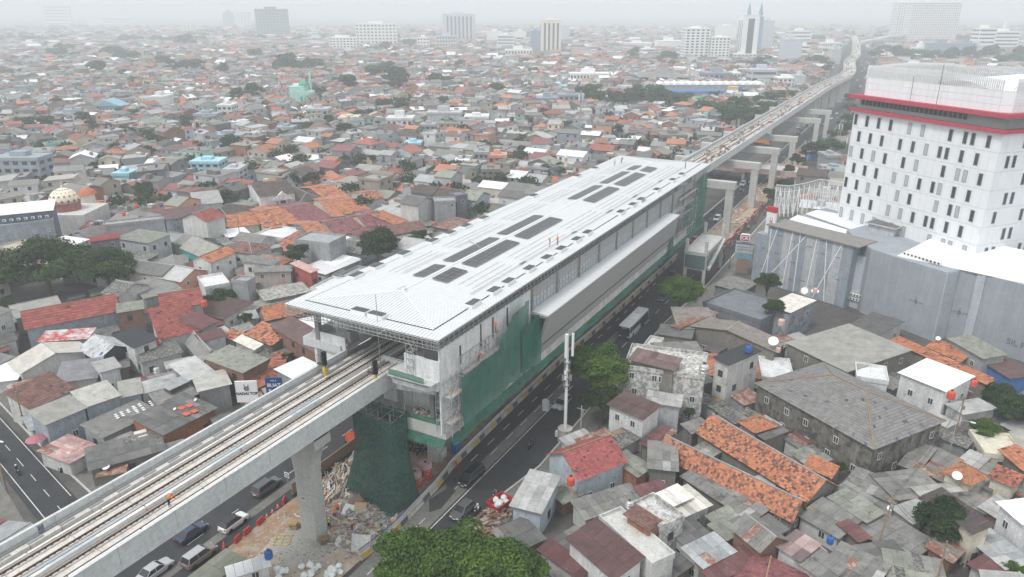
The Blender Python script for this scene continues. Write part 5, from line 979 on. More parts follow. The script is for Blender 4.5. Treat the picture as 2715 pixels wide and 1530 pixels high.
# hotel
H0 = Vector((14.3, 178.3)); hx = Vector((-29.8, 25.6)).normalized(); LH = 39.3; hy = Vector((.651, .758)).normalized(); DH = 30.0; ha = math.atan2(-hx.y, -hx.x); Ho = H0+hx*LH
ht = empty('hotel', (Ho.x, Ho.y, 0), ha, 'white panel-clad hotel tower with slit windows, red bands and louvred crown', 'hotel')
Z0, Z1 = 14.6, 42.0; NR = 7; NC = 22; rh = (Z1-Z0)/NR
b = MB(); b.box(.1, LH-.1, .1, DH, 0, Z1); b.build('core_wall', 'w_lgrey', ht)
pw = LH/NC; pm = MB(); pm.box(.02, pw-.02, 0, .09, .03, rh-.03); pmm = pm.mesh('clad_panel', 'white_clad')
wf = MB(); ww, wh = .78, 2.35; wf.box(-ww/2-.12, -ww/2, -.06, .12, -.12, wh+.12); wf.box(ww/2, ww/2+.12, -.06, .12, -.12, wh+.12); wf.box(-ww/2, ww/2, -.06, .12, -.12, 0); wf.box(-ww/2, ww/2, -.06, .12, wh, wh+.12); wfm = wf.mesh('window', 'frame_grey'); wp = MB(); wp.box(-ww/2, ww/2, -.03, .05, 0, wh); wpm = wp.mesh('pane', 'glass'); wpp = wp.mesh('pane', 'glass_pale')
odd = [0, 2, 4, 6, 9, 11, 15, 17, 18, 20]; even = [1, 3, 5, 8, 10, 12, 14, 15, 17, 19]; rr = random.Random(12)
for r in range(NR):
 for c in range(NC):
  link('clad_panel', pmm, ht, (c*pw, 0, Z0+r*rh))
  if c in (even if r % 2 else odd): w_ = link('window', wfm, ht, (c*pw+pw*.5, -.02, Z0+r*rh+.75)); link('pane', wpp if (r == 0 or rr.random() < .25) else wpm, w_)
NCR = 15; pw2 = DH/NCR; pm = MB(); pm.box(-.09, 0, .02, pw2-.02, .03, rh-.03); pmm2 = pm.mesh('clad_panel', 'white_clad')
for r in range(NR):
 for c in range(NCR):
  link('clad_panel', pmm2, ht, (LH, c*pw2, Z0+r*rh))
  if (c*2+r) % 5 in (2, 4) and c > 0: w_ = link('window', wfm, ht, (LH+.02, c*pw2+pw2*.5, Z0+r*rh+.75), math.pi/2); link('pane', wpm, w_)
b = MB(); b.box(-.9, LH+.9, -.9, DH, Z1, Z1+.75); b.build('red_band', 'red_band', ht); b = MB(); b.box(-1.3, LH+1.3, -1.3, DH, Z1+3.1, Z1+3.95); b.build('red_band', 'red_band', ht)
b = MB(); b.box(.6, LH-.6, .6, DH, Z1+.75, Z1+3.1); b.build('recessed_floor', 'green_glaze', ht); gw = MB(); gw.box(0, .95, -.04, .02, 0, 1.35); gwm = gw.mesh('strip_window', 'glass')
for i in range(24): link('strip_window', gwm, ht, (1.2+i*1.22, .57, Z1+1.6))
ZC = Z1+3.95
crown = [(0.6, 6), (.6, 1.6), (2.2, .4), (LH-2.4, .4), (LH-.5, 1.8), (LH-.5, DH-.5), (.6, DH-.5), (.6, 6)]
cpn = {}
fb = MB(); sb = MB(); npan = 0
for a, c in zip(crown, crown[1:]):
 a = Vector(a); c = Vector(c); L_ = (c-a).length; d = (c-a)/L_; n_ = Vector((d.y, -d.x)); k = max(1, round(L_/1.75)); ang = math.atan2(d.y, d.x); wd = L_/k
 kk = round(wd, 2)
 if kk not in cpn: q_ = MB(); [q_.box(.02, kk-.02, -.04, .04, z, z+1.38) for z in (0, 1.42, 2.84)]; cpn[kk] = q_.mesh('screen_panel', 'white_clad')
 for i in range(k): p = a+d*(i*wd); link('screen_panel', cpn[kk], ht, (p.x, p.y, ZC), ang)
 m_ = int(L_/.46)
 for i in range(m_+1): p = a+d*(i*.46); fb.obox((p.x, p.y), d, n_, .055, .16, ZC+4.2, ZC+6.6+.5*math.sin(i*.05))
 sb.beam((a.x, a.y, ZC+5.9), (c.x, c.y, ZC+5.9), .06)
 for i in range(0, m_, 6): p = a+d*(i*.46); q2 = p-n_*(-2.6); sb.beam((p.x, p.y, ZC+5.6), (p.x-n_.x*2.6, p.y-n_.y*2.6, ZC+.2), .06); sb.beam((p.x-n_.x*2.6, p.y-n_.y*2.6, ZC+.1), (p.x, p.y, ZC+3), .05)
fb.build('louvre_fin', 'white_paint', ht)['kind'] = 'stuff'; sb.build('brace', 'white_paint', ht)['kind'] = 'stuff'
b = MB(); k = 10
for i in range(k):
 x0, x1 = 13+i*2.3, 13+(i+1)*2.3; za, zb_ = ZC+2.2+3.0*math.sin(math.pi*i/k), ZC+2.2+3.0*math.sin(math.pi*(i+1)/k); b.hexa([(x0, 3.5, za-.1), (x1, 3.5, zb_-.1), (x1, DH-4, zb_+.6), (x0, DH-4, za+.6), (x0, 3.5, za), (x1, 3.5, zb_), (x1, DH-4, zb_+.7), (x0, DH-4, za+.7)])
b.build('arched_roof', 'r_whitemall', ht); b = MB(); b.box(2, LH-2, 2, DH-2, ZC-.1, ZC); b.build('roof_deck', 'concrete', ht); b = MB(); b.box(15, 34, 4, DH-5, ZC, ZC+2.0); b.build('plant_room', 'galv_dark', ht)
b = MB(); b.beam((24, -1.6, Z1+4.2), (24, -1.6, Z1+12.5), .05); b.beam((17, -1.5, Z1+3.9), (17, -1.6, Z1+9.5), .05); b.build('mast', 'steel_dark', ht)
occupy(5, 200, 1, 0, 45, 50)
# white lattice screen on the mall roof
t = empty('roof_screen', (0, 0, 0), 0, 'curved white steel lattice screen standing on the roof left of the hotel', 'screen')
base = [ap('w', x, y, 13.6) for x, y in [(520, 610), (700, 625), (900, 585), (1110, 515), (1300, 545), (1480, 585), (1640, 620), (1850, 640), (2060, 700)]]
pts = []
for a, c in zip(base, base[1:]):
 for i in range(6): pts.append(a.lerp(c, i/6))
pts.append(base[-1]); b = MB(); f2 = MB(); Hs = 8.2
ctr = ap('w', 1250, 900, 13.6)
for i, p in enumerate(pts):
 out = (p-ctr); out.z = 0; out.normalize(); q_ = p+out*1.2; top = q_+Vector((0, 0, Hs)); 
 f2.beam(q_+Vector((0, 0, .5)), top, .07)
 if i: 
  pq = pts[i-1]; o2 = pq-ctr; o2.z = 0; o2.normalize(); q0_ = pq+o2*1.2
  for z in (.8, 2.8, 4.8, 6.6, Hs): f2.beam(q0_+Vector((0, 0, z)), q_+Vector((0, 0, z)), .055 if z < Hs else .1)
  f2.beam((q0_+q_)/2+Vector((0, 0, .5)), (q0_+q_)/2+Vector((0, 0, Hs)), .04)
 if i % 2 == 0: b.beam(p, top-Vector((0, 0, .6)), .11); b.beam(p, q_+Vector((0, 0, 3.4)), .08)
 if i % 4 == 2 and i+2 < len(pts): b.beam(pts[i-2], top-Vector((0, 0, .8)), .1); b.beam(pts[i+2], top-Vector((0, 0, .8)), .1)
b.build('raking_strut', 'white_paint', t)['kind'] = 'stuff'; f2.build('screen_grid', 'white_paint', t)['kind'] = 'stuff'
def sign_board(loc, rz_, wd, ht_, z, m, label, name='sign_board', posts=True, th=.25):
 t = empty(name, loc, rz_, label, 'sign'); b = MB(); b.box(-wd/2, wd/2, -th/2, th/2, z, z+ht_); b.build('board', m, t)
 if posts: b = MB(); [b.beam((x, 0.1, 0), (x, .1, z+ht_*.9), .09, 6) for x in (-wd*.32, wd*.32)]; b.build('post', 'galv_dark', t)
 return t
pq = at(2040, 622, 12.3)
t = sign_board((pq.x, pq.y, 12.3), fa, 2.6, 5.6, .2, 'white_paint', 'white roof pylon with red cap and vertical red lettering at the corner of the striped building', 'roof_pylon', False, .6)
b = MB(); b.box(-1.35, 1.35, -.36, .36, 5.8, 7.2); b.build('red_cap', 'red_paint', t); x_ = text_mesh('H', 1.2, 'red_paint', 'lettering', t); x_.rotation_euler = (math.pi/2, 0, 0); x_.location = (.2, -.34, 3.4); x_.scale = (1, 2.4, 1)
t = sign_board((-35.4, 189.5, 0), R(4), 4.4, 3.0, 6.1, 'w_lgrey', 'tall roadside sign with a red rounded logo box and a store name in blue', 'shop_sign')
def put(txt, sz, m, x, z, par=t, y=-.15, bold=0.0, sx=1): o = text_mesh(txt, sz, m, 'lettering', par, bold); o.rotation_euler = (math.pi/2, 0, 0); o.location = (x, y, z); o.scale = (sx, 1, 1); return o
mat('logo_red', (.42, .03, .05), mott=0, fine=0); mat('ink_blue', (.03, .04, .20), mott=0, fine=0)
b = MB(); b.box(-1.0, 1.0, -.45, .45, 9.3, 11.2); b.box(-1.2, 1.2, -.4, .4, 9.5, 11.0); b.build('logo_box', 'white_paint', t); b = MB(); b.box(-.95, .95, -.5, -.44, 9.5, 11.0); b.build('logo_face', 'logo_red', t); put('CK', 1.3, 'white_paint', 0, 10.25, y=-.54, bold=.04)
put('CHANDRAKARYA', .62, 'ink_blue', 0, 8.6, bold=.02); put('www.chandrakarya.com', .36, 'black', 0, 7.7); put('0818 7788 - 0877 37887', .36, 'black', .1, 6.9)
b = MB(); b.box(-2.1, 2.1, -.16, .1, 4.5, 6.0); b.build('banner', 'r_blue', t); put('____  ______', .4, 'ink_blue', 0, 5.4, y=-.2); b = MB(); b.box(-1.5, 1.2, -.1, .1, .4, 4.4); b.build('panel', 'tarp_brown', t)
# ------------------------------------------------------------------ far towers and larger buildings
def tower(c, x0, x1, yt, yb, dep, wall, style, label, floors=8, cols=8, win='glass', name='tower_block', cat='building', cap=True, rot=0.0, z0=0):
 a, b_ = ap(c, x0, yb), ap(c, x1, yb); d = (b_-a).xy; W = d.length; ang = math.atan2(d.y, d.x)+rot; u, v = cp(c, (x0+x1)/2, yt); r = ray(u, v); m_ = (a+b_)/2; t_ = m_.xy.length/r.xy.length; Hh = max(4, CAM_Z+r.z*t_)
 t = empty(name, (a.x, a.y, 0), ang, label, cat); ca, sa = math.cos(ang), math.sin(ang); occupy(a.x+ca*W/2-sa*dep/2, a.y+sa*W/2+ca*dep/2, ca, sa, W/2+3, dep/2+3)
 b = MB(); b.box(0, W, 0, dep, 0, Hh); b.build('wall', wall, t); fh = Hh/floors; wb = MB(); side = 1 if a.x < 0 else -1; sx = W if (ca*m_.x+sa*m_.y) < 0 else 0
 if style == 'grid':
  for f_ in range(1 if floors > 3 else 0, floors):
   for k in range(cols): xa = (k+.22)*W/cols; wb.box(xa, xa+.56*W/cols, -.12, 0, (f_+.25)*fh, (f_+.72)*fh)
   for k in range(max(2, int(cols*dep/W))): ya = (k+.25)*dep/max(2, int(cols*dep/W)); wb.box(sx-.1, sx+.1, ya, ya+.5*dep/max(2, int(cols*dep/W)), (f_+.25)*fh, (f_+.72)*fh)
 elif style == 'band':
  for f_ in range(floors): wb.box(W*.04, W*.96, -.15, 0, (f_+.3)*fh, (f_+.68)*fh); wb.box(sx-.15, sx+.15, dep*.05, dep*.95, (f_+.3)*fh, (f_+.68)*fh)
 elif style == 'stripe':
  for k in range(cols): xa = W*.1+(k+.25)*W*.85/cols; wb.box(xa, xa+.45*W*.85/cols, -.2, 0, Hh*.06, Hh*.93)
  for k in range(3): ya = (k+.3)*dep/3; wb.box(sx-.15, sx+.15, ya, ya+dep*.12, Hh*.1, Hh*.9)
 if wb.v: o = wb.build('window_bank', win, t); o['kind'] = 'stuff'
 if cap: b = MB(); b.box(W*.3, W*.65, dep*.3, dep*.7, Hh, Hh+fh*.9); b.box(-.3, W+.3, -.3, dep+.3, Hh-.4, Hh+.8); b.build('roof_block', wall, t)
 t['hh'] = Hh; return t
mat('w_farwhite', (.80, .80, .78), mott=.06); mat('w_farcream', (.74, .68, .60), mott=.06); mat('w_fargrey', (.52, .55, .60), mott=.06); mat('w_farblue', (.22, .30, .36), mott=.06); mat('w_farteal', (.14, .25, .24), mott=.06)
TW = [('u',115,420,182,352,20,'w_farwhite','grid','broad white office block with a grid of dark windows on the horizon left of centre',7,11), ('u',-60,120,285,400,22,'w_farwhite','grid','pale balcony apartment block left of the broad white office block',6,7),
 ('u',768,1008,108,318,26,'w_fargrey','stripe','grey slab tower with dark vertical window stripes',12,7), ('u',1503,1655,155,418,22,'w_farcream','stripe','slender cream tower with narrow vertical window lines',15,4),
 ('u',1178,1305,268,382,18,'w_farwhite','band','white block with dark ribbon windows left of the cream tower',5,5), ('u',1098,1215,240,330,18,'w_farwhite','none','blank white block behind the ribbon-windowed one',4,4),
 ('u',722,865,272,378,18,'w_fargrey','grid','low glazed office in front of the striped grey slab',4,7), ('u',575,665,285,380,16,'w_farwhite','grid','small white block left of the low glazed office',4,4),
 ('u',1236,1440,378,448,16,'w_farwhite','grid','wide low white building at the foot of the cream tower',2,9), ('u',1305,1395,240,308,16,'w_farwhite','none','pale cube between the ribbon-windowed block and cream tower',3,3),
 ('u',1430,1505,235,400,20,'w_farblue','none','dark blue-green block behind the cream tower',8,4), ('u',1655,1720,195,330,20,'w_fargrey','none','grey tower slice right behind the cream tower',8,3),
 ('u',2268,2365,370,438,16,'w_farwhite','band','small white banded building in the haze right of centre',3,4), ('u',2140,2340,328,372,30,'w_farwhite','none','wide flat white shed in the haze right of centre',2,4), ('u',2385,2575,312,380,30,'w_farwhite','none','second wide white shed left of the white tower group',2,6),
 ('u',1725,2020,560,642,18,'w_farwhite','grid','long white school-like building before the dark tree belt',2,12), ('u',2020,2085,590,640,14,'w_dirty','grid','white annex at the right end of the long white building',2,3),
 ('u',1545,1725,655,705,12,'w_sky','none','turquoise blue house group before the dark tree belt',2,3), ('u',1475,1640,745,835,14,'w_slate2','none','blue-grey hall with white roof left of the grey tower block',2,4), ('u',1640,1830,722,835,14,'w_slate2','grid','blue-grey block with slit windows before the tree belt',3,5),
 ('u',285,360,462,508,10,'w_cream','grid','cream yellow house facing the camera near the horizon left of centre',2,2), ('u',345,540,900,1020,12,'w_white','grid','white terrace house with light blue floor left of centre',2,5), ('u',930,1110,890,985,14,'w_white','none','white angular house in the middle distance',3,4),
 ('u',-20,125,895,970,12,'w_cream','grid','cream balcony building at the centre left',3,4), ('u',650,905,858,965,12,'w_lgrey','none','pale grey warehouse with light gabled roof in the middle distance',2,4), ('u',598,710,950,1042,10,'w_grey','grid','grey balcony block in the middle distance',3,3),
 ('u',1005,1110,1160,1280,9,'w_grey','grid','grey plastered three-storey house near the station top',3,3), ('u',1110,1245,1185,1280,8,'w_peach','grid','peach coloured two-storey house near the far station end',2,3), ('u',1060,1195,1290,1430,8,'w_old','grid','weathered concrete tower house left of the station roof',4,3),
 ('v',8,190,218,468,24,'w_farwhite','grid','stout white tower at the left of the white tower group',12,5), ('v',203,345,285,470,20,'w_farwhite','grid','white balcony tower with slanted rear slab in the white tower group',9,5), ('v',250,400,195,330,14,'w_farwhite','none','slanted white slab rising behind the balcony tower',8,3),
 ('v',428,548,115,468,22,'w_farwhite','stripe','tallest white tower topped by two dark spires',18,1), ('v',548,582,130,420,14,'w_farblue','none','dark glass flank of the tallest white tower',18,1), ('v',582,668,158,410,18,'w_fargrey','none','grey-blue slab right of the twin-spired tower',12,3),
 ('v',380,550,410,470,20,'w_farwhite','grid','podium building at the foot of the twin-spired tower',3,6), ('v',795,965,235,340,18,'w_farwhite','band','white office with long dark bands right of the tower group',4,5), ('v',750,885,300,482,18,'w_fargrey','none','grey portal-shaped building with a dark blue front',5,4),
 ('v',1048,1188,325,418,18,'w_farwhite','grid','white two-row window building beside the viaduct',3,8), ('v',880,955,345,420,14,'w_farwhite','band','stepped white wing behind the grey portal building',3,3), ('v',1115,1185,375,485,14,'w_dirty','none','weathered pale block next to the viaduct bend',3,3),
 ('v',592,740,435,472,14,'w_farwhite','band','low white block left of the grey portal building',2,5), ('v',0,180,385,462,22,'w_farwhite','band','white podium under the stout white tower',3,6),
 ('v',1690,2050,20,330,24,'w_farwhite','grid','vast white apartment slab with tiny windows at upper right',24,26), ('v',1590,1700,20,310,30,'w_farwhite','grid','narrow side wing of the vast white apartment slab',24,6), ('v',2205,2330,215,420,22,'w_farwhite','band','white stepped office left half with ribbon windows at upper right',7,5),
 ('v',2330,2515,240,400,24,'w_farwhite','band','white stepped office right half below a pointed spire',6,5), ('v',1860,2060,330,440,20,'w_farblue','none','dark blue showroom block below the apartment slab',3,5), ('v',2075,2200,330,430,20,'w_farblue','none','second dark blue block right of the showroom',3,4), ('v',1740,1860,360,435,16,'w_farwhite','grid','white shop row below the apartment slab',2,6),
 ('v',1660,1745,350,430,16,'w_pink','grid','pinkish shop building below the apartment slab',2,4), ('v',2165,2290,345,425,20,'w_fargrey','none','grey panel wall below the stepped white office',2,4), ('v',2520,2620,400,480,20,'w_farblue','none','blue block at the right edge above the hotel crown',3,4),
 ('v',510,700,530,665,16,'w_fargrey','band','grey three-storey building with pale bands left of the viaduct',3,4), ('v',155,385,555,645,18,'w_slate2','grid','long blue-grey building with pale end wall',2,6), ('v',380,430,555,650,16,'w_farwhite','grid','pale end house joined to the long blue-grey building',3,2),
 ('v',715,850,592,680,14,'w_farwhite','grid','white three-storey house right of the banded grey building',3,4), ('v',860,915,575,690,10,'w_fargrey','none','thin grey stair tower beside the viaduct',4,2), ('v',1075,1180,1185,1300,10,'w_grey','none','unfinished grey block with lattice mast left of the hotel',3,3), ('v',1085,1240,1290,1360,10,'w_bluegrey','none','low blue-grey building at the hotel foot',2,3),
 ('t',345,535,40,190,24,'w_farwhite','band','hazy white office at the far upper left',6,6), ('t',1942,2172,70,285,26,'w_farteal','grid','big dark green glass block in the haze at upper left',10,9), ('t',1772,1892,90,205,20,'w_farwhite','grid','white balcony block left of the dark green glass block',7,5), ('t',1690,1770,95,205,18,'w_farteal','none','pale teal block at the left of the white balcony block',5,4),
 ('t',780,995,135,195,20,'w_farwhite','grid','long hazy white building at upper left',3,12), ('t',660,780,140,190,20,'w_farwhite','none','hazy white annex of the long building at upper left',3,4), ('t',2490,2620,282,385,18,'w_farwhite','grid','white balcony block at the top left of centre',5,5), ('t',1390,1470,190,255,14,'w_farcream','grid','hazy cream block in the upper left',4,3),
 ('t',555,800,490,540,16,'w_farwhite','none','long white parapet building in the upper left',2,8), ('t',165,270,320,365,12,'w_farwhite','grid','small white block at far upper left',2,3), ('t',1135,1250,735,860,16,'w_white','none','white stepped building seen from the side in the left middle',3,3), ('t',1285,1440,805,865,10,'w_white','grid','white balcony house right of the stepped building',2,4),
 ('t',400,610,865,935,12,'w_bluegrey','none','blue-grey windowless hall in the left middle',2,3), ('t',1650,1760,800,905,12,'w_white','grid','white three-storey house in the left middle',3,3), ('t',2085,2170,790,890,10,'w_slate2','none','slate cube house in the left middle',3,3), ('t',2320,2480,830,950,11,'w_lgrey','grid','pale grey house with blue tank in the middle',3,4),
 ('t',1450,1665,1230,1345,10,'w_sky','grid','light blue two-storey house in the left middle',3,4), ('t',860,985,1320,1405,8,'w_sky','none','small sky blue house with red tanks in the left middle',2,2), ('t',1700,1820,1290,1440,9,'w_lgrey','grid','tall pale grey house with one window left of the portico house',4,2), ('t',-10,330,1200,1420,10,'w_bluegrey','grid','blue-grey block with white script near the left edge',4,5),
 ('t',130,220,655,770,10,'w_bluegrey','none','plain blue-grey block at the left',3,2), ('t',1590,1830,1030,1105,12,'w_bluegrey','grid','blue-grey house with hipped brown top in the left middle',2,3), ('t',1470,1640,870,960,10,'w_slate2','none','slate box house in the left middle',3,2), ('t',2090,2215,970,1030,9,'w_bluegrey','none','blue-grey box beside orange roofs in the middle',2,2),
 ('u',1815,2070,1060,1110,9,'w_bluegrey','none','pale long hall near the station far end',1,4), ('u',2410,2600,1030,1160,10,'w_old','grid','weathered beige block beside the viaduct start',3,4), ('u',480,600,1090,1160,9,'w_sky','none','light blue terrace house in the centre left',2,3)]
TOW = {}
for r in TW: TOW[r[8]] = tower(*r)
tt = TOW['tallest white tower topped by two dark spires']; b = MB(); hh = tt['hh']; W_ = 28
for x in (8, 24): b.beam((x, 6, hh), (x, 6, hh+16), 3.2, 6, r2=.15)
b.build('spire', 'w_farblue', tt)
tt = TOW['white stepped office right half below a pointed spire']; b = MB(); b.beam((18, 8, tt['hh']), (18, 8, tt['hh']+34), 3.0, 4, r2=.1); b.build('spire', 'w_farwhite', tt)
tt = TOW['vast white apartment slab with tiny windows at upper right']; b = MB(); b.box(2, 110, 2, 22, tt['hh'], tt['hh']+5); b.build('roof_block', 'w_farwhite', tt)
# blue and yellow factory with scalloped roof
def box_building(c, x0, x1, yt, yb, dep, wall, label, name='factory', roof=None):
 t = tower(c, x0, x1, yt, yb, dep, wall, 'none', label, 3, 4, cap=False, name=name)
 return t
fb_ = box_building('v', -160, 355, 690, 760, 40, 'w_blue', 'long factory with blue walls and scalloped white roof', 'factory'); hh = fb_['hh']
b = MB()
for i in range(14):
 for j in range(5): x0_, x1_ = i*6+j*1.2, i*6+(j+1)*1.2; z0_ = 1.6*math.sin(math.pi*j/5); z1_ = 1.6*math.sin(math.pi*(j+1)/5); b.hexa([(x0_, 14, hh+3.5), (x1_, 14, hh+3.5), (x1_, 30, hh+3.5), (x0_, 30, hh+3.5), (x0_, 14, hh+4+z0_), (x1_, 14, hh+4+z1_), (x1_, 30, hh+4+z1_), (x0_, 30, hh+4+z0_)])
b.build('scalloped_roof', 'r_white', fb_); b = MB(); b.box(2, 80, 15, 29, hh, hh+3.5); b.build('clerestory', 'w_beige', fb_)
box_building('v', 352, 412, 655, 765, 8, 'w_yellow', 'yellow end tower of the blue factory', 'factory_tower'); box_building('v', 412, 440, 655, 760, 8, 'w_blue', 'narrow blue fin beside the yellow factory tower', 'factory_fin'); box_building('v', 440, 575, 672, 740, 26, 'w_blue', 'blue walled factory wing right of the yellow tower', 'factory'); box_building('v', 440, 565, 620, 690, 10, 'w_yellow', 'yellow rooftop box above the blue factory wing', 'factory_box'); box_building('v', 10, 150, 740, 810, 14, 'w_green', 'green-roofed yellow gatehouse under the factory', 'gatehouse')
pz = ap('u', 2420, 640); t = empty('pavilion', (pz.x, pz.y, 0), YAW, 'grey pyramid-roofed pavilion beside the blue factory', 'pavilion'); b = MB(); b.box(-24, 24, -8, 8, 0, 9); b.build('wall', 'w_beige', t); b = MB(); b.beam((0, 0, 9), (0, 0, 17), 15, 4, r2=1); b.beam((-2, 0, 8.6), (-2, 0, 11), 34, 4, r2=18); b.build('roof', 'r_grey', t)
# mosques
def dome_mb(r, n=18, k=8, bulb=1.1, tip=True):
 b = MB(); pr = [(r*.96, 0)]
 for i in range(1, k+1): a = math.pi/2*i/k; pr.append((r*math.cos(a)*(1+.06*math.sin(a*2)), r*bulb*math.sin(a)))
 pr[-1] = (.12, r*bulb+.1)
 if tip: pr += [(.3, r*bulb+.5), (.08, r*bulb+.8), (.05, r*bulb+2.2)]
 b.lathe(pr, n); return b
mat('dome_green', (.06, .36, .26), mott=.1); mat('dome_cream', (.80, .74, .60), mott=.05)
gm = ap('t', 2190, 765); g2 = ap('t', 2372, 765); Wm = (g2-gm).length
t = empty('mosque', (gm.x, gm.y, 0), YAW, 'mint green mosque with a ribbed green dome and arched porch', 'mosque'); occupy(gm.x, gm.y, 1, 0, 26, 20)
b = MB(); b.box(0, Wm*.62, 0, 14, 0, 11); b.box(Wm*.34, Wm, -1, 12, 0, 7.5); b.build('wall', 'w_mint', t); dm = dome_mb(3.6); d_ = dm.build('dome', 'dome_green', t, (Wm*.52, 6, 11)); 
b = MB()
for i in range(16): a = 2*math.pi*i/16; b.tube([(3.62*math.cos(e)*math.cos(a), 3.62*math.cos(e)*math.sin(a), 3.95*math.sin(e)) for e in [0, .4, .8, 1.2, 1.5]], .1, 4)
b.build('rib', 'w_mint', d_); 
for i in range(3): q_ = MB(); q_.box(-1.0, 1.0, -.1, .05, .2, 2.8); [q_.box(-1.0+k*.25, 1.0-k*.25, -.1, .05, 2.8+k*.3, 3.1+k*.3) for k in range(3)]; q_.build('arched_window', 'dome_green', t, (Wm*(.5+i*.18), -1.05, 0))
b = MB(); b.lathe([(.9, 0), (.9, 15), (1.3, 15.2), (1.3, 15.8), (.8, 16), (.8, 19), (1.0, 19.2), (.1, 22)], 10, (Wm*.78, 9, 0)); b.build('minaret', 'w_mint', t)
q_ = ap('t', 720, 800); q2 = ap('t', 905, 860); aq = tower('t', 700, 905, 800, 868, 12, 'w_mint', 'none', 'aqua house with a row of arched windows and dark gable', 1, 6, cap=False, name='aqua_house', cat='house')
b = MB(); hh = aq['hh']; b.hexa([(-.5, -1, hh), (20, -1, hh), (20, 13, hh), (-.5, 13, hh), (9, -1, hh+4), (10, -1, hh+4), (10, 13, hh+4), (9, 13, hh+4)]); b.build('roof', 'r_blue', aq)
for i in range(6): b = MB(); b.box(2.4+i*2.5, 3.8+i*2.5, -.12, 0, 1, 4.2); b.build('arched_window', 'glass', aq)
# patterned dome mosque at left
q_ = ap('a', 495, 105, 8.0); t = empty('mosque', (q_.x, q_.y, 0), YAW, 'mosque with a cream dome patterned in brown diamonds', 'mosque'); occupy(q_.x, q_.y, 1, 0, 11, 10)
b = MB(); b.box(-9, 9, -7, 8, 0, 7); b.build('wall', 'w_dirty', t); b = MB(); b.lathe([(4.3, 7), (4.3, 9.2), (4.5, 9.3), (4.5, 9.5)], 20); b.build('drum', 't_brown_plain', t) if mat('t_brown_plain', (.30, .12, .10)) else 0
d_ = dome_mb(4.2, 24, 9, 1.05).build('dome', 'dome_cream', t, (0, 0, 9.4)); b = MB()
for row, (e, sz) in enumerate([(.18, .55), (.55, .34), (.85, .2), (1.15, .25)]):
 for i in range(16):
  a = 2*math.pi*(i+.5*(row % 2))/16; rr_ = 4.36*math.cos(e)*1.04; c = Vector((rr_*math.cos(a), rr_*math.sin(a), 4.45*math.sin(e))); tt_ = Vector((-math.sin(a), math.cos(a), 0)); up_ = Vector((-math.sin(e)*math.cos(a), -math.sin(e)*math.sin(a), math.cos(e))); nn = tt_.cross(up_)*.05
  if nn.dot(c) < 0: nn = -nn
  b.face([c-tt_*sz+nn, c-up_*sz*1.1+nn, c+tt_*sz+nn, c+up_*sz*1.1+nn])
b.build('diamond_pattern', 't_brown_plain', d_)['kind'] = 'stuff'
q_ = ap('a', 655, 45, 8); t = empty('prayer_porch', (q_.x, q_.y, 0), YAW, 'small cream arched porch with orange roof right of the patterned dome', 'porch'); b = MB(); b.box(-2, 2, -1, 1.5, 0, 9.5); b.build('wall', 'dome_cream', t); b = MB(); b.lathe([(2.9, 0), (2.2, 1.1), (.2, 2.2)], 12, (0, .8, 9.4)); b.build('roof', 't_orange_plain', t) if mat('t_orange_plain', (.5, .17, .08)) else 0
# striped minaret near the station roof
q_ = ap('u', 1692, 1360, 3); t = empty('minaret', (q_.x, q_.y, 0), 0, 'slim cream and tan banded minaret beyond the station roof', 'minaret')
for i in range(7): b = MB(); r_ = .85-.05*i; b.lathe([(r_, i*1.7), (r_, i*1.7+1.6), (r_+.25, i*1.7+1.62), (r_+.25, i*1.7+1.7)], 8); b.build('shaft', 'dome_cream' if i % 2 else 'w_beige', t)
b = MB(); b.lathe([(.6, 11.9), (.5, 12.6), (.1, 13.6), (.03, 14.6)], 8); b.build('finial', 'w_farwhite', t)
# lattice radio masts
def mast(x, y, h, lab, w0=1.1, m='galv', z0=0):
 t = empty('radio_mast', (x, y, z0), 0, lab, 'mast'); b = MB(); n = int(h/2.2)
 for k in range(4):
  s0 = ((-1, -1), (1, -1), (1, 1), (-1, 1))[k]; s1 = ((-1, -1), (1, -1), (1, 1), (-1, 1))[(k+1) % 4]
  b.beam((s0[0]*w0, s0[1]*w0, 0), (s0[0]*w0*.3, s0[1]*w0*.3, h), .07)
  for i in range(n): f0, f1 = w0*(1-.7*i/n), w0*(1-.7*(i+1)/n); b.beam((s0[0]*f0, s0[1]*f0, i*h/n), (s1[0]*f1, s1[1]*f1, (i+1)*h/n), .04); b.beam((s0[0]*f1, s0[1]*f1, (i+1)*h/n), (s1[0]*f1, s1[1]*f1, (i+1)*h/n), .035)
 b.build('lattice', m, t)['kind'] = 'stuff'
 return t
for c, x, y, h, l in [('t', 600, 560, 38, 'tall lattice mast above the houses at upper left'), ('t', 1845, 580, 36, 'lattice mast left of the big tree grove'), ('u', 1790, 1290, 34, 'monopole mast with panel antennas behind the station roof'), ('v', 1160, 1160, 16, 'lattice mast standing on the unfinished grey block'), ('v', 1220, 1250, 14, 'shorter lattice mast near the hotel left wall')]:
 q_ = ap(c, x, y); t = mast(q_.x, q_.y, h, l, .9 if 'monopole' not in l else .5); b = MB()
 for a in (0, 2.1, 4.2): b.box(.9*math.cos(a)-.15, .9*math.cos(a)+.15, .9*math.sin(a)-.15, .9*math.sin(a)+.15, h-4, h-1.6)
 b.build('antenna', 'white_paint', t)
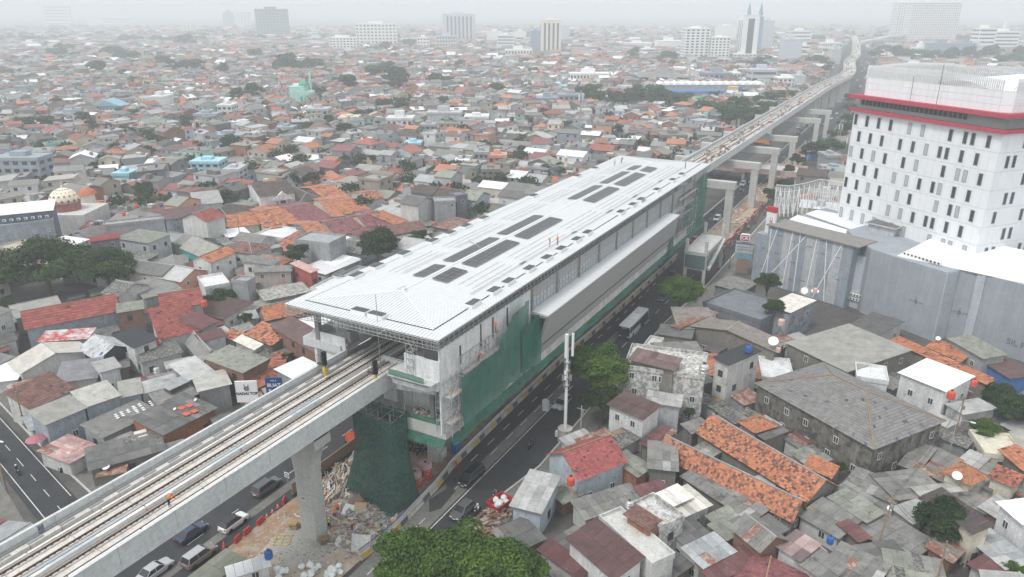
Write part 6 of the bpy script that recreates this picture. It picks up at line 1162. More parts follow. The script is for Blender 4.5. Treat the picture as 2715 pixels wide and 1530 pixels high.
# ------------------------------------------------------------------ the kampung: procedural houses fill what is left
LM = {'the mint green mosque': ('t', 2280, 765), 'the patterned dome mosque': ('a', 495, 120), 'the white portico house': ('d', 690, 180), 'the aqua arched house': ('t', 810, 868), 'the orange row houses': ('d', 760, 320), 'the slate cube building': ('a', 800, 560),
      'the blue factory': ('v', 100, 760), 'the cream tower': ('u', 1580, 420), 'the long white school-like building': ('u', 1870, 642), 'the peach house': ('u', 1180, 1280), 'the white terrace house': ('u', 440, 1020), 'the light blue house': ('t', 1560, 1345),
      'the blue-grey hall': ('t', 500, 935), 'the stepped white building': ('t', 1190, 860), 'the banded minaret': ('u', 1692, 1370), 'the grey warehouse': ('u', 780, 965), 'the hotel': ('x', 1200, 1400), 'the striped building': ('c', 900, 760), 'the old concrete hall': ('i', 1000, 400), 'the stained white building': ('l', 1700, 1300),
      'the big tree at far left': ('a', 330, 780), 'the turquoise gable': ('a', 1660, 540), 'the long red roof': ('a', 600, 1000), 'the cream balcony building': ('u', 50, 970), 'the blue-grey block with white script': ('t', 160, 1420), 'the dark roadside tree belt': ('u', 2100, 800), 'the white stepped tower group': ('v', 250, 470)}
LMP = {k: ap(*v) for k, v in LM.items()}; SEEN = {}
fwd = Vector((-_sy, _cy)); rgt = Vector((_cy, _sy)); ORD = ['', 'second ', 'third ', 'fourth ', 'fifth ', 'sixth ', 'seventh ', 'eighth ', 'ninth ', 'tenth ', 'eleventh ', 'twelfth ']
def where(prefix, x, y):
 p = Vector((x, y)); best = min(LMP, key=lambda k: (LMP[k].xy-p).length); d = p-LMP[best].xy; a, b = d.dot(rgt), d.dot(fwd)
 if abs(a) > abs(b)*2: s = 'right of' if a > 0 else 'left of'
 elif abs(b) > abs(a)*2: s = 'behind' if b > 0 else 'in front of'
 else: s = ('right and ' if a > 0 else 'left and ')+('behind' if b > 0 else 'in front of')
 dist = d.length; far = 'just ' if dist < 28 else '' if dist < 75 else 'some way '
 base = f'{prefix} {far}{s} {best}'; k = SEEN.get(base, 0); SEEN[base] = k+1
 return base if k == 0 else f'{ORD[min(k, 11)]}{base}'
FB = {}
def rebuild():
 FB.clear()
 for f_ in FOOT:
  r = math.hypot(f_[4], f_[5]); 
  for gx in range(int((f_[0]-r)//30), int((f_[0]+r)//30)+1):
   for gy in range(int((f_[1]-r)//30), int((f_[1]+r)//30)+1): FB.setdefault((gx, gy), []).append(f_)
def blocked(x, y, r):
 for f_ in FB.get((int(x//30), int(y//30)), ()):
  dx, dy = x-f_[0], y-f_[1]; a = abs(dx*f_[2]+dy*f_[3]); b = abs(-dx*f_[3]+dy*f_[2])
  if a < f_[4]+r and b < f_[5]+r: return True
 return False
# trees of the middle distance: crop, x, y of the foot, crown width in crop pixels
TREES = [('t',2190,525,300),('t',2370,530,190),('t',120,275,280),('t',270,305,180),('t',1000,300,230),('t',1390,330,230),('t',960,455,170),('t',1340,545,190),('t',1480,545,150),('t',750,560,150),('t',1930,445,120),('t',1690,570,110),('t',940,590,80),('t',1025,655,95),
 ('t',1800,785,140),('t',1930,765,170),('t',640,950,120),('t',690,990,100),('t',210,1010,150),('t',360,1000,140),('t',1125,1085,125),('t',1120,1215,140),('t',720,1345,90),('t',1760,1180,200),('t',1860,1185,150),('t',2545,650,90),('t',440,425,150),('t',520,380,170),('t',860,410,180),('t',1240,500,120),('t',1200,300,200),('t',640,200,140),('t',1580,240,160),('t',60,1195,100),('t',300,1200,60),('t',2000,880,80),('t',2490,950,90),('t',1030,900,70),('t',1290,1210,60),('t',2420,740,120),
 ('u',60,690,200),('u',260,600,170),('u',430,655,300),('u',330,560,200),('u',700,660,170),('u',800,665,120),('u',330,855,160),('u',460,855,170),('u',770,810,100),('u',830,880,110),('u',1175,725,150),('u',1450,572,90),('u',50,1055,170),('u',350,1090,95),('u',275,1180,105),('u',970,1060,80),('u',1150,915,80),('u',1450,975,100),('u',1595,1005,110),('u',1700,1015,130),('u',1285,970,50),('u',2080,1045,100),('u',2385,1115,100),('u',2460,455,220),('u',2200,450,120),('u',680,270,90),('u',340,375,120),('u',510,350,120),('u',905,505,70),('u',1690,480,60),('u',240,1270,60),('u',560,1290,70),
 ('u',1820,785,210),('u',1960,815,220),('u',2120,820,230),('u',2280,820,240),('u',2440,825,250),('u',2560,830,200),('u',2200,760,200),('u',2350,770,200),('u',1900,740,160),('v',150,880,170),('v',270,905,200),('v',400,950,240),('v',520,940,200),('v',620,900,190),('v',690,800,170),('v',560,830,150),('v',340,960,200),('v',430,870,220),('v',240,770,110),('v',820,760,90),
 ('v',1000,500,190),('v',1080,560,90),('v',560,520,140),('v',1520,400,150),('v',1700,450,160),('v',1840,455,170),('v',2000,460,170),('v',2450,470,230),('v',2300,440,160),('v',2560,460,200),('v',2150,450,150),('v',1620,440,130),('v',1450,450,110),('v',430,300,90),('v',1000,300,180),('v',860,240,150),('v',2120,310,150),('v',2260,300,160),
 ('v',1250,800,110),('v',1255,880,120),('v',1240,960,130),('v',1215,1040,150),('v',1150,1120,170),('v',1080,1180,170),('v',1000,1200,160),('v',920,1230,150),('v',860,1290,150),('v',790,1370,130),('v',1180,1200,150),('v',1230,1150,130),('v',640,1540,90)]
TPOS = []
for c, x, y, wd in TREES:
 p = ap(c, x, y+wd*.12); D = p.length if False else (Vector((p.x, p.y, -CAM_Z)).length); w_ = wd/CROP[c][2]/1955*D; w_ = max(5, min(w_, 60)); TPOS.append((p.x, p.y, w_)); occupy(p.x, p.y, 1, 0, w_*.36, w_*.30)
# keep clear of the near trees, roads and site
for c, x, y, r_ in [('a', 230, 830, 10), ('b', 260, 560, 4), ('h', 900, 1240, 4)]: p = ap(c, x, y); occupy(p.x, p.y, 1, 0, r_, r_)
rebuild()
def road_clear(x, y, r):
 c = vx(max(y, 0)) if y > 0 else VX
 if c-21.5-r < x < c+24.5+r and y < 1750: return False
 if y < 210 and -83-r < x < -40+r: return False
 if y < 110 and abs((y-48.3)+.235*(x+113.8)) < 4.6+r and x < -82: return False
 if y > 1750 and False: return False
 return True
rnd = random.Random(77); CELLS = []
seeds = []
for i in range(-34, 16):
 for j in range(0, 30): seeds.append((i*115+rnd.uniform(-42, 42), 30+j*115+rnd.uniform(-42, 42), rnd.choice([0, 0, R(28), R(-15), R(12), R(45), R(-35)])+rnd.uniform(-.12, .12)))
def in_view(x, y, mg=12):
 a = x*rgt.x+y*rgt.y; b = x*fwd.x+y*fwd.y
 return b > 20 and abs(a) < (b*.9+14)*.83+mg
SA = np.array([(s[0], s[1]) for s in seeds])
for si, (sx, sy, ang) in enumerate(seeds):
 if not in_view(sx, sy, 120): continue
 dist = math.hypot(sx, sy)
 if dist > 3300: continue
 k = 1.0 if dist < 900 else 1.45 if dist < 1600 else 2.4
 ca, sa = math.cos(ang), math.sin(ang); y = -82
 row = 0
 while y < 82:
  dep = rnd.uniform(7.2, 10.5)*k; x = -82+rnd.uniform(0, 6)
  while x < 82:
   wd = rnd.uniform(5.5, 12.5)*k; cx_, cy_ = x+wd/2, y+dep/2; X, Y = sx+ca*cx_-sa*cy_, sy+sa*cx_+ca*cy_; x += wd+(0 if rnd.random() < .75 else rnd.uniform(.5, 2.2))
   if Y < 20 or not in_view(X, Y): continue
   d2 = (SA[:, 0]-X)**2+(SA[:, 1]-Y)**2
   if int(d2.argmin()) != si: continue
   r = min(wd, dep)*.42
   if not road_clear(X, Y, r) or blocked(X, Y, r*.8): continue
   if rnd.random() < .03: continue
   CELLS.append((X, Y, ang+rnd.uniform(-.05, .05), wd*rnd.uniform(.9, 1.0), dep*rnd.uniform(.88, 1.0)))
  y += dep+(0 if row % 2 else rnd.uniform(.6, 2.2)); row += 1
CELLS.sort(key=lambda c: c[0]**2+c[1]**2)
def style(rnd, dist):
 q = rnd.random()
 if q < .40: return 'grey', rnd.choice(['r_grey', 'r_grey', 'r_grgreen', 'r_dark', 'r_rough'])
 if q < .53: return 'light', rnd.choice(['r_lgrey', 'r_beige', 'r_silver'])
 if q < .63: return 'orange', rnd.choice(['t_orange', 't_mottle', 't_rusty', 't_orange'])
 if q < .73: return 'red', rnd.choice(['t_red', 't_maroon', 't_red'])
 if q < .84: return 'brown', rnd.choice(['t_brown', 't_dkbrown', 'r_brown'])
 if q < .91: return 'white', 'r_white'
 return 'flat', 'r_concrete'
RN = {'r_rust': 'rusty', 'r_maroon': 'maroon', 'r_grey': 'grey corrugated', 'r_grgreen': 'greenish grey', 'r_dark': 'dark grey', 'r_rough': 'mossy rough', 'r_lgrey': 'pale grey', 'r_beige': 'beige', 'r_silver': 'silvery', 't_orange': 'orange tiled', 't_mottle': 'mottled orange tiled', 't_rusty': 'rusty orange tiled', 't_red': 'red tiled', 't_maroon': 'maroon tiled', 't_brown': 'brown tiled', 't_dkbrown': 'blackish brown tiled', 'r_brown': 'brown sheet', 'r_white': 'white', 'r_concrete': 'flat concrete'}
WN = {'w_white': 'white', 'w_dirty': 'stained white', 'w_grey': 'grey', 'w_lgrey': 'pale grey', 'w_cream': 'cream', 'w_beige': 'beige', 'w_bluegrey': 'blue-grey', 'w_brick': 'brick', 'w_old': 'dingy', 'w_slate': 'slate', 'w_ltblue': 'light blue', 'w_peach': 'peach', 'w_mint': 'mint', 'w_redbrick': 'red brick'}
KN = {'g': 'gabled', 'x': 'end-gabled', 's': 'lean-to', 'h': 'hipped', 'f': 'flat'}
wpool = ['w_white', 'w_dirty', 'w_dirty', 'w_grey', 'w_grey', 'w_lgrey', 'w_cream', 'w_beige', 'w_bluegrey', 'w_old', 'w_old', 'w_slate', 'w_brick', 'w_ltblue', 'w_grey', 'w_dirty', 'w_beige', 'w_white', 'w_white', 'w_peach', 'w_mint', 'w_redbrick', 'w_cream', 'w_lgrey']
NIND = 300-len(HH); rest = []; rh = random.Random(5)
for i, (X, Y, ang, wd, dep) in enumerate(CELLS):
 dist = math.hypot(X, Y); st_, roof = style(rh, dist); near = dist < 165
 z = rh.uniform(2.8, 3.4) if near else rh.choice([3.2, 3.4, 3.8, 5.8, 6.2, 6.6, 3.3, 8.4])+rh.uniform(-.3, .3)
 kind = 'f' if st_ == 'flat' else rh.choice('gghx') if roof.startswith('t_') else rh.choice('gssgx')
 rise = {'g': .2*dep, 'x': .2*wd, 'h': .2*min(wd, dep), 's': .5, 'f': 0}[kind]
 if near and kind != 's': rise *= .6
 if i < NIND:
  wall = rh.choice(wpool); ca, sa = math.cos(ang), math.sin(ang); a = (X-ca*wd/2+sa*dep/2, Y-sa*wd/2-ca*dep/2)
  house_rect(a, ang, wd, dep, z, rise, kind, roof, wall, where(f'{WN[wall]} house with {RN[roof]} {KN[kind]+" " if kind != "f" else ""}roof', X, Y), seed=i, sheet=False)
 else: rest.append((X, Y, ang, wd, dep, z, rise, kind, roof, rh.choice(wpool), dist))
# small lean-to sheds packed into the gaps between the nearest houses
rebuild(); rq = random.Random(19); ns = 0
for _ in range(9000):
 X, Y = (rq.uniform(-37, 60), rq.uniform(48, 165)) if _ % 2 else (rq.uniform(-190, -86), rq.uniform(54, 190))
 if not in_view(X, Y, -3) or not road_clear(X, Y, .6): continue
 wd, dep = rq.uniform(2.2, 4.8), rq.uniform(2.2, 4.4); r = min(wd, dep)*.34
 if blocked(X, Y, r): continue
 ang = rq.choice([R(-24), R(66), R(-30), R(60)])+rq.uniform(-.1, .1); ca, sa = math.cos(ang), math.sin(ang); rf = rq.choice(['r_grey', 'r_grey', 'r_dark', 'r_rust', 'r_maroon', 'r_lgrey', 'r_grgreen', 'r_rough'])
 house_rect((X-ca*wd/2+sa*dep/2, Y-sa*wd/2-ca*dep/2), ang, wd, dep, rq.uniform(2.1, 2.7), .3, 's', rf, rq.choice(['w_old', 'w_dirty', 'w_grey', 'w_brick']), where(f'small {RN.get(rf, "rusty")} shed'.replace('r_rust', 'rusty'), X, Y), cat='shed', win=False, name='shed')
 f_ = FOOT[-1]
 for gx in range(int((X-4)//30), int((X+4)//30)+1):
  for gy in range(int((Y-4)//30), int((Y+4)//30)+1): FB.setdefault((gx, gy), []).append(f_)
 ns += 1
 if ns > 200: break
print('sheds', ns)
# everything farther: one mass of houses
RC_ = {'r_grey': (.235, .23, .22), 'r_grgreen': (.26, .27, .235), 'r_dark': (.15, .148, .145), 'r_rough': (.22, .215, .2), 'r_lgrey': (.42, .42, .41), 'r_beige': (.38, .365, .33), 'r_silver': (.42, .43, .44), 't_orange': (.42, .18, .11), 't_mottle': (.36, .16, .10), 't_rusty': (.33, .155, .115), 't_red': (.30, .11, .085), 't_maroon': (.23, .10, .10), 't_brown': (.19, .11, .095), 't_dkbrown': (.10, .08, .075), 'r_brown': (.14, .09, .085), 'r_white': (.74, .75, .76), 'r_concrete': (.34, .33, .31)}
WC_ = {'w_white': (.72, .73, .73), 'w_dirty': (.58, .58, .56), 'w_grey': (.36, .37, .375), 'w_lgrey': (.49, .51, .53), 'w_cream': (.66, .60, .47), 'w_beige': (.48, .43, .36), 'w_bluegrey': (.34, .385, .43), 'w_brick': (.30, .18, .13), 'w_old': (.25, .24, .22), 'w_slate': (.21, .23, .26), 'w_ltblue': (.46, .58, .64), 'w_peach': (.66, .38, .28), 'w_mint': (.40, .66, .56), 'w_redbrick': (.34, .16, .11)}
V = []; Fq = []; Cc = []
def quad(*p): k = len(V); V.extend(p); Fq.append(tuple(range(k, k+len(p))))
for X, Y, ang, wd, dep, z, rise, kind, roof, wall, dist in rest:
 ca, sa = math.cos(ang), math.sin(ang); hw, hd = wd/2, dep/2; k_ = rh.uniform(.82, 1.15); rc = tuple(c*k_ for c in RC_[roof]); k_ = rh.uniform(.6, 1.0); wc = tuple(c*k_ for c in WC_[wall])  # wall tones scaled down so the colour carries the shade on the walls
 if dist > 1600: z = rh.uniform(3.5, 9); rise *= .5
 def T(x, y, zz): return (X+ca*x-sa*y, Y+sa*x+ca*y, zz)
 z4 = [z, z, z+rise, z+rise] if kind == 's' else [z]*4; cs = [(-hw, -hd), (hw, -hd), (hw, hd), (-hw, hd)]
 for i in range(4):
  j = (i+1) % 4; (xa, ya), (xb, yb) = cs[i], cs[j]; nx, ny = (yb-ya), -(xb-xa); wx, wy = ca*nx-sa*ny, sa*nx+ca*ny
  if wx*X+wy*Y > 0: continue            # back walls nobody could see from this side of town are left out
  quad(T(xa, ya, 0), T(xb, yb, 0), T(xb, yb, z4[j]), T(xa, ya, z4[i])); Cc.append(wc)
  if dist < 1150:
   L_ = math.hypot(xb-xa, yb-ya); nn = max(1, int(L_/3.4)); ll = Vector((nx, ny)).normalized()*.06
   for lv in range(1 if z < 5 else 2 if z < 8 else 3):
    zz = z-1.9-lv*2.8 if lv or z > 5 else 1.0
    if rh.random() < .25: continue
    for q_ in range(nn):
     if rh.random() < .35: continue
     u0 = (q_+.3)/nn; u1 = u0+1.1/L_; w_ = [(xa+(xb-xa)*u+ll.x, ya+(yb-ya)*u+ll.y) for u in (u0, u1)]
     quad(T(*w_[0], zz), T(*w_[1], zz), T(*w_[1], zz+1.2), T(*w_[0], zz+1.2)); Cc.append((.06, .065, .07))
 o = .35; hw += o; hd += o; zr = z+rise
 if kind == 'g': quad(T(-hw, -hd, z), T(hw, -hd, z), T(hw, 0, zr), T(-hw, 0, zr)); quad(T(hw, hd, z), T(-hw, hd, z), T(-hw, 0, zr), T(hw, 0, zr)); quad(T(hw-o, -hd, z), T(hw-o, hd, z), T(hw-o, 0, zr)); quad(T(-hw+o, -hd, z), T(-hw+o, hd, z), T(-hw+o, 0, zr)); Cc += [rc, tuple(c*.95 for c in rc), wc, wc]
 elif kind == 'x': quad(T(-hw, hd, z), T(-hw, -hd, z), T(0, -hd, zr), T(0, hd, zr)); quad(T(hw, -hd, z), T(hw, hd, z), T(0, hd, zr), T(0, -hd, zr)); quad(T(-hw, -hd+o, z), T(hw, -hd+o, z), T(0, -hd+o, zr)); quad(T(-hw, hd-o, z), T(hw, hd-o, z), T(0, hd-o, zr)); Cc += [rc, rc, wc, wc]
 elif kind == 'h':
  m = min(hw, hd); q0, q1 = ((-hw+m, 0), (hw-m, 0)) if hw >= hd else ((0, -hd+m), (0, hd-m)); A, B_, C_, D_ = T(-hw, -hd, z), T(hw, -hd, z), T(hw, hd, z), T(-hw, hd, z); q0, q1 = T(*q0, zr), T(*q1, zr)
  if hw >= hd: quad(A, B_, q1, q0); quad(C_, D_, q0, q1); quad(B_, C_, q1); quad(D_, A, q0)
  else: quad(D_, A, q0, q1); quad(B_, C_, q1, q0); quad(A, B_, q0); quad(C_, D_, q1)
  Cc += [rc]*4
 elif kind == 's': quad(T(-hw, -hd, z+.02), T(hw, -hd, z+.02), T(hw, hd, zr+.02), T(-hw, hd, zr+.02)); Cc.append(rc)
 else:
  quad(T(-hw, -hd, z), T(hw, -hd, z), T(hw, hd, z), T(-hw, hd, z)); Cc.append(rc)
  for (xa, ya), (xb, yb) in zip([(-hw, -hd), (hw, -hd), (hw, hd), (-hw, hd)], [(hw, -hd), (hw, hd), (-hw, hd), (-hw, -hd)]): quad(T(xa, ya, z-.1), T(xb, yb, z-.1), T(xb, yb, z+.8), T(xa, ya, z+.8)); Cc.append(wc)
 if dist < 1000:
  for _ in range(rh.choice([0, 0, 1, 1, 2, 3])):      # rooftop sheds, patches, tanks
   px, py = rh.uniform(-hw*.7, hw*.7), rh.uniform(-hd*.7, hd*.7); s_ = rh.uniform(.4, 1.6); zz = z+rise*.6; hc = rh.choice([(.5, .14, .09), (.08, .16, .32), (.5, .5, .5), (.3, .29, .28), (.6, .6, .6), (.2, .19, .18), (.25, .24, .23), (.36, .35, .33)]); s_ = min(s_, .55) if hc[0]-hc[2] > .3 or hc[2]-hc[0] > .2 else s_
   hgt = rh.uniform(.5, 1.6)
   p = [(px-s_, py-s_*.7), (px+s_, py-s_*.7), (px+s_, py+s_*.7), (px-s_, py+s_*.7)]
   quad(*[T(*q_, zz+hgt) for q_ in p]); Cc.append(hc)
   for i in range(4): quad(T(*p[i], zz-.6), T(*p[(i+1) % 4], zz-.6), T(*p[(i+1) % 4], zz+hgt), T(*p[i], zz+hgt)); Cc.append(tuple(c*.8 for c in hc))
me = bpy.data.meshes.new('distant_houses'); me.from_pydata(V, [], Fq); ca_ = me.color_attributes.new('Col', 'FLOAT_COLOR', 'CORNER'); cnt = np.array([len(f) for f in Fq]); arr = np.repeat(np.array([(*c, 1.0) for c in Cc], np.float32), cnt, axis=0); ca_.data.foreach_set('color', arr.ravel()); me.materials.append(MAT['vcol'])
o = bpy.data.objects.new('distant_houses', me); C.objects.link(o); stuff(o); o['label'] = 'dense sea of grey and orange roofed houses fading into haze'
print('cells', len(CELLS), 'faces', len(Fq))
# ------------------------------------------------------------------ trees
def crown_mesh(name, m, seed, nblob, nleaf, lsz, flat=.62, gap=.35, spread=.72):
 rs = np.random.RandomState(seed); blobs = []
 while len(blobs) < nblob:
  p = rs.uniform(-1, 1, 3); r = math.hypot(p[0], p[1])
  if r > 1 or p[2] < -.55: continue
  p[2] = p[2]*(1-.55*r*r); q = np.array([p[0]*spread, p[1]*spread, p[2]*flat*.75]); blobs.append((q, rs.uniform(.17, .34)*(1.15-.35*r), rs.uniform(0, 1)))
 per = nleaf//nblob; P = []; Nn = []; Cv = []
 for q, r, bc in blobs:
  d = rs.normal(size=(per, 3)); d /= np.linalg.norm(d, axis=1)[:, None]; d[:, 2] = np.where(d[:, 2] < -.3, -d[:, 2]*.5, d[:, 2]); rad = r*(rs.uniform(.35, 1, per)**.5)[:, None]*(1+.25*rs.normal(size=(per, 1))*.5)
  P.append(q+d*rad*np.array([1.15, 1.15, .8])); n = d+rs.normal(size=(per, 3))*.55+np.array([0, 0, .5]); Nn.append(n/np.linalg.norm(n, axis=1)[:, None]); Cv.append(np.clip(bc*.55+rs.uniform(0, .45, per), 0, 1))
 P = np.concatenate(P); Nn = np.concatenate(Nn); Cv = np.concatenate(Cv); k = len(P); t = np.cross(Nn, rs.normal(size=(k, 3))); t /= np.linalg.norm(t, axis=1)[:, None]; b = np.cross(Nn, t)
 s = lsz*rs.uniform(.6, 1.3, (k, 1)); V = np.stack([P-t*s, P-b*s*.55, P+t*s, P+b*s*.55], 1).reshape(-1, 3); F_ = np.arange(k*4).reshape(-1, 4)
 me = bpy.data.meshes.new(name); me.from_pydata(V.tolist(), [], F_.tolist()); ca = me.color_attributes.new('Col', 'FLOAT_COLOR', 'CORNER'); arr = np.ones((k*4, 4), np.float32); arr[:, :3] = np.repeat(Cv, 4)[:, None]; ca.data.foreach_set('color', arr.ravel()); me.materials.append(MAT[m])
 return me, blobs
def tree(x, y, w_, h_, me, tr, label, group=None, name='tree', rz_=0.0, flat=.62, lift=None):
 """me crown of unit radius; crown centre sits so that its top is at h_"""
 r = w_/2; t = empty(name, (x, y, 0), 0, label, 'tree', group); zc = h_-r*flat*.72 if lift is None else lift
 c = link('crown', me, t, (0, 0, zc), rz_); c.scale = (r, r, r); k = link('trunk', tr, t, (0, 0, zc), rz_); k.scale = (r, r, zc) ; return t
def variant(m, seed, nb, nl, ls, flat=.62, **k):
 me, bl = crown_mesh('crown', m, seed, nb, nl, ls, flat, **k); b = MB(); b.beam((0, 0, -1), (0, 0, -.3), .07, 7, r2=.05)
 for q, r, c in sorted(bl, key=lambda q: -q[1])[:10]: b.beam((0, 0, -.35), (q[0]*.6, q[1]*.6, -.05), .035, 5, r2=.018); b.beam((q[0]*.6, q[1]*.6, -.05), (q[0]*.95, q[1]*.95, .12), .018, 4, r2=.006)
 return me, b.mesh('trunk', 'bark')
vb1 = variant('leaf_bright', 3, 46, 24000, .036, .66); vb2 = variant('leaf_bright', 4, 40, 20000, .04, .62); vl1 = variant('leaf', 5, 44, 24000, .034, .5); vl2 = variant('leaf', 6, 30, 11000, .04, .6); vd1 = variant('leaf_dark', 7, 36, 12000, .045, .75); vd2 = variant('leaf_dark', 8, 26, 6000, .06, .8)
tree(-43.6, 54.6, 10.4, 7.9, *vb2, 'left of three bushy green street trees at the bottom edge beside the road'); tree(-37.8, 57.6, 11.6, 8.3, *vb1, 'middle and tallest of three bushy green street trees at the bottom edge', rz_=1.1); tree(-32.4, 58.6, 9.8, 7.4, *vb2, 'right of three bushy green street trees at the bottom edge beside the roofs', rz_=2.3)
tree(-42.2, 107.6, 12.4, 11.5, *vb1, 'large bright green roadside tree right of the white antenna pole', rz_=.6, flat=.8, lift=7.3); tree(-39.0, 102.0, 8.2, 6.2, *vl2, 'lower darker tree under the large bright roadside tree'); tree(-40.2, 149.4, 11, 10.2, *vb2, 'round bright green tree beside the road behind the bus', rz_=4)
tree(-178, 92, 24, 13.5, *vl1, 'huge spreading dark green tree at the far left edge'); tree(-165, 99, 17, 11.5, *vl1, 'thinner right part of the spreading trees at far left', rz_=2); tree(-190, 86, 16, 11, *vl1, 'lower left lobe tree of the spreading trees at far left', rz_=3.3)
def near(c, x, y, z, wpx, v, lab, hz_=None, rz_=0):
 z = z if c in 'bdaw' or z < 3 else z*.8; p = ap(c, x, y, z); D = (p-Vector((0, 0, CAM_Z))).length; w_ = wpx/CROP[c][2]/1955*D; tree(p.x, p.y, w_, (hz_ or z+w_*.38), *v, lab, rz_=rz_); return p
near('b', 270, 450, 6, 370, vd1, 'dense dark tree pressed against the left side of the station roof'); near('b', 590, 370, 5, 190, vd2, 'smaller dark tree right of the dense one beside the station roof'); near('a', 2250, 500, 5, 240, vd2, 'dark round tree below the cream gabled house'); near('i', 1950, 1080, 3.6, 395, vd1, 'dense round dark tree beside the brown felt roof at lower right')
near('i', 2270, 365, 3, 200, vb2, 'small bright tree by the white shophouse lane'); near('i', 2520, 260, 3.5, 330, vl2, 'dark garden tree at the right edge'); near('i', 2400, 130, 3, 260, vl2, 'garden bush behind the white shophouse'); near('i', 50, 225, 3.5, 110, vl2, 'slim tree between the stained white building and the orange hall'); near('f', 1190, 335, 3.5, 210, vl2, 'small tree behind the grey wall near the orange tiles')
near('f', 1730, 845, 3, 220, vd2, 'dark bush beside the bright white flat roof'); near('e', 1155, 295, 3, 90, vl2, 'small bush by the cream metal gable'); near('a', 1660, 850, 1.5, 260, vl2, 'green shrubs in the yard beside the graffiti block'); near('c', 640, 715, 7.5, 230, vl2, 'wild shrub on the terrace below the striped building'); near('c', 690, 900, 7, 200, vl2, 'potted palms under the peeling slate rooftop block'); near('d', 1003, 265, 2.6, 62, vl2, 'little round tree between the two rows of tiled houses')
near('i', 1190, 640, 2, 110, vl2, 'bush at the foot of the old hall'); near('i', 2480, 1420, 2, 150, vb2, 'small plant at the bottom right corner'); near('a', 30, 880, 4, 150, vl2, 'dark low tree left of the beige sheet roof')
near('w', 500, 380, 2.5, 250, vl2, 'long low hedge tree beside the white lattice screen'); near('w', 640, 200, 4, 260, vd2, 'dark tree behind the white lattice screen')
MID = [variant('leaf', 20+i, 18, 2600, .085, .7) for i in range(3)]+[variant('leaf_dark', 30+i, 16, 2400, .09, .75) for i in range(3)]
rt = random.Random(9)
for i, (x, y, w_) in enumerate(TPOS):
 v = MID[rt.randrange(6)]; h_ = min(17, w_*.55+3.5); d = math.hypot(x, y)
 tree(x, y, w_, h_, *v, where('dark green tree', x, y) if rt.random() < .5 else where('full green tree', x, y), rz_=rt.uniform(0, 6), flat=.7)
# scattered small crowns between the far houses: nobody could count them
rs = np.random.RandomState(8); V = []; Cv = []
n = 0
while n < 2600:
 a = rs.uniform(-.9, .9); b = 170+3200*rs.uniform()**1.7; x, y = rgt.x*a*b*.83+fwd.x*b, rgt.y*a*b*.83+fwd.y*b
 cl = math.sin(x*.011+1.3)*math.cos(y*.009)+math.sin(x*.031-y*.024); 
 if cl < rs.uniform(-1.2, 1.3): continue
 if not road_clear(x, y, 4): n += 1; continue
 if blocked(x, y, 1) and b < 700: n += 1; continue
 n += 1; w_ = rs.uniform(2.2, 4.6)*(1 if b < 900 else 1.7 if b < 1700 else 3.2); k = 150 if b < 700 else 70 if b < 1500 else 36; z0_ = rs.uniform(3.5, 6.5)
 d = rs.normal(size=(k, 3)); d /= np.linalg.norm(d, axis=1)[:, None]; d[:, 2] = abs(d[:, 2])*.9-.1; P = np.array([x, y, z0_])+d*w_*np.array([1, 1, .75])*(rs.uniform(.4, 1.05, (k, 1))); nn = d+rs.normal(size=(k, 3))*.5; nn /= np.linalg.norm(nn, axis=1)[:, None]
 t = np.cross(nn, rs.normal(size=(k, 3))); t /= np.linalg.norm(t, axis=1)[:, None]; bb = np.cross(nn, t); s = w_*(.16 if k > 100 else .24 if k > 50 else .36)*rs.uniform(.7, 1.3, (k, 1)); V.append(np.stack([P-t*s, P-bb*s*.6, P+t*s, P+bb*s*.6], 1).reshape(-1, 3)); Cv.append(np.repeat(rs.uniform(0, .5)+rs.uniform(0, .4, k), 4))
V = np.concatenate(V); Cv = np.concatenate(Cv); me = bpy.data.meshes.new('distant_trees'); me.from_pydata(V.tolist(), [], np.arange(len(V)).reshape(-1, 4).tolist()); ca = me.color_attributes.new('Col', 'FLOAT_COLOR', 'CORNER'); arr = np.ones((len(V), 4), np.float32); arr[:, :3] = Cv[:, None]; ca.data.foreach_set('color', arr.ravel()); me.materials.append(MAT['leaf_dark'])
o = bpy.data.objects.new('distant_trees', me); C.objects.link(o); stuff(o)
# ------------------------------------------------------------------ vehicles
def loft(b, secs, mi=0):
 """secs: list of rings (lists of 3-D points, same length)"""
 n = len(secs[0]); k = len(b.v)
 for s_ in secs: b.v.extend([tuple(p) for p in s_])
 for j in range(len(secs)-1):
  for i in range(n): i2 = (i+1) % n; b.f.append((k+j*n+i, k+j*n+i2, k+(j+1)*n+i2, k+(j+1)*n+i)); b.c.append(None); b.m.append(mi)
 b.f.append(tuple(k+i for i in reversed(range(n)))); b.f.append(tuple(k+(len(secs)-1)*n+i for i in range(n))); b.c += [None]*2; b.m += [mi]*2
mat('tyre', (.02, .02, .02), mott=0, fine=0, rough=.9); mat('rim', (.4, .4, .42), mott=0, fine=0, metal=.6, rough=.4); mat('lamp_white', (.8, .8, .78), mott=0, fine=0, rough=.2); mat('lamp_red', (.5, .02, .02), mott=0, fine=0, rough=.3); mat('car_glass', (.03, .035, .04), mott=0, fine=0, rough=.08, spec=.7)
for nm, c in [('car_black', (.012, .012, .014)), ('car_white', (.78, .78, .78)), ('car_silver', (.42, .43, .45)), ('car_grey', (.10, .105, .115)), ('car_bronze', (.20, .17, .165)), ('car_red', (.40, .03, .03)), ('car_navy', (.03, .05, .10)), ('truck_orange', (.60, .22, .06)), ('truck_blue', (.05, .20, .50))]: mat(nm, c, mott=0, fine=.02, rough=.25, spec=.6)
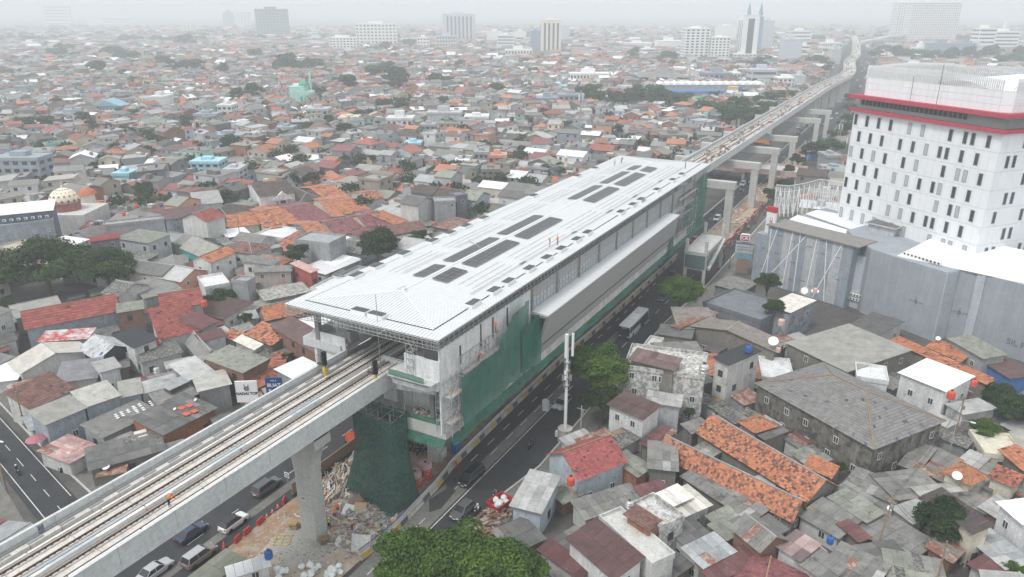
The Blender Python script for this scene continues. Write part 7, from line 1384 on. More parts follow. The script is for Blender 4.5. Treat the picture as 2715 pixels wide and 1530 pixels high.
def wheel_meshes(r, w_):
 a = MB(); a.lathe([(r*.62, -w_/2), (r*.96, -w_/2), (r, -w_*.3), (r, w_*.3), (r*.96, w_/2), (r*.62, w_/2)], 16); b = MB(); b.lathe([(r*.15, -w_*.42), (r*.6, -w_*.5), (r*.6, w_*.5), (r*.15, w_*.42)], 10); return a.mesh('tyre', 'tyre'), b.mesh('rim', 'rim')
WH = {}
def car_proto(kind, paint, roofp=None):
 L_, W_, H_, zb, hood, belt, cab0, cab1, r0, r1 = {'mpv': (4.6, 1.78, 1.72, .28, .95, 1.02, .95, 4.45, 1.75, 4.1), 'suv': (4.1, 1.74, 1.62, .30, .98, 1.05, 1.0, 3.95, 1.75, 3.5), 'van': (4.9, 1.86, 1.92, .26, 1.05, 1.12, .7, 4.8, 1.55, 4.55), 'sedan': (4.4, 1.74, 1.46, .24, .82, .92, 1.15, 3.9, 1.9, 3.2)}[kind]
 t = bpy.data.objects.new('parked_car' if False else 'car', None); C.objects.link(t); hw = W_/2
 def ring(y, w1, z0, z1, ins=.1): return [(-w1*.93, y, z0), (-w1, y, z0+.18), (-w1, y, z1-ins), (-w1*.9, y, z1), (w1*.9, y, z1), (w1, y, z1-ins), (w1, y, z0+.18), (w1*.93, y, z0)]
 b = MB(); loft(b, [ring(0, hw*.80, zb+.12, hood-.22), ring(.14, hw*.94, zb, hood-.08), ring(.55, hw, zb, hood), ring(cab0, hw, zb, belt), ring(L_*.55, hw, zb, belt+.02), ring(L_-.5, hw, zb, belt), ring(L_-.1, hw*.95, zb, belt-.06), ring(L_, hw*.84, zb+.14, belt-.22)]); b.build('body', paint, t, smooth=False)
 g_ = MB(); gw = hw*.93; tw = hw*.74
 loft(g_, [[(-gw, cab0, belt-.02), (-gw*.98, cab0+.05, belt), (gw*.98, cab0+.05, belt), (gw, cab0, belt-.02)], [(-gw, r0-.1, belt-.02), (-tw, r0, H_-.05), (tw, r0, H_-.05), (gw, r0-.1, belt-.02)], [(-gw, r1+.1, belt-.02), (-tw, r1, H_-.05), (tw, r1, H_-.05), (gw, r1+.1, belt-.02)], [(-gw, cab1, belt-.02), (-gw*.96, cab1-.03, belt+.04), (gw*.96, cab1-.03, belt+.04), (gw, cab1, belt-.02)]]); g_.build('glasshouse', 'car_glass', t)
 rp = MB(); rp.hexa([(-tw-.03, r0-.05, H_-.06), (tw+.03, r0-.05, H_-.06), (tw+.03, r1+.08, H_-.06), (-tw-.03, r1+.08, H_-.06), (-tw+.06, r0+.1, H_), (tw-.06, r0+.1, H_), (tw-.06, r1-.06, H_), (-tw+.06, r1-.06, H_)]); rp.build('roof', roofp or paint, t)
 pl = MB()
 for sx in (-1, 1):
  for ya, yb in ((cab0+.02, r0), (cab1-.04, r1)): pl.beam((sx*gw*.99, ya, belt), (sx*(tw+.0), yb, H_-.05), .035)
  ym = (r0+r1)/2; pl.beam((sx*(gw+.005), ym, belt), (sx*(tw+.01), ym, H_-.05), .04)
 pl.build('pillar', roofp or paint, t)
 k = kind
 if k not in WH: WH[k] = wheel_meshes(.34, .22)
 for sx in (-1, 1):
  for y in (.82, L_-.85): w_ = link('wheel', WH[k][0], t, (sx*(hw-.1), y, .34)); w_.rotation_euler = (0, math.pi/2, 0); link('rim', WH[k][1], w_)
  q_ = MB(); q_.box(sx*hw*.62-.17, sx*hw*.62+.17, -.02, .1, hood-.34, hood-.2); q_.build('headlight', 'lamp_white', t); q_ = MB(); q_.box(sx*hw*.72-.1, sx*hw*.72+.1, L_-.1, L_+.01, belt-.3, belt-.08); q_.build('taillight', 'lamp_red', t)
  q_ = MB(); q_.box(sx*(hw+.1)-.09, sx*(hw+.1)+.09, cab0+.25, cab0+.36, belt, belt+.14); q_.build('wing_mirror', paint, t)
 q_ = MB(); q_.box(-.26, .26, -.03, .02, zb+.18, zb+.3); q_.box(-.26, .26, L_-.02, L_+.03, zb+.3, zb+.42); q_.build('number_plate', 'lamp_white' if paint in ('car_black', 'car_grey') else 'black', t)
 q_ = MB(); q_.box(-hw*.5, hw*.5, -.015, .05, zb+.34, hood-.3); q_.build('grille', 'black', t)
 t['L'] = L_; return t
PROT = {}
def car(kind, paint, x, y, away, label, group=None, roofp=None, rz_=0.0, center=True):
 k = (kind, paint, roofp)
 if k not in PROT: PROT[k] = o = car_proto(kind, paint, roofp); o['category'] = 'car'
 else: o = dup(PROT[k], (0, 0, 0))
 L_ = PROT[k]['L']; rz_ += math.pi if away else 0      # nose at local y=0, pointing to -Y
 o.rotation_euler = (0, 0, rz_); off = Vector((math.sin(rz_), -math.cos(rz_)))*(L_/2); o.location = (x+off.x, y+off.y, .03); tag(o, label, 'car', group); return o
car('suv', 'car_white', -72.3, 53.6, True, 'white compact crossover with a black roof in the lane under the viaduct', roofp='car_black'); car('mpv', 'car_bronze', -70.9, 46.9, True, 'grey-bronze people carrier with a pale roof behind the white crossover', roofp='car_silver'); car('sedan', 'car_silver', -73.6, 42.6, True, 'silver car cut by the bottom picture edge under the viaduct'); car('mpv', 'car_grey', -74.4, 61.5, True, 'grey car half hidden under the viaduct girder ahead of the white crossover')
car('sedan', 'car_navy', -75.6, 49.5, True, 'dark car hidden in the shade under the girder'); car('van', 'car_black', -49.7, 77.9, False, 'black van with white number plate beside the patched barrier wall', rz_=-.03); car('suv', 'car_grey', -46.6, 70.6, False, 'dark grey crossover with silver nose nearest the bottom trees', rz_=-.06); car('mpv', 'car_silver', -47.3, 104.2, False, 'silver people carrier beside the antenna pole under the tree')
car('sedan', 'car_black', -51.0, 179.6, False, 'black car on the road below the far half of the station'); car('sedan', 'car_grey', -47.9, 162.5, False, 'dark car emerging behind the round roadside tree'); car('suv', 'car_red', -54.3, 212.5, False, 'red car partly hidden below the end of the station'); car('mpv', 'car_white', -54.7, 240.6, False, 'white people carrier between median and portal column'); 
for i, (x, y, p_, k, l) in enumerate([(-59.0, 298, 'car_white', 'mpv', 'white car just before the dark bridge opening'), (-57.2, 305, 'car_silver', 'sedan', 'silver car entering the dark bridge opening'), (-56.0, 262, 'car_black', 'sedan', 'black car beside the second portal column'), (-64.8, 470, 'car_silver', 'mpv', 'silver car in the far queue behind the fourth portal, left lane'), (-61.8, 458, 'car_grey', 'suv', 'dark car in the far queue behind the fourth portal, middle'), (-61.2, 476, 'car_grey', 'mpv', 'grey car at the head of the far queue behind the portals'), (-60.4, 441, 'car_black', 'mpv', 'black car last in the far queue behind the portals'), (-50.8, 420, 'car_grey', 'suv', 'dark car right of the fifth portal column')]): car(k, p_, x, y, False, l)
rt = random.Random(31)
for i in range(26):
 s = 500+i*27+rt.uniform(-8, 8); x = vx(s)+rt.choice([9.0, 12.0, 15.5, 18]); car(rt.choice(['mpv', 'suv', 'sedan']), rt.choice(['car_white', 'car_white', 'car_silver', 'car_grey', 'car_black']), x, s, rt.random() < .5, 'small far car on the wide road beside the distant viaduct', 'far cars on the road beside the distant viaduct')
t = empty('truck', (-70, 400, 0), R(82), 'orange-bodied truck crossing behind the third and fourth portal frames', 'truck'); b = MB(); b.box(-1.25, 1.25, 0, 7, 1.1, 3.8); b.build('cargo_box', 'truck_orange', t); b = MB(); b.box(-1.2, 1.2, -2.1, -.1, .6, 3.0); b.build('cab', 'truck_orange', t); b = MB(); b.box(-1.1, 1.1, -2.14, -2.05, 1.7, 2.7); b.build('windscreen', 'car_glass', t); tw_, rw_ = wheel_meshes(.5, .3)
for sx in (-1, 1):
 for y in (-1.2, 4.6, 5.8): w_ = link('wheel', tw_, t, (sx*1.05, y, .5)); w_.rotation_euler = (0, math.pi/2, 0)
t = empty('site_shed', (-42.6, 372, 0), 0, 'blue tarpaulin covered site store beside the orange truck', 'shed'); b = MB(); b.hexa([(-3, -4, 0), (3, -4, 0), (3, 4, 0), (-3, 4, 0), (-2.4, -3.5, 3.2), (2.4, -3.5, 3.6), (2.4, 3.5, 3.6), (-2.4, 3.5, 3.2)]); b.build('tarpaulin', 'truck_blue', t)
# bus
t = empty('bus', (-47.9, 136.0, .03), 0, 'white-roofed city bus with dark blue front heading towards the camera', 'bus')
BL, BW, BH = 12.0, 1.25, 3.15
def bring(y, w_, z0, z1, c=.12): return [(-w_, y, z0), (-w_, y, z1-c), (-w_+c, y, z1), (w_-c, y, z1), (w_, y, z1-c), (w_, y, z0)]
b = MB(); loft(b, [bring(.0, BW*.95, .4, BH-.18), bring(.25, BW, .32, BH-.02), bring(BL-.2, BW, .32, BH-.02), bring(BL, BW*.97, .45, BH-.15)]); b.build('body', 'car_white', t)
mat('bus_blue', (.02, .03, .08), mott=0, fine=0, rough=.3, spec=.5)
b = MB(); b.box(-BW-.012, BW+.012, 6.8, BL-.3, .45, 1.5); b.box(-BW-.01, BW+.01, .3, 1.6, 1.35, BH-.35); b.build('livery', 'bus_blue', t); b = MB(); b.box(-BW*.97, BW*.97, -.035, .05, .45, BH-.35); b.build('front_mask', 'bus_blue', t); b = MB(); b.box(-1.05, 1.05, -.06, -.03, 1.15, 2.45); b.build('windscreen', 'car_glass', t)
b = MB()
for sx in (-1, 1):
 for i in range(7): y = 1.7+i*1.42; b.box(sx*(BW+.02)-.012, sx*(BW+.02)+.012, y, y+1.32, 1.5, 2.62)
b.build('side_windows', 'car_glass', t)['kind'] = 'stuff'
b = MB(); b.box(-.7, .7, 4.4, 7.3, BH-.02, BH+.26); b.build('roof_unit', 'helmet_white', t); b = MB(); b.box(-.5, .4, 7.32, 7.9, BH-.01, BH+.05); b.build('roof_hatch', 'steel_dark', t); b = MB(); b.box(-.35, .35, 9.6, 10.3, BH-.01, BH+.1); b.box(-.3, .3, 2.6, 3.1, BH-.01, BH+.1); b.build('roof_hatch', 'helmet_white', t)
o = text_mesh('TRANSIT', .3, 'helmet_white', 'lettering', t); o.rotation_euler = (math.pi/2, 0, 0); o.location = (0, -.05, 2.62)
bw, br = wheel_meshes(.48, .3)
for sx in (-1, 1):
 for y in (2.4, 8.6): w_ = link('wheel', bw, t, (sx*(BW-.14), y, .48)); w_.rotation_euler = (0, math.pi/2, 0); link('rim', br, w_)
 q_ = MB(); q_.box(sx*.9-.2, sx*.9+.2, -.09, -.02, .62, .82); q_.build('headlight', 'lamp_white', t); q_ = MB(); q_.box(sx*1.42-.1, sx*1.42+.1, -.25, -.05, 1.9, 2.4); q_.build('wing_mirror', 'bus_blue', t)
# ------------------------------------------------------------------ people: one continuous skin-modifier body each
def skin_body(joints, edges, m, name='body'):
 me = bpy.data.meshes.new(name); me.from_pydata([j[0] for j in joints], edges, []); o = bpy.data.objects.new('tmp_body', me); C.objects.link(o); md = o.modifiers.new('s', 'SKIN'); 
 for i, j in enumerate(joints): sv = me.skin_vertices[0].data[i]; sv.radius = j[1] if isinstance(j[1], tuple) else (j[1], j[1])
 me.skin_vertices[0].data[0].use_root = True; sb_ = o.modifiers.new('u', 'SUBSURF'); sb_.levels = 1; dg = bpy.context.evaluated_depsgraph_get(); out = bpy.data.meshes.new_from_object(o.evaluated_get(dg)); bpy.data.objects.remove(o); bpy.data.meshes.remove(me)
 out.name = name; out.materials.clear()
 for x in (m if isinstance(m, list) else [m]): out.materials.append(MAT[x])
 out.polygons.foreach_set('use_smooth', [True]*len(out.polygons)); return out
def person_mesh(pose, shirt, trousers):
 hp = .92; J = []; E_ = []
 def add(p, r, par=None): J.append((p, r)); i = len(J)-1; (E_.append((par, i)) if par is not None else None); return i
 seat = pose == 'ride'
 if seat: hp = .78
 bend = {'bend': .30, 'ride': .10}.get(pose, .02)
 pel = add((0, 0, hp), (.15, .12)); wa = add((0, -bend*.3, hp+.2), (.135, .10), pel); ch = add((0, -bend*.8, hp+.42), (.17, .115), wa); nk = add((0, -bend*1.1, hp+.58), .055, ch); hd = add((0, -bend*1.25-.01, hp+.70), (.078, .095), nk); ht_ = add((0, -bend*1.3-.01, hp+.80), (.07, .085), hd); add((0, -bend*1.3-.10, hp+.69), .014, hd)
 for sx in (-1, 1):
  if seat: kn = (sx*.16, -.38, .62); an = (sx*.16, -.22, .22); toe = (sx*.16, -.38, .18); hip = (sx*.11, -.06, hp-.06)
  elif pose == 'walk': kn = (sx*.10, -.10*sx-.02, .47); an = (sx*.10, -.16*sx+.05, .09); toe = (sx*.10, an[1]-.16, .04); hip = (sx*.09, 0, hp-.08)
  else: kn = (sx*.11, -.02, .48); an = (sx*.12, .02, .09); toe = (sx*.13, -.15, .04); hip = (sx*.09, 0, hp-.08)
  h_ = add(hip, .085, pel); k_ = add(kn, .062, h_); a_ = add(an, .043, k_); add(toe, (.045, .03), a_)
  sh = add((sx*.19, -bend*.9, hp+.47), .062, ch)
  if seat: el = (sx*.27, -bend-.22, hp+.28); wr = (sx*.28, -bend-.42, hp+.24)
  elif pose == 'reach' and sx < 0: el = (sx*.40, -bend-.06, hp+.36); wr = (sx*.60, -bend-.14, hp+.28)
  elif pose == 'bend': el = (sx*.25, -bend-.16, hp+.24); wr = (sx*.14, -bend-.38, hp+.14)
  elif pose == 'work': el = (sx*.26, -bend-.08, hp+.24); wr = (sx*.15, -bend-.30, hp+.26)
  else: el = (sx*.25, .02, hp+.22); wr = (sx*.26, -.06, hp+.0)
  e_ = add(el, .043, sh); w_ = add(wr, .03, e_); d = (Vector(wr)-Vector(el)).normalized(); pm_ = Vector(wr)+d*.06; p_ = add(tuple(pm_), (.036, .018), w_)
  side = d.cross(Vector((0, 0, 1))); side = side.normalized() if side.length > .1 else Vector((1, 0, 0))
  for q_, ln in ((-.03, .055), (-.01, .07), (.01, .065), (.03, .05)): f1 = add(tuple(pm_+d*.03+side*q_), .009, p_); add(tuple(pm_+d*ln+side*q_*1.15+Vector((0, 0, -.02))), .008, f1)
  th = add(tuple(Vector(wr)+d*.03+side*.04+Vector((0, -.01, .01))), .01, w_)
 me = skin_body(J, E_, [shirt, trousers, 'skin', 'cloth_black'])
 zc = hp+.03
 for p in me.polygons:
  c = p.center
  if c.z > hp+.55: p.material_index = 2
  elif c.z < (.13 if not seat else .24): p.material_index = 3
  elif abs(c.x) < .24 and c.z < zc or c.z < hp-.1 and abs(c.x) < .22: p.material_index = 1
  else: p.material_index = 0
 for p in me.polygons:
  c = p.center
  if abs(c.x) > .24 and c.z < hp+.05 and not seat and c.z > .7: p.material_index = 2
  if seat and c.y < -.45 and c.z > .9: p.material_index = 2
 return me
hm_ = MB(); hm_.lathe([(.155, 0), (.125, .01), (.12, .05), (.085, .10), (.02, .125)], 12); HM = {c: None for c in ('helmet_white', 'helmet_orange', 'helmet_black')}
for c in HM: HM[c] = hm_.mesh('helmet', c); HM[c].polygons.foreach_set('use_smooth', [True]*len(HM[c].polygons))
vsm = {}
for nm, c, s_ in (('hiviz', 'hiviz', 'lime'), ('lime', 'lime', 'hiviz')):
 b = MB(); b.lathe([(.185, 0), (.20, .2), (.215, .38), (.14, .46)], 12); b.v = [(x, y*.70, z) for x, y, z in b.v]; c2 = MB(); vsm[nm] = b.mesh('vest', c)
PM_ = {}
def person(x, y, z, rz_, pose, shirt, trousers, helmet, vest, label, group=None):
 k = (pose, shirt, trousers)
 if k not in PM_: PM_[k] = person_mesh(*k)
 o = link('person', PM_[k], None, (x, y, z), rz_); tag(o, label, 'person', group); bend = {'bend': .30, 'ride': .10}.get(pose, .02); hp = .78 if pose == 'ride' else .92
 if helmet: h_ = link('helmet', HM[helmet], o, (0, -bend*1.3-.01, hp+.75))
 else: hr = MB(); hr.lathe([(.085, 0), (.09, .05), (.05, .1)], 8); hr.build('hair', 'cloth_black', o, (0, -bend*1.3, hp+.76))
 if vest: v_ = link('vest', vsm[vest], o, (0, -bend*.5, hp+.08)); v_.rotation_euler = (bend*.9, 0, 0); 
 return o
person(-60.0, 37.5, ZD, R(120), 'bend', 'hiviz', 'cloth_black', 'helmet_white', 'hiviz', 'worker in an orange vest and white helmet standing on the viaduct deck')
rzz = rz(-52.3)+.08; person(-52.4, 108.6, rzz, R(-60), 'reach', 'cloth_black', 'cloth_grey', 'helmet_white', None, 'man in dark clothes reaching out with one arm on the station roof'); person(-51.6, 110.0, rz(-51.6)+.08, R(-90), 'work', 'hiviz', 'cloth_grey', 'helmet_orange', 'hiviz', 'worker in orange on the station roof beside the man in dark clothes')
person(-68.7, 180.2, rz(-68.7)+.08, 0, 'stand', 'cloth_white', 'cloth_grey', 'helmet_white', None, 'left of two workers at the far left gutter of the station roof'); person(-68.3, 184.1, rz(-68.3)+.08, 1, 'bend', 'cloth_grey', 'cloth_black', 'helmet_white', None, 'right, stooping one of two workers at the far left gutter of the roof'); person(-51.4, 185.1, rz(-51.4)+.08, 2, 'stand', 'cloth_black', 'cloth_black', 'helmet_black', None, 'dark figure near the far right end of the station roof')
person(-48.2, 82.7, 22.3, R(90), 'work', 'hiviz', 'cloth_grey', 'helmet_orange', 'hiviz', 'highest worker hanging at the white station flank above the net'); person(-48.2, 79.8, 20.5, R(100), 'work', 'cloth_red', 'cloth_navy', 'helmet_black', None, 'worker in red behind the scaffold rail on the station flank'); person(-48.2, 78.0, 19.6, R(80), 'bend', 'cloth_red', 'cloth_grey', 'helmet_orange', None, 'stooping worker lower on the same scaffold')
person(-61.7, 62.3, .2, R(30), 'stand', 'hiviz', 'cloth_black', 'helmet_orange', 'hiviz', 'worker in orange beside the white board on the rubble'); person(-60.6, 59.4, .1, R(10), 'stand', 'cloth_black', 'cloth_black', 'helmet_white', 'lime', 'worker in a lime vest at the foot of the big pier'); person(-61.3, 61.2, .2, R(200), 'bend', 'hiviz', 'cloth_navy', 'helmet_orange', None, 'worker bent over the rubble between two standing colleagues')
person(-57.4, 60.2, .2, R(60), 'bend', 'cloth_red', 'cloth_navy', 'helmet_orange', None, 'worker in red stooping in the middle of the rubble heap')
for i, (x, y) in enumerate([(-57.6, 511), (-63.6, 340), (-64.8, 259), (-58.7, 264), (-60.8, 430)]): person(x, y, ZD+.1, i, 'stand', 'cloth_black', 'cloth_grey', 'helmet_orange', None, ['tiny worker on the distant viaduct deck before the bend', 'dark figure crouching on the deck near the rail trolley', 'worker beside the coiled cable on the deck past the station', 'worker near the right parapet of the deck past the station', 'tiny figure halfway along the far deck'][i])
person(14.8, 123.5, 0, 1, 'stand', 'cloth_white', 'cloth_navy', None, None, 'pedestrian in a white shirt in the lane by the old hall')
# ------------------------------------------------------------------ motorbikes
def bike_proto():
 t = bpy.data.objects.new('motorbike', None); C.objects.link(t); t['category'] = 'motorbike'; a, c = wheel_meshes(.29, .1)
 for y in (-.62, .62): w_ = link('wheel', a, t, (0, y, .29)); w_.rotation_euler = (0, math.pi/2, 0); link('rim', c, w_)
 b = MB(); loft(b, [[(-.05, -.55, .45), (-.05, -.50, .95), (.05, -.50, .95), (.05, -.55, .45)], [(-.17, -.38, .35), (-.16, -.34, .98), (.16, -.34, .98), (.17, -.38, .35)], [(-.12, -.2, .28), (-.1, -.2, .45), (.1, -.2, .45), (.12, -.2, .28)], [(-.15, .1, .3), (-.13, .1, .62), (.13, .1, .62), (.15, .1, .3)], [(-.12, .75, .55), (-.1, .85, .72), (.1, .85, .72), (.12, .75, .55)]]); b.build('body', 'car_black', t)
 b = MB(); b.hexa([(-.13, .02, .62), (.13, .02, .62), (.1, .78, .72), (-.1, .78, .72), (-.12, .02, .75), (.12, .02, .75), (.1, .78, .82), (-.1, .78, .82)]); b.build('seat', 'cloth_black', t); b = MB(); b.beam((-.33, -.36, 1.03), (.33, -.36, 1.03), .02, 6); b.beam((0, -.62, .3), (0, -.4, 1.0), .035, 6); b.build('handlebar', 'steel_dark', t); b = MB(); b.box(-.08, .08, -.54, -.48, .8, .92); b.build('headlight', 'lamp_white', t); return t
BK = bike_proto(); first = True
def bike(x, y, rz_, label, group=None, ride=None, col=None):
 global first
 if first: o = BK; first = False
 else: o = dup(BK, (0, 0, 0))
 o.location = (x, y, .03); o.rotation_euler = (0, 0, rz_); tag(o, label, 'motorbike', group)
 if ride: person(x-math.sin(rz_)*.28, y+math.cos(rz_)*.28, .02, rz_, 'ride', ride[0], ride[1], ride[2], None, ride[3], ride[4] if len(ride) > 4 else None)
 return o
bike(-44.9, 71.6, -.05, 'motorbike with white panels beside the dark grey crossover', ride=('cloth_white', 'cloth_black', 'helmet_white', 'rider in white beside the dark grey crossover')); bike(-44.5, 75.9, -.05, 'motorbike behind the lone one passing the roadside wall', ride=('cloth_grey', 'cloth_black', 'helmet_black', 'rider in grey near the roadside wall')); bike(-46.0, 89.8, 0, 'lone motorbike on the empty road left of the antenna base', ride=('cloth_black', 'cloth_black', 'helmet_black', 'rider in black alone on the empty road')); bike(-110.1, 46.4, R(75), 'motorbike on the side street at far left', ride=('cloth_navy', 'cloth_navy', 'helmet_white', 'rider in navy on the side street at far left'))
rt = random.Random(2); bl = [(-44.3, 207.2), (-43.1, 211.4), (-42.5, 200), (-43.6, 222), (-43.2, 234), (-42.6, 242), (-43.4, 248), (-42.2, 255), (-42.9, 262), (-42.4, 270), (-43.6, 278), (-42.0, 286), (-42.9, 296), (-44.1, 229), (-42.0, 218), (-58.2, 262), (-56.8, 256), (-57.6, 270), (-55.2, 281), (-58.4, 250), (-57.4, 286), (-54.9, 292), (-60.5, 450), (-62, 438)]
for i, (x, y) in enumerate(bl): bike(x, y, rt.uniform(-.1, .1), 'small motorbike in the stream beyond the station', 'motorbikes riding beyond the station', (rt.choice(['cloth_grey', 'cloth_black', 'cloth_navy', 'cloth_red', 'cloth_white']), 'cloth_black', rt.choice(['helmet_black', 'helmet_white']), 'motorbike rider in the stream beyond the station', 'riders in the stream beyond the station'))
for i in range(9): bike(-64.2+i*.52, 80.4+rt.uniform(-.5, .5), rt.uniform(-.5, .2), 'motorbike parked in the dark under the station slab', 'motorbikes parked under the station slab')
for i in range(5): bike(-107.5+i*.75, 51.2-i*.2, R(160)+rt.uniform(-.1, .1), 'motorbike parked tightly in the row by the side street', 'motorbikes parked by the side street')
for i in range(4): bike(13.6+i*.7, 92.6-i*.3, R(-60)+rt.uniform(-.1, .1), 'motorbike parked in the row under the grey carport roof', 'motorbikes parked by the carport at lower right')
# ------------------------------------------------------------------ excavator
e = ap('S', 915, 1190, 0); t = empty('excavator', (-70.3, 77.2, 0), R(-35), 'orange tracked excavator half hidden behind the netted stair tower', 'excavator')
for sx in (-1, 1): b = MB(); P_ = [(-2.0, .25), (-1.7, 0), (1.7, 0), (2.0, .25), (2.0, .6), (1.7, .85), (-1.7, .85), (-2.0, .6)]; k = len(b.v); loft(b, [[(sx*1.2-.3, y, z) for y, z in P_], [(sx*1.2+.3, y, z) for y, z in P_]]); b.build('track', 'rubber', t)
b = MB(); b.box(-1.3, 1.3, -1.9, 1.7, 1.0, 2.1); b.lathe([(.7, .7), (.7, 1.0)], 12); b.build('upper_body', 'truck_orange2', t) if mat('truck_orange2', (.60, .09, .04), mott=.08) else 0
b = MB(); b.box(-1.3, -.3, .3, 1.7, 2.1, 3.0); b.build('cab', 'car_glass', t); b = MB(); b.tube([(0.3, 1.2, 1.8), (.3, 3.4, 3.9), (.3, 5.6, 3.2)], .26, 4); b.build('boom', 'truck_orange2', t); b = MB(); b.tube([(.3, 5.6, 3.4), (.3, 6.6, 1.2)], .2, 4); b.build('dipper', 'truck_orange2', t); b = MB(); b.hexa([(-.2, 6.2, .3), (.8, 6.2, .3), (.8, 7.0, .2), (-.2, 7.0, .2), (-.2, 6.1, 1.1), (.8, 6.1, 1.1), (.8, 7.2, .9), (-.2, 7.2, .9)]); b.build('bucket', 'steel_dark', t)
t = empty('site_canopy', (-66.5, 84, 0), 0, 'pale yellow sheet canopy above the excavator', 'canopy'); b = MB(); b.hexa([(-4, -3, 4.6), (2, -3, 5.2), (2, 1, 5.2), (-4, 1, 4.6), (-4, -3, 4.7), (2, -3, 5.3), (2, 1, 5.3), (-4, 1, 4.7)]); b.build('sheet', 'plywood', t); b = MB(); [b.beam((x, y, 0), (x, y, 4.8), .06) for x in (-3.8, 1.8) for y in (-2.8, .8)]; b.build('post', 'galv_dark', t)
# ------------------------------------------------------------------ street and site furniture
mat('jersey_conc', (.46, .44, .40), mott=.2, scale=1.2, dark=(.28, .26, .23), darkamt=.3); mat('jersey_yellow', (.48, .33, .05), mott=.25, scale=1.5, dark=(.40, .38, .34), darkamt=.3); mat('jersey_black', (.10, .105, .10), mott=.25, scale=1.5)
def jersey_mesh(L_):
 pf = [(-.30, 0), (-.30, .12), (-.13, .34), (-.09, .85), (.09, .85), (.13, .34), (.30, .12), (.30, 0)]; b = MB(); loft(b, [[(x, 0.02, z) for x, z in pf], [(x, L_-.02, z) for x, z in pf]]); return b.mesh('jersey_barrier', 'jersey_conc')
JM = jersey_mesh(2.0); jp = MB(); jp.hexa([(.30, .15, .06), (.31, .15, .06), (.31, 1.85, .06), (.30, 1.85, .06), (.095, .15, .82), (.105, .15, .82), (.105, 1.85, .82), (.095, 1.85, .82)]); JY = jp.mesh('painted_panel', 'jersey_yellow'); JB = jp.mesh('painted_panel', 'jersey_black')
path = [(-53.1, 56.6), (-52.6, 60.5), (-52.5, 64), (-52.8, 68), (-53.1, 73.4), (-54.0, 79.5), (-54.5, 95), (-55.0, 121), (-54.6, 140), (-54.5, 196)]
d0 = 0; seg = []
for a, c in zip(path, path[1:]):
 a, c = Vector(a), Vector(c); n = max(1, round((c-a).length/2.0)); [seg.append((a.lerp(c, i/n), math.atan2(-(c-a).x, (c-a).y))) for i in range(n)]
COLS = ['yellow', 'black', 'bare']
for i, (p, a) in enumerate(seg):
 o = link('jersey_barrier', JM, None, (p.x, p.y, .03), a); kind = 'yellow' if i % 3 == 0 else 'black' if i % 3 == 1 else 'bare'
 if 5 < i < 9: kind = 'black' if i % 2 else 'bare'
 tag(o, f'concrete road barrier with a {kind} face in the long line left of the road' if kind != 'bare' else 'unpainted concrete road barrier in the long line left of the road', 'barrier', f'{kind} faced road barriers in the long line'); 
 if kind != 'bare': link('painted_panel', JY if kind == 'yellow' else JB, o)
t = empty('barrier_fence', (0, 0, 0), 0, 'low white sheet fence with purple stripe running on top of the road barriers', 'fence'); b = MB(); b2 = MB(); pv_ = [(x-.14, y) for x, y in path]
for (a, c) in zip(pv_, pv_[1:]):
 b.hexa([(a[0]-.03, a[1], .86), (a[0]+.03, a[1], .86), (c[0]+.03, c[1], .86), (c[0]-.03, c[1], .86), (a[0]-.03, a[1], 1.5), (a[0]+.03, a[1], 1.5), (c[0]+.03, c[1], 1.5), (c[0]-.03, c[1], 1.5)]); b2.beam((a[0], a[1], 1.52), (c[0], c[1], 1.52), .05)
b.build('sheet', 'w_dirty', t); b2.build('top_rail', 'ink_blue', t)
mat('red_plastic', (.55, .06, .04), mott=.1, rough=.5); bm = MB(); pf = [(-.22, 0), (-.22, .1), (-.12, .25), (-.07, .8), (.07, .8), (.12, .25), (.22, .1), (.22, 0)]; loft(bm, [[(x, -.6, z) for x, z in pf], [(x, .6, z) for x, z in pf]]); bmm = bm.mesh('plastic_barrier', 'red_plastic')
hole = MB(); [hole.box(-.24, .24, y-.12, y+.12, .05, .16) for y in (-.3, .3)]; holem = hole.mesh('fork_slot', 'black')
ob = [(-69.7, 49.7, .9), (-69.5, 51.7, .2), (-69.6, 53.4, .1), (-69.6, 55.7, .1), (-70.1, 60.6, .5), (-72.6, 66.2, .9)]; nms = ['nearest, tilted red plastic barrier beside the olive roof', 'second red plastic barrier along the earth strip', 'third red plastic barrier along the earth strip', 'fourth red plastic barrier, just before the traffic cones', 'red plastic barrier beyond the traffic cones', 'last red plastic barrier beside the round sign']
for (x, y, a), l in zip(ob, nms): o = link('plastic_barrier', bmm, None, (x, y, .04), a); link('fork_slot', holem, o); tag(o, l, 'barrier')
cm = MB(); cm.box(-.2, .2, -.2, .2, 0, .04); cm.lathe([(.15, .04), (.03, .72)], 12); cmm = cm.mesh('traffic_cone', 'orange_plastic'); cs_ = MB(); cs_.lathe([(.108, .3), (.078, .46)], 12); csm = cs_.mesh('reflective_band', 'helmet_white')
for x, y, l in [(-69.8, 57.1, 'nearest of three orange cones beside the earth strip'), (-69.9, 58.2, 'middle of three orange cones beside the earth strip'), (-70.1, 59.4, 'farthest of three orange cones beside the earth strip'), (-49.9, 59.2, 'red cone draped in plastic beside the white trestle'), (-49.1, 56.5, 'red cone nearest the bottom edge on the road line')]: o = link('traffic_cone', cmm, None, (x, y, .03)); link('reflective_band', csm, o); tag(o, l, 'traffic cone')
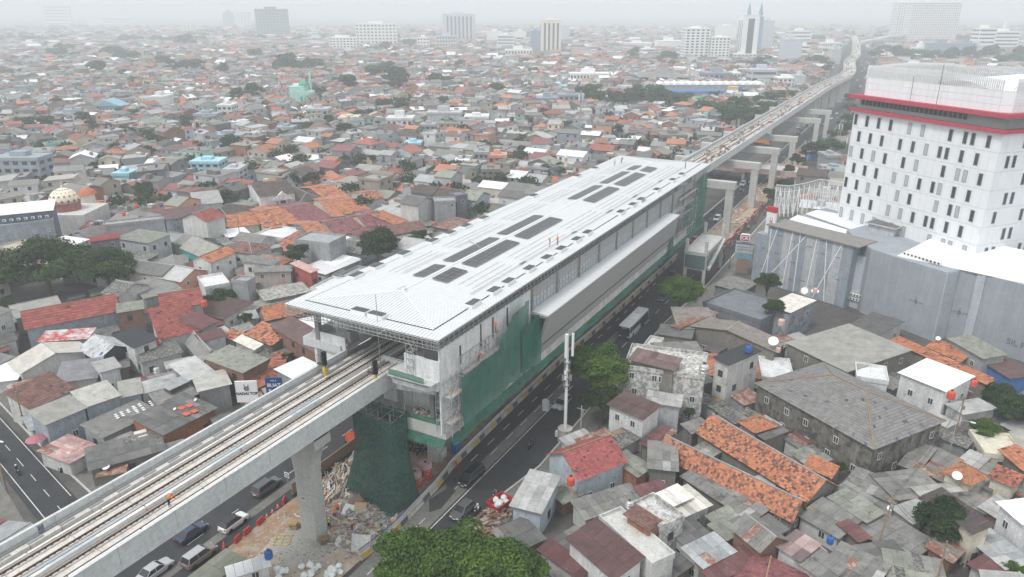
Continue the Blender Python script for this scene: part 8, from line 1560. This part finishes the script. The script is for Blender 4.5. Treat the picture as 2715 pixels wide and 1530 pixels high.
for x, y, l in [(-51.0, 60.8, 'white A-frame trestle standing at the barrier end'), (-53.3, 79.3, 'red and white A-frame sign by the damp patch')]:
 t = empty('trestle_sign', (x, y, .03), R(-30), l, 'trestle'); b = MB()
 for sy in (-1, 1): b.beam((-.45, sy*.35, 0), (-.3, 0, 1.1), .035); b.beam((.45, sy*.35, 0), (.3, 0, 1.1), .035); b.beam((-.38, sy*.15, .6), (.38, sy*.15, .6), .03)
 b.box(-.34, .34, -.05, .05, .8, 1.1); b.build('frame', 'white_paint' if x > -52 else 'red_paint', t)
t = empty('round_sign', (-72.4, 63.7, 0), 0, 'round black arrow sign on a white square board near the big pier', 'sign'); b = MB(); b.box(-.45, .45, -.03, 0, 1.5, 2.4); b.build('board', 'white_paint', t); b = MB(); b.lathe([(.36, 0), (.36, .03)], 18); o = b.build('disc', 'black', t, (0, -.04, 1.95)); o.rotation_euler = (math.pi/2, 0, 0); b = MB(); b.lathe([(.26, 0), (.26, .035)], 18); o = b.build('disc_face', 'white_paint', t, (0, -.045, 1.95)); o.rotation_euler = (math.pi/2, 0, 0); b = MB(); b.beam((0, .03, 0), (0, .03, 1.6), .04, 6); b.build('post', 'galv', t)
o = text_mesh('W', .34, 'black', 'lettering', t); o.rotation_euler = (math.pi/2, 0, 0); o.location = (0, -.11, 1.95)
# site fence of red mesh barriers beyond the station
rm = MB(); rm.box(-.03, .03, 0, 1.7, .2, 1.0); rmm = rm.mesh('mesh_barrier', 'red_plastic')
for i in range(34):
 y = 205+i*1.9; x = -45.4+.3*math.sin(i*.9); o = link('mesh_barrier', rmm, None, (x, y, .02), rt.uniform(-.35, .35)); tag(o, 'low red barrier panel in the row beside the sandy strip beyond the station', 'barrier', 'red barrier panels along the sandy strip')
# antenna pole on concrete drum
t = empty('antenna_pole', (-42.2, 94.4, 0), 0, 'tall white antenna pole on a round concrete drum beside the road', 'antenna pole'); b = MB(); b.lathe([(1.2, 0), (1.2, 2.3)], 18); b.build('drum_base', 'jersey_conc', t); b = MB(); b.beam((0, 0, 2.3), (0, 0, 16.4), .27, 10, r2=.2); b.build('pole', 'white_paint', t); b = MB()
for a in (0, 2.1, 4.2): b.beam((.5*math.cos(a), .5*math.sin(a), 9.6), (.5*math.cos(a), .5*math.sin(a), 14.6), .05); b.box(.7*math.cos(a)-.17, .7*math.cos(a)+.17, .7*math.sin(a)-.1, .7*math.sin(a)+.1, 11.0, 12.0)
for z in (10, 11.3, 12.6, 14): b.lathe([(.55, z), (.55, z+.08)], 8)
b.build('equipment_cage', 'galv_dark', t)['kind'] = 'stuff'; b = MB(); b.box(-.35, .12, -.3, .1, 14.8, 18.8); b.build('antenna_panel', 'helmet_white', t); b = MB(); b.box(.62, .95, .1, .35, 15.2, 19.0); b.build('antenna_panel', 'helmet_white', t); b = MB(); b.box(-.2, .2, -.6, -.35, 12.1, 12.7); b.box(-.2, .2, -.6, -.35, 11.2, 11.8); b.build('radio_unit', 'helmet_white', t); b = MB(); b.box(-1.5, -1.0, -.6, -.1, .6, 1.6); b.build('meter_box', 'white_paint', t)
t = empty('route_sign', (-43.3, 96.6, 0), R(20), 'grey back of an outlined route sign on an arm beside the antenna pole', 'sign'); b = MB(); b.beam((0, 0, 0), (0, 0, 4.6), .08, 6); b.beam((0, 0, 4.2), (-2.8, 0, 4.6), .06, 6); b.beam((0, 0, 4.5), (-2.8, 0, 5.0), .05, 6); b.build('post', 'galv', t); b = MB(); b.lathe([(.62, 0), (.62, .06)], 14); o = b.build('sign_back', 'w_lgrey', t, (-3.2, .05, 5.4)); o.rotation_euler = (math.pi/2, 0, 0); b = MB(); b.box(-3.75, -2.65, -.03, .03, 3.7, 5.0); b.build('sign_back', 'w_lgrey', t)
def lamp(x, y, rz_, h, l, m='galv'):
 t = empty('street_lamp', (x, y, 0), rz_, l, 'street lamp'); b = MB(); b.beam((0, 0, 0), (0, 0, h*.86), .09, 6, r2=.06); b.tube([(0, 0, h*.86), (.25, 0, h*.95), (.9, 0, h), (1.9, 0, h+.02)], .045, 6); b.build('pole', m, t); b = MB(); b.box(1.7, 2.4, -.12, .12, h-.04, h+.06); b.build('lamp_head', 'white_paint', t); return t
lamp(-45.6, 316, math.pi, 9.5, 'curved street lamp in front of the crossing bridge'); lamp(-44.2, 362.5, math.pi, 9.5, 'curved street lamp among the trees by the fourth portal'); lamp(-44.6, 229, math.pi*.9, 6.5, 'short curved lamp at the nearest portal column'); lamp(-107.6, 43.2, R(10), 8.6, 'street lamp with a wooden utility pole at the far left side street'); lamp(12.0, 117.5, R(-5), 7.5, 'street lamp on a leaning pole by the old hall')
def upole(x, y, h, l, lean=(0, 0), m='timber'):
 t = empty('utility_pole', (x, y, 0), 0, l, 'utility pole'); b = MB(); b.beam((0, 0, 0), (lean[0], lean[1], h), .13, 6, r2=.09); b.beam((lean[0]-.8, lean[1], h-.6), (lean[0]+.8, lean[1], h-.6), .05); b.build('pole', m, t); b = MB(); b.lathe([(.22, 0), (.22, .6)], 8, (lean[0]*.8+.2, lean[1]*.8, h*.78)); b.build('junction_can', 'galv_dark', t); return Vector((x+lean[0], y+lean[1], h-.6))
pA = upole(3.9, 88.7, 9.5, 'dark leaning wooden utility pole in the lower right roofs', (.6, .3)); pB = upole(-39.4, 193.2, 8.5, 'utility pole beside the roadside store sign'); pC = upole(-41.1, 236.5, 9, 'utility pole right of the red barrier row'); pD = upole(-39.9, 95.4, 6.5, 'weathered pole right of the antenna drum', m='galv'); pE = upole(-122.8, 54.6, 8, 'dark pole on the side street with hanging wires'); pF = upole(-106.6, 43.0, 8.2, 'wooden utility pole beside the far left lamp'); p_ = ap('i', 1930, 1440, 3); pG = upole(p_.x, p_.y, 8, 'dark utility pole near the bottom right edge'); p_ = ap('d', 430, 465, 0); pH = upole(p_.x, p_.y, 9.5, 'dark pole in front of the row house end unit'); p_ = ap('i', 2030, 495, 0); pI = upole(p_.x, p_.y, 9.5, 'tall pole in front of the white shophouse')
t = empty('overhead_wires', (0, 0, 0), 0, 'thin sagging black wires strung between the lower right poles', 'wires'); b = MB()
def wire(a, c, sag=.8, r=.022):
 P = [a.lerp(c, i/12)-Vector((0, 0, sag*4*(i/12)*(1-i/12))) for i in range(13)]; b.tube([tuple(p) for p in P], r, 3)
for o_ in (0, .5): wire(pA+Vector((0, 0, o_)), pG+Vector((0, 0, o_))); wire(pA+Vector((0, 0, o_)), pI+Vector((0, 0, o_)), 1.2)
wire(pE, pF, .6); wire(pF, pF+Vector((40, -12, -2)), .5); wire(pB, pC, .8); wire(pB, pD+Vector((2, 0, 1)), 2.0); b.build('wire', 'black', t)['kind'] = 'stuff'
# sign boards by the viaduct
t = sign_board((-84.0, 68.3, 0), R(32), 3.3, 3.6, 8.6, 'white_paint', 'round-bottomed white pawnshop sign lettered GADAI TOP beside the viaduct', 'shop_sign')
put('GADAI TOP', .62, 'black', 0, 10.1, t, bold=.02); b = MB(); b.lathe([(.35, 0), (.42, .05)], 10); o = b.build('logo', 'cloth_grey', t, (0, -.16, 11.0)); o.rotation_euler = (math.pi/2, 0, 0); b = MB(); b.hexa([(-.28, -.17, 11.2), (-.1, -.17, 11.1), (-.1, -.15, 11.1), (-.28, -.15, 11.2), (-.35, -.17, 11.75), (-.25, -.17, 11.75), (-.25, -.15, 11.75), (-.35, -.15, 11.75)]); b.hexa([(.1, -.17, 11.1), (.28, -.17, 11.2), (.28, -.15, 11.2), (.1, -.15, 11.1), (.3, -.17, 11.7), (.45, -.17, 11.6), (.45, -.15, 11.6), (.3, -.15, 11.7)]); b.build('logo_ear', 'cloth_grey', t)
t2 = sign_board((-83.6, 73.3, 0), R(32), 2.6, 3.0, 7.6, 'ink_sign', 'blue shop sign with white letters partly hidden by the viaduct parapet', 'shop_sign') if mat('ink_sign', (.02, .08, .25), mott=.05) else 0
put('WE A', .4, 'helmet_white', 0, 10.1, t2); put('BUAT', .85, 'helmet_white', 0, 9.3, t2, bold=.02); put('E', .85, 'helmet_white', -.7, 8.3, t2, bold=.02)
t = empty('kilometre_notice', (-66.42, 28.6, 19.35), R(90), 'small blue and white notice fixed inside the left viaduct parapet', 'sign'); b = MB(); b.box(-.28, .28, -.03, 0, -.45, .45); b.build('board', 'white_paint', t); o = text_mesh('222', .34, 'truck_blue', 'lettering', t, .01); o.rotation_euler = (math.pi/2, R(90), 0); o.location = (0, -.06, 0)
# signals and mast on the track
for x, y, l in [(-65.2, 66.2, 'black track signal with yellow base by the left parapet'), (-57.5, 67.4, 'black track signal with yellow base by the right parapet')]:
 t = empty('track_signal', (x, y, ZD), 0, l, 'signal'); b = MB(); b.beam((0, 0, .6), (0, 0, 3.0), .07, 6); b.box(-.25, .25, -.18, .18, 2.0, 4.0); [b.lathe([(.2, 0), (.24, .3)], 8, (.0, -.3, 2.2+i*.5)) for i in range(4)]; b.build('signal_head', 'black', t); b = MB(); b.box(-.2, .2, -.2, .2, 0, 1.0); b.box(-.3, .1, -.3, .1, 1.0, 1.7); b.build('base', 'yellow_paint', t); b = MB(); b.box(-1.3, -.2, -.2, .2, 1.9, 2.1); b.beam((-1.1, -.2, 2.1), (-1.1, -.2, 3.4), .03); b.beam((-.5, -.2, 2.1), (-.5, -.2, 3.4), .03); b.beam((-1.1, -.2, 3.4), (-.5, -.2, 3.4), .03); b.build('service_bracket', 'steel_dark', t)
t = empty('track_mast', (-59.0, 70.2, ZD), 0, 'thin tall steel mast rising from the deck in front of the station roof', 'mast'); b = MB(); b.beam((0, 0, 0), (0, 0, 12), .06, 6, r2=.04); b.build('mast_tube', 'galv_dark', t)
# footbridge stair tower under construction
t = empty('footbridge_tower', (0, 0, 0), 0, 'unfinished pale concrete footbridge landing on four legs beside the road', 'footbridge tower'); b = MB()
for x in (-46.6, -41.8):
 for y in (175.4, 192.6): b.box(x-.35, x+.35, y-.35, y+.35, 0, 12.0)
b.build('column', 'concrete', t)['kind'] = 'stuff'; b = MB(); b.box(-47, -41.4, 175, 193, 8.2, 8.7); b.build('deck', 'w_dirty', t); b = MB(); b.box(-47.1, -46.8, 175, 193, 8.7, 9.2); b.box(-41.6, -41.3, 175, 193, 8.7, 9.2); b.box(-47, -41.4, 174.9, 175.1, 8.7, 9.1); b.box(-46.9, -41.6, 175.2, 175.5, 4.3, 4.8); b.box(-46.9, -41.6, 192.4, 192.8, 4.3, 4.8); b.build('edge_beam', 'concrete', t); b = MB(); b.hexa([(-41.3, 176, 4.4), (-40.6, 176, 4.4), (-40.6, 191, 8.4), (-41.3, 191, 8.4), (-41.3, 176, 5.0), (-40.6, 176, 5.0), (-40.6, 191, 9.0), (-41.3, 191, 9.0)])
b.build('stair_flight', 'w_dirty', t); b = MB(); [b.box(-41.9+.1, -40.7, 176+i*.75, 176.4+i*.75, 4.7+i*.21, 4.9+i*.21) for i in range(20)]; b.build('steps', 'concrete', t)['kind'] = 'stuff'; b = MB(); b.box(-46.7, -41.7, 174.9, 175.0, 4.8, 8.2); b.box(-41.66, -41.6, 175.2, 182, 4.8, 8.2); b.build('green_glazing', 'green_glaze2', t) if mat('green_glaze2', (.10, .16, .155), rough=.15, mott=.1) else 0
t = empty('site_hoarding', (-52.6, 221, 0), R(-14), 'pale panel hoarding around the nearest portal column foot', 'hoarding'); pnl = MB(); pnl.box(.03, 1.17, 0, .05, 0, 2.2); pnm = pnl.mesh('hoarding_panel', 'w_beige')
for i in range(6): link('hoarding_panel', pnm, t, (i*1.2, 0, 0))
# drums, toilet, bin, bags, rubble
for x, y, l in [(-56.0, 72.6, 'nearer of two tall red and white concrete drums by the barrier wall'), (-56.0, 75.2, 'farther of two tall red and white concrete drums by the barrier wall')]:
 t = empty('ballast_drum', (x, y, 0), 0, l, 'drum'); b = MB(); b.lathe([(.95, 0), (.95, 1.9)], 20); b.build('drum', 'drum_red', t) if mat('drum_red', (.45, .06, .05), mott=.2, dark=(.6, .5, .45), darkamt=.35) else 0; b = MB(); b.lathe([(.96, 1.9), (.94, 2.5), (.85, 2.75)], 20); b.build('top_band', 'w_pink', t); b = MB(); b.lathe([(.24, 2.75), (.24, 2.77)], 10); b.build('hole', 'black', t)
t = empty('portable_toilet', (-55.8, 83.0, 0), R(5), 'bright blue portable toilet behind the barrier wall', 'toilet'); b = MB(); b.box(-.6, .6, -.6, .6, 0, 2.2); b.build('cabin', 'truck_blue', t); b = MB(); b.box(-.4, .4, -.63, -.6, .1, 2.0); b.build('door', 'blue_plastic', t); b = MB(); b.box(-.64, .64, -.64, .64, 2.2, 2.32); b.build('roof', 'blue_plastic', t)
t = empty('concrete_bin', (-57.3, 80.4, 0), R(8), 'open pale concrete box beside the blue portable toilet', 'bin'); b = MB(); [b.box(*q_) for q_ in [(-1, 1, -1, -.85, 0, 1.6), (-1, 1, .85, 1, 0, 1.6), (-1, -.85, -.85, .85, 0, 1.6), (.85, 1, -.85, .85, 0, 1.6)]]; b.build('side', 'w_dirty', t)
rr = random.Random(14); b = MB(); pal = [(.45, .42, .38), (.55, .53, .5), (.35, .27, .2), (.62, .6, .58), (.25, .22, .2), (.5, .36, .2), (.3, .3, .32), (.06, .25, .2), (.15, .3, .42), (.45, .1, .08), (.7, .7, .7)]
for _ in range(1500):
 u = rr.random(); x = rr.gauss(-58.8, 2.6); y = rr.gauss(62.6, 2.2); x = min(-54.0, max(-66.5, x)); y = min(69, max(57.5, y))
 if abs(x+61.6) < 1.7 and abs(y-57.6) < 1.6: continue
 hgt = 1.1*math.exp(-((x+58.5)/3.4)**2-((y-62.5)/2.8)**2); a = rr.uniform(0, 3.14); sx, sy_, sz = rr.choice([(rr.uniform(.1, .3), rr.uniform(.1, .3), rr.uniform(.05, .2)), (rr.uniform(.03, .08), rr.uniform(.5, 1.4), .04), (rr.uniform(.3, .6), rr.uniform(.3, .7), .03)]); z = hgt*rr.uniform(.3, 1)+.03
 m_ = Matrix.Translation((x, y, z)) @ Euler((rr.uniform(-.5, .5), rr.uniform(-.5, .5), a)).to_matrix().to_4x4(); pts_ = [m_ @ Vector(p) for p in [(-sx, -sy_, -sz), (sx, -sy_, -sz), (sx, sy_, -sz), (-sx, sy_, -sz), (-sx, -sy_, sz), (sx, -sy_, sz), (sx, sy_, sz), (-sx, sy_, sz)]]; b.hexa([tuple(p) for p in pts_], col=rr.choice(pal[:7] if rr.random() < .85 else pal))
for _ in range(380):
 x = rr.uniform(-68.8, -64.2); y = rr.uniform(62, 74); m_ = Matrix.Translation((x, y, rr.uniform(.1, .9))) @ Euler((rr.uniform(-.2, .2), rr.uniform(-.2, .2), rr.gauss(.5, .3))).to_matrix().to_4x4(); sx, sy_, sz = rr.uniform(.05, .12), rr.uniform(.5, 1.6), .04; pts_ = [m_ @ Vector(p) for p in [(-sx, -sy_, -sz), (sx, -sy_, -sz), (sx, sy_, -sz), (-sx, sy_, -sz), (-sx, -sy_, sz), (sx, -sy_, sz), (sx, sy_, sz), (-sx, sy_, sz)]]; b.hexa([tuple(p) for p in pts_], col=rr.choice(pal[:6]))
for _ in range(260):
 x = rr.uniform(-56, -49.6); y = rr.uniform(71, 73.8); m_ = Matrix.Translation((x, y, 12.5+rr.uniform(0, .35))) @ Euler((rr.uniform(-.4, .4), rr.uniform(-.4, .4), rr.uniform(0, 3))).to_matrix().to_4x4(); sx, sy_, sz = rr.uniform(.05, .2), rr.uniform(.1, .6), .05; pts_ = [m_ @ Vector(p) for p in [(-sx, -sy_, -sz), (sx, -sy_, -sz), (sx, sy_, -sz), (-sx, sy_, -sz), (-sx, -sy_, sz), (sx, -sy_, sz), (sx, sy_, sz), (-sx, sy_, sz)]]; b.hexa([tuple(p) for p in pts_], col=rr.choice(pal[:6]))
stuff(b.build('rubble', 'vcol'))
b = MB()
for _ in range(500):
 x = rr.uniform(-68.6, -54); y = rr.uniform(44, 60); s_ = rr.uniform(.03, .12); b.obox((x, y), (1, 0), (0, 1), s_, s_*.8, .02, .04+s_, col=rr.choice(pal[:5]))
for _ in range(160): x = rr.uniform(-52.6, -46.4); y = rr.uniform(222, 330); s_ = rr.uniform(.2, .6); b.obox((x, y), (1, 0), (0, 1), s_, s_*.7, .02, .1+s_*.5, col=rr.choice([(.6, .6, .58), (.5, .42, .35), (.4, .3, .22)]))
for _ in range(160): x = rr.uniform(-44.3, -40.5); y = rr.uniform(66, 74.5); m_ = rr.uniform(.1, .5); b.obox((x, y), (math.cos(m_*9), math.sin(m_*9)), (-math.sin(m_*9), math.cos(m_*9)), m_, m_*.4, .02, .1+m_*.9, col=rr.choice([(.2, .11, .08), (.28, .16, .12), (.15, .1, .08), (.35, .3, .26)]))
stuff(b.build('loose_stones', 'vcol'))
def bagm(seed):
 r_ = random.Random(seed); b = MB(); n = 10; pr = [(.30, 0), (.42, .12), (.40, .32), (.26, .48), (.08, .55)]
 b.lathe(pr, n); b.v = [(x*(1+r_.uniform(-.2, .2)), y*(1+r_.uniform(-.2, .2)), z*(1+r_.uniform(-.15, .15))) for x, y, z in b.v]; return b.mesh('rubble_bag', 'bag_white')
BG = [bagm(i) for i in range(4)]
for gi, (gx, gy, n, l) in enumerate([(-60.0, 50.1, 7, 'left heap near the container'), (-57.0, 51.8, 8, 'middle heap below the concrete pad'), (-54.8, 53.4, 12, 'right heap by the road'), (-43.0, 74.6, 9, 'heap in the red skip by the roadside house')]):
 for i in range(n): o = link('rubble_bag', BG[i % 4], None, (gx+rr.gauss(0, .55), gy+rr.gauss(0, .45), .03+(.35 if i > n*.6 else 0)+(.5 if gi == 3 else 0)), rr.uniform(0, 6)); tag(o, f'knotted white rubble bag in the {l}', 'bag', f'white rubble bags, {l}')
t = empty('skip', (-43.0, 74.6, 0), R(-12), 'red open skip full of white bags by the roadside house', 'skip'); b = MB(); [b.hexa([(a, c, 0), (a2, c, 0), (a2, c2, 0), (a, c2, 0), (a*1.2, c*1.2, 1.1), (a2*1.2, c*1.2, 1.1), (a2*1.2, c2*1.2, 1.1), (a*1.2, c2*1.2, 1.1)]) for a, a2, c, c2 in [(-1, -.9, -1.4, 1.4), (.9, 1, -1.4, 1.4), (-1, 1, -1.4, -1.3), (-1, 1, 1.3, 1.4)]]; b.build('side', 'red_paint', t)
def pallet_stack(x, y, n, l, rz_=0.0, m='wood'):
 t = empty('pallet_stack', (x, y, .03), rz_, l, 'pallets'); pm = MB()
 for i in range(7): pm.box(-.6, .6, -.5+i*.155, -.4+i*.155, .12, .145)
 for xx in (-.55, 0, .55): pm.box(xx-.05, xx+.05, -.5, .5, .02, .12)
 p2 = pm.mesh('pallet', m)
 for i in range(n): link('pallet', p2, t, (rr.uniform(-.1, .1), rr.uniform(-.1, .1), i*.16), rr.uniform(-.3, .3))
pallet_stack(-65.0, 57.3, 6, 'yellow wooden pallets leaning at the left foot of the big pier', .4); pallet_stack(-59.3, 57.0, 5, 'brown wooden pallets at the right foot of the big pier', .9, 'timber'); pallet_stack(-66.8, 71.5, 8, 'stack of brown pallets under the station left of the netted tower', .2, 'timber')
t = empty('leaning_door', (-53.9, 57.6, 0), R(20), 'white gate panel leaning against the barrier end', 'panel'); b = MB(); b.hexa([(-1.3, 0, .1), (1.3, 0, .1), (1.3, .08, .1), (-1.3, .08, .1), (-1.3, .9, 2.2), (1.3, .9, 2.2), (1.3, .98, 2.2), (-1.3, .98, 2.2)]); b.build('panel_sheet', 'w_dirty', t); b = MB(); b.beam((-1.3, -.02, .1), (-1.3, .88, 2.2), .05); b.beam((1.3, -.02, .1), (1.3, .88, 2.2), .05); b.build('frame', 'galv_dark', t)
for x, y, z, a, m, l in [(-60.0, 62.6, 1.1, .3, 'white_paint', 'large white board lying on the rubble heap'), (-58.8, 63.6, 1.2, .5, 'plywood', 'yellow plywood board lying on the rubble heap'), (-60.6, 64.8, 1.0, -.4, 'tarp_brown', 'brown cardboard sheet lying on the rubble heap')]: b = MB(); b.box(-.8, .8, -.9, .9, 0, .04); o = b.build('board', m, None, (x, y, z)); o.rotation_euler = (.35, .1, a); tag(o, l, 'board')
t = empty('reinforcement_cage', (-64.4, 54.6, .05), R(30), 'yellow reinforcement frame lying on the ground left of the concrete pad', 'frame'); b = MB(); [b.beam((-1, y, .05), (1, y, .05), .04) for y in (-1, -.3, .3, 1)]; [b.beam((x, -1, .1), (x, 1, .1), .04) for x in (-1, 0, 1)]; b.build('bars', 'yellow_paint', t)['kind'] = 'stuff'
t = empty('brown_hoarding', (0, 0, 0), 0, 'long brown tarpaulin hoarding with green foot along the dark lane under the station', 'hoarding'); b = MB(); b.hexa([(-69.9, 62, .6), (-69.7, 62, .6), (-69.7, 76, .6), (-69.9, 76, .6), (-69.9, 62, 2.4), (-69.7, 62, 2.4), (-69.7, 76, 2.4), (-69.9, 76, 2.4)]); b.build('sheet', 'tarp_brown', t); b = MB(); b.box(-69.95, -69.65, 62, 76, 0, .6); b.build('foot', 'net_dark', t)
# water tanks
tm = MB(); tm.lathe([(.52, 0), (.55, .1), (.55, .4), (.58, .42), (.55, .45), (.55, .85), (.58, .87), (.55, .9), (.5, 1.1), (.2, 1.28), (.2, 1.36)], 14)
TK = {'orange': tm.mesh('water_tank', 'tank_red'), 'blue': tm.mesh('water_tank', 'blue_plastic'), 'steel': tm.mesh('water_tank', 'tank_steel'), 'pink': tm.mesh('water_tank', 'w_pink2') if mat('w_pink2', (.62, .42, .37)) else None}
lid = MB(); lid.lathe([(.2, 1.36), (.2, 1.42)], 10); LD = lid.mesh('lid', 'black')
def tank(c, x, y, z, col, l, s_=1.0): z = zf(c, z); p = ap(c, x, y, z); o = link('water_tank', TK[col], None, p); o.scale = (s_,)*3; link('lid', LD, o); tag(o, l, 'water tank'); 
for a in [('a',1545,860,7.2,'orange','big orange water tank right of the upper red tiled roof',1.2),('a',1192,1150,5,'orange','small orange tank at the corner of the lower red tiled roof',.8),('a',1028,120,10.5,'orange','red tank on a tower stand above the long grey wall',1.1),('a',935,178,9.4,'orange','left of two tanks on the long grey wall building',.9),('a',962,176,9.4,'pink','pale right one of two tanks on the long grey wall building',.8),('a',778,1255,4.5,'blue','blue plastic tank under the patchy silver gable',.9),('a',1185,1365,8,'steel','steel drum tank on the rooftop frame at lower left',.9),
 ('h',1732,752,6.6,'orange','orange tank on the corner of the pale corrugated roof',1.0),('h',2172,935,9,'steel','dented steel tank on the cracked flat concrete roof',.9),('i',2020,105,10,'orange','red tank on the white shophouse roof',1.1),('i',2195,10,10.3,'orange','small red tank behind the one on the white shophouse',.9),('c',742,1005,7.4,'pink','pink water tank below the peeling slate rooftop block',1.2),('c',495,1205,13.6,'blue','blue tank on the white tower house',1.0),('c',720,1205,8.4,'pink','cream tank beside the lattice dish',.8),('c',998,755,9.5,'pink','salmon tank behind the two white dishes',.9),('l',2215,1205,12.1,'steel','ribbed steel tank on the stained white building roof',1.5),('i',1110,1195,4.5,'blue','blue bucket tank among the lower right roofs',.8),('q',1110,1210,2.9,'blue','blue drum beside the white site container',.9),('d',262,300,3.6,'orange','red tank at the left end of the row houses',.9),('b',705,245,4.6,'orange','small red tank below the grey balcony house',.8)]: tank(*a)
# dishes
dsh = MB(); dsh.lathe([(.02, 0), (.35, .05), (.62, .17), (.8, .32)], 18); dshm = dsh.mesh('satellite_dish', 'w_farwhite')
def dish(c, x, y, z, s_, l, rx=.6, rz_=0): s_ *= .62; z = zf(c, z); p = ap(c, x, y, z); t = empty('satellite_dish', p, rz_, l, 'satellite dish'); o = link('reflector', dshm, t, (0, 0, .5*s_)); o.scale = (s_,)*3; o.rotation_euler = (rx, 0, 0); b = MB(); b.beam((0, 0, -.2), (0, 0, .5*s_), .05); b.beam((0, 0, .5*s_), (0, -.5*s_*math.sin(rx), .5*s_+.6*s_*math.cos(rx)), .025); b.build('mount', 'galv_dark', t)
for a in [('g',806,645,3.5,1.0,'round cream dish on the rusty roof beside the viaduct',.15),('c',918,760,7.8,1.6,'left, upright white dish below the striped building',1.0),('c',996,770,7.6,1.7,'right, flatter white dish below the striped building',.3),('c',682,1150,8.3,1.9,'large lattice dish on the wide brown-grey gabled roof',.7),('i',2065,710,6.4,1.3,'white dish beside the clean orange hipped roof',.6),('i',1560,945,4.2,.7,'small white dish near the leaning pole',.6),('c',1925,1115,8,.9,'white dish by the two-window upper storey below the mall wall',.7),('e',2210,985,6.1,.5,'tiny white dish on the roof with red patches, left one',.5),('e',2470,870,6.1,.5,'tiny white dish on the roof with red patches, right one',.5)]: dish(*a)
# market umbrella, air conditioners on the navy wall, coloured patches
t = empty('umbrella', (-113.6, 51.6, 0), 0, 'faded pink market umbrella beside the street kiosk', 'umbrella'); b = MB(); b.lathe([(1.55, 2.2), (.8, 2.62), (.05, 2.85)], 10); b.build('canopy', 'pink_cloth', t) if mat('pink_cloth', (.42, .16, .20), mott=.15) else 0; b = MB(); b.beam((0, 0, 0), (0, 0, 2.9), .04, 6); b.build('pole', 'galv', t)
nv = HOBJ['navy upper storey with bright white roof and wall air conditioners']
for i in range(7): ac(nv, 2.5+i*1.7, -.25, 10.7, 0)
ph = HOBJ['white two-storey house with pediment portico and dark brown roof']; b = MB(); b.hexa([(4.2, -.9, 5.4), (10.6, -.9, 5.4), (10.6, .2, 5.4), (4.2, .2, 5.4), (7.35, -.9, 7.9), (7.45, -.9, 7.9), (7.45, .2, 7.9), (7.35, .2, 7.9)]); b.box(4.2, 10.6, -.9, .2, 5.0, 5.4); b.build('pediment', 'w_white', ph); b = MB(); [b.lathe([(.22, 0), (.18, 5.0)], 8, (x, -.7, 0)) for x in (4.6, 6.2, 8.6, 10.2)]; b.build('portico_columns', 'w_white', ph)['kind'] = 'stuff'; b = MB(); b.box(6.4, 8.4, .02, .1, .2, 4.6); b.build('recessed_entrance', 'w_dark', ph)
rp = HOBJ['dark asbestos roof with red patches and an orange brick end wall']
for i, (x, y) in enumerate([(2290, 960), (2390, 930), (2450, 1000), (2350, 1035)]): p = ap('e', x, y, 4.35); b = MB(); b.box(-.45, .45, -.6, .6, 0, .05); o = b.build('roof_patch', 'tank_red', rp); o.matrix_parent_inverse = Matrix(); mw = Matrix.Translation(p) @ Matrix.Rotation(rp.rotation_euler[2], 4, 'Z'); o.matrix_local = (Matrix.Translation(rp.location) @ Matrix.Rotation(rp.rotation_euler[2], 4, 'Z')).inverted() @ mw
dp = HOBJ['grey roof dotted with rows of small white patches']; wp_ = MB(); wp_.box(-.22, .22, -.22, .22, 0, .03); wpm_ = wp_.mesh('white_patch', 'helmet_white')
def world_part(name, me, par, p, rz_=0): o = link(name, me, par); o.matrix_local = (Matrix.Translation(par.location) @ Matrix.Rotation(par.rotation_euler[2], 4, 'Z')).inverted() @ Matrix.Translation(p) @ Matrix.Rotation(rz_, 4, 'Z'); return o
for gx, gy, n, m_ in [(1440, 1020, 4, 2), (1510, 990, 4, 2), (1580, 945, 4, 2), (1650, 900, 5, 1), (1700, 960, 4, 1), (1740, 890, 3, 1), (1800, 960, 3, 1), (1890, 880, 4, 1)]:
 for i in range(n): world_part('white_patch', wpm_, dp, ap('e', gx+i*16, gy+i*22, 3.66))
sk = HOBJ['broad dark grey roof with a cream square skylight beside the viaduct']; b = MB(); b.box(-.9, .9, -1.1, 1.1, 0, .05); world_part('skylight', b.mesh('skylight', 'r_cream'), sk, ap('e', 1775, 1285, 3.4), sk.rotation_euler[2])
# ------------------------------------------------------------------ air
HTOP = max([CAM_Z]+[t_['hh']+38 if 'spire' in k else t_['hh']+12 for k, t_ in TOW.items()]); print('top', HTOP)
hz = MB(); hz.box(-8800, 8800, -350, 11000, -1.0, HTOP+4.0)
hm = bpy.data.materials.new('haze'); hm.use_nodes = True; t = hm.node_tree; t.nodes.clear()
pv = t.nodes.new('ShaderNodeVolumePrincipled'); pv.inputs['Color'].default_value = (.90, .945, .975, 1); pv.inputs['Density'].default_value = .00052; pv.inputs['Anisotropy'].default_value = 0.0
mo = t.nodes.new('ShaderNodeOutputMaterial'); t.links.new(pv.outputs[0], mo.inputs['Volume']); MAT['haze'] = hm
stuff(hz.build('haze', 'haze'))
sc.cycles.volume_step_rate = 4.0
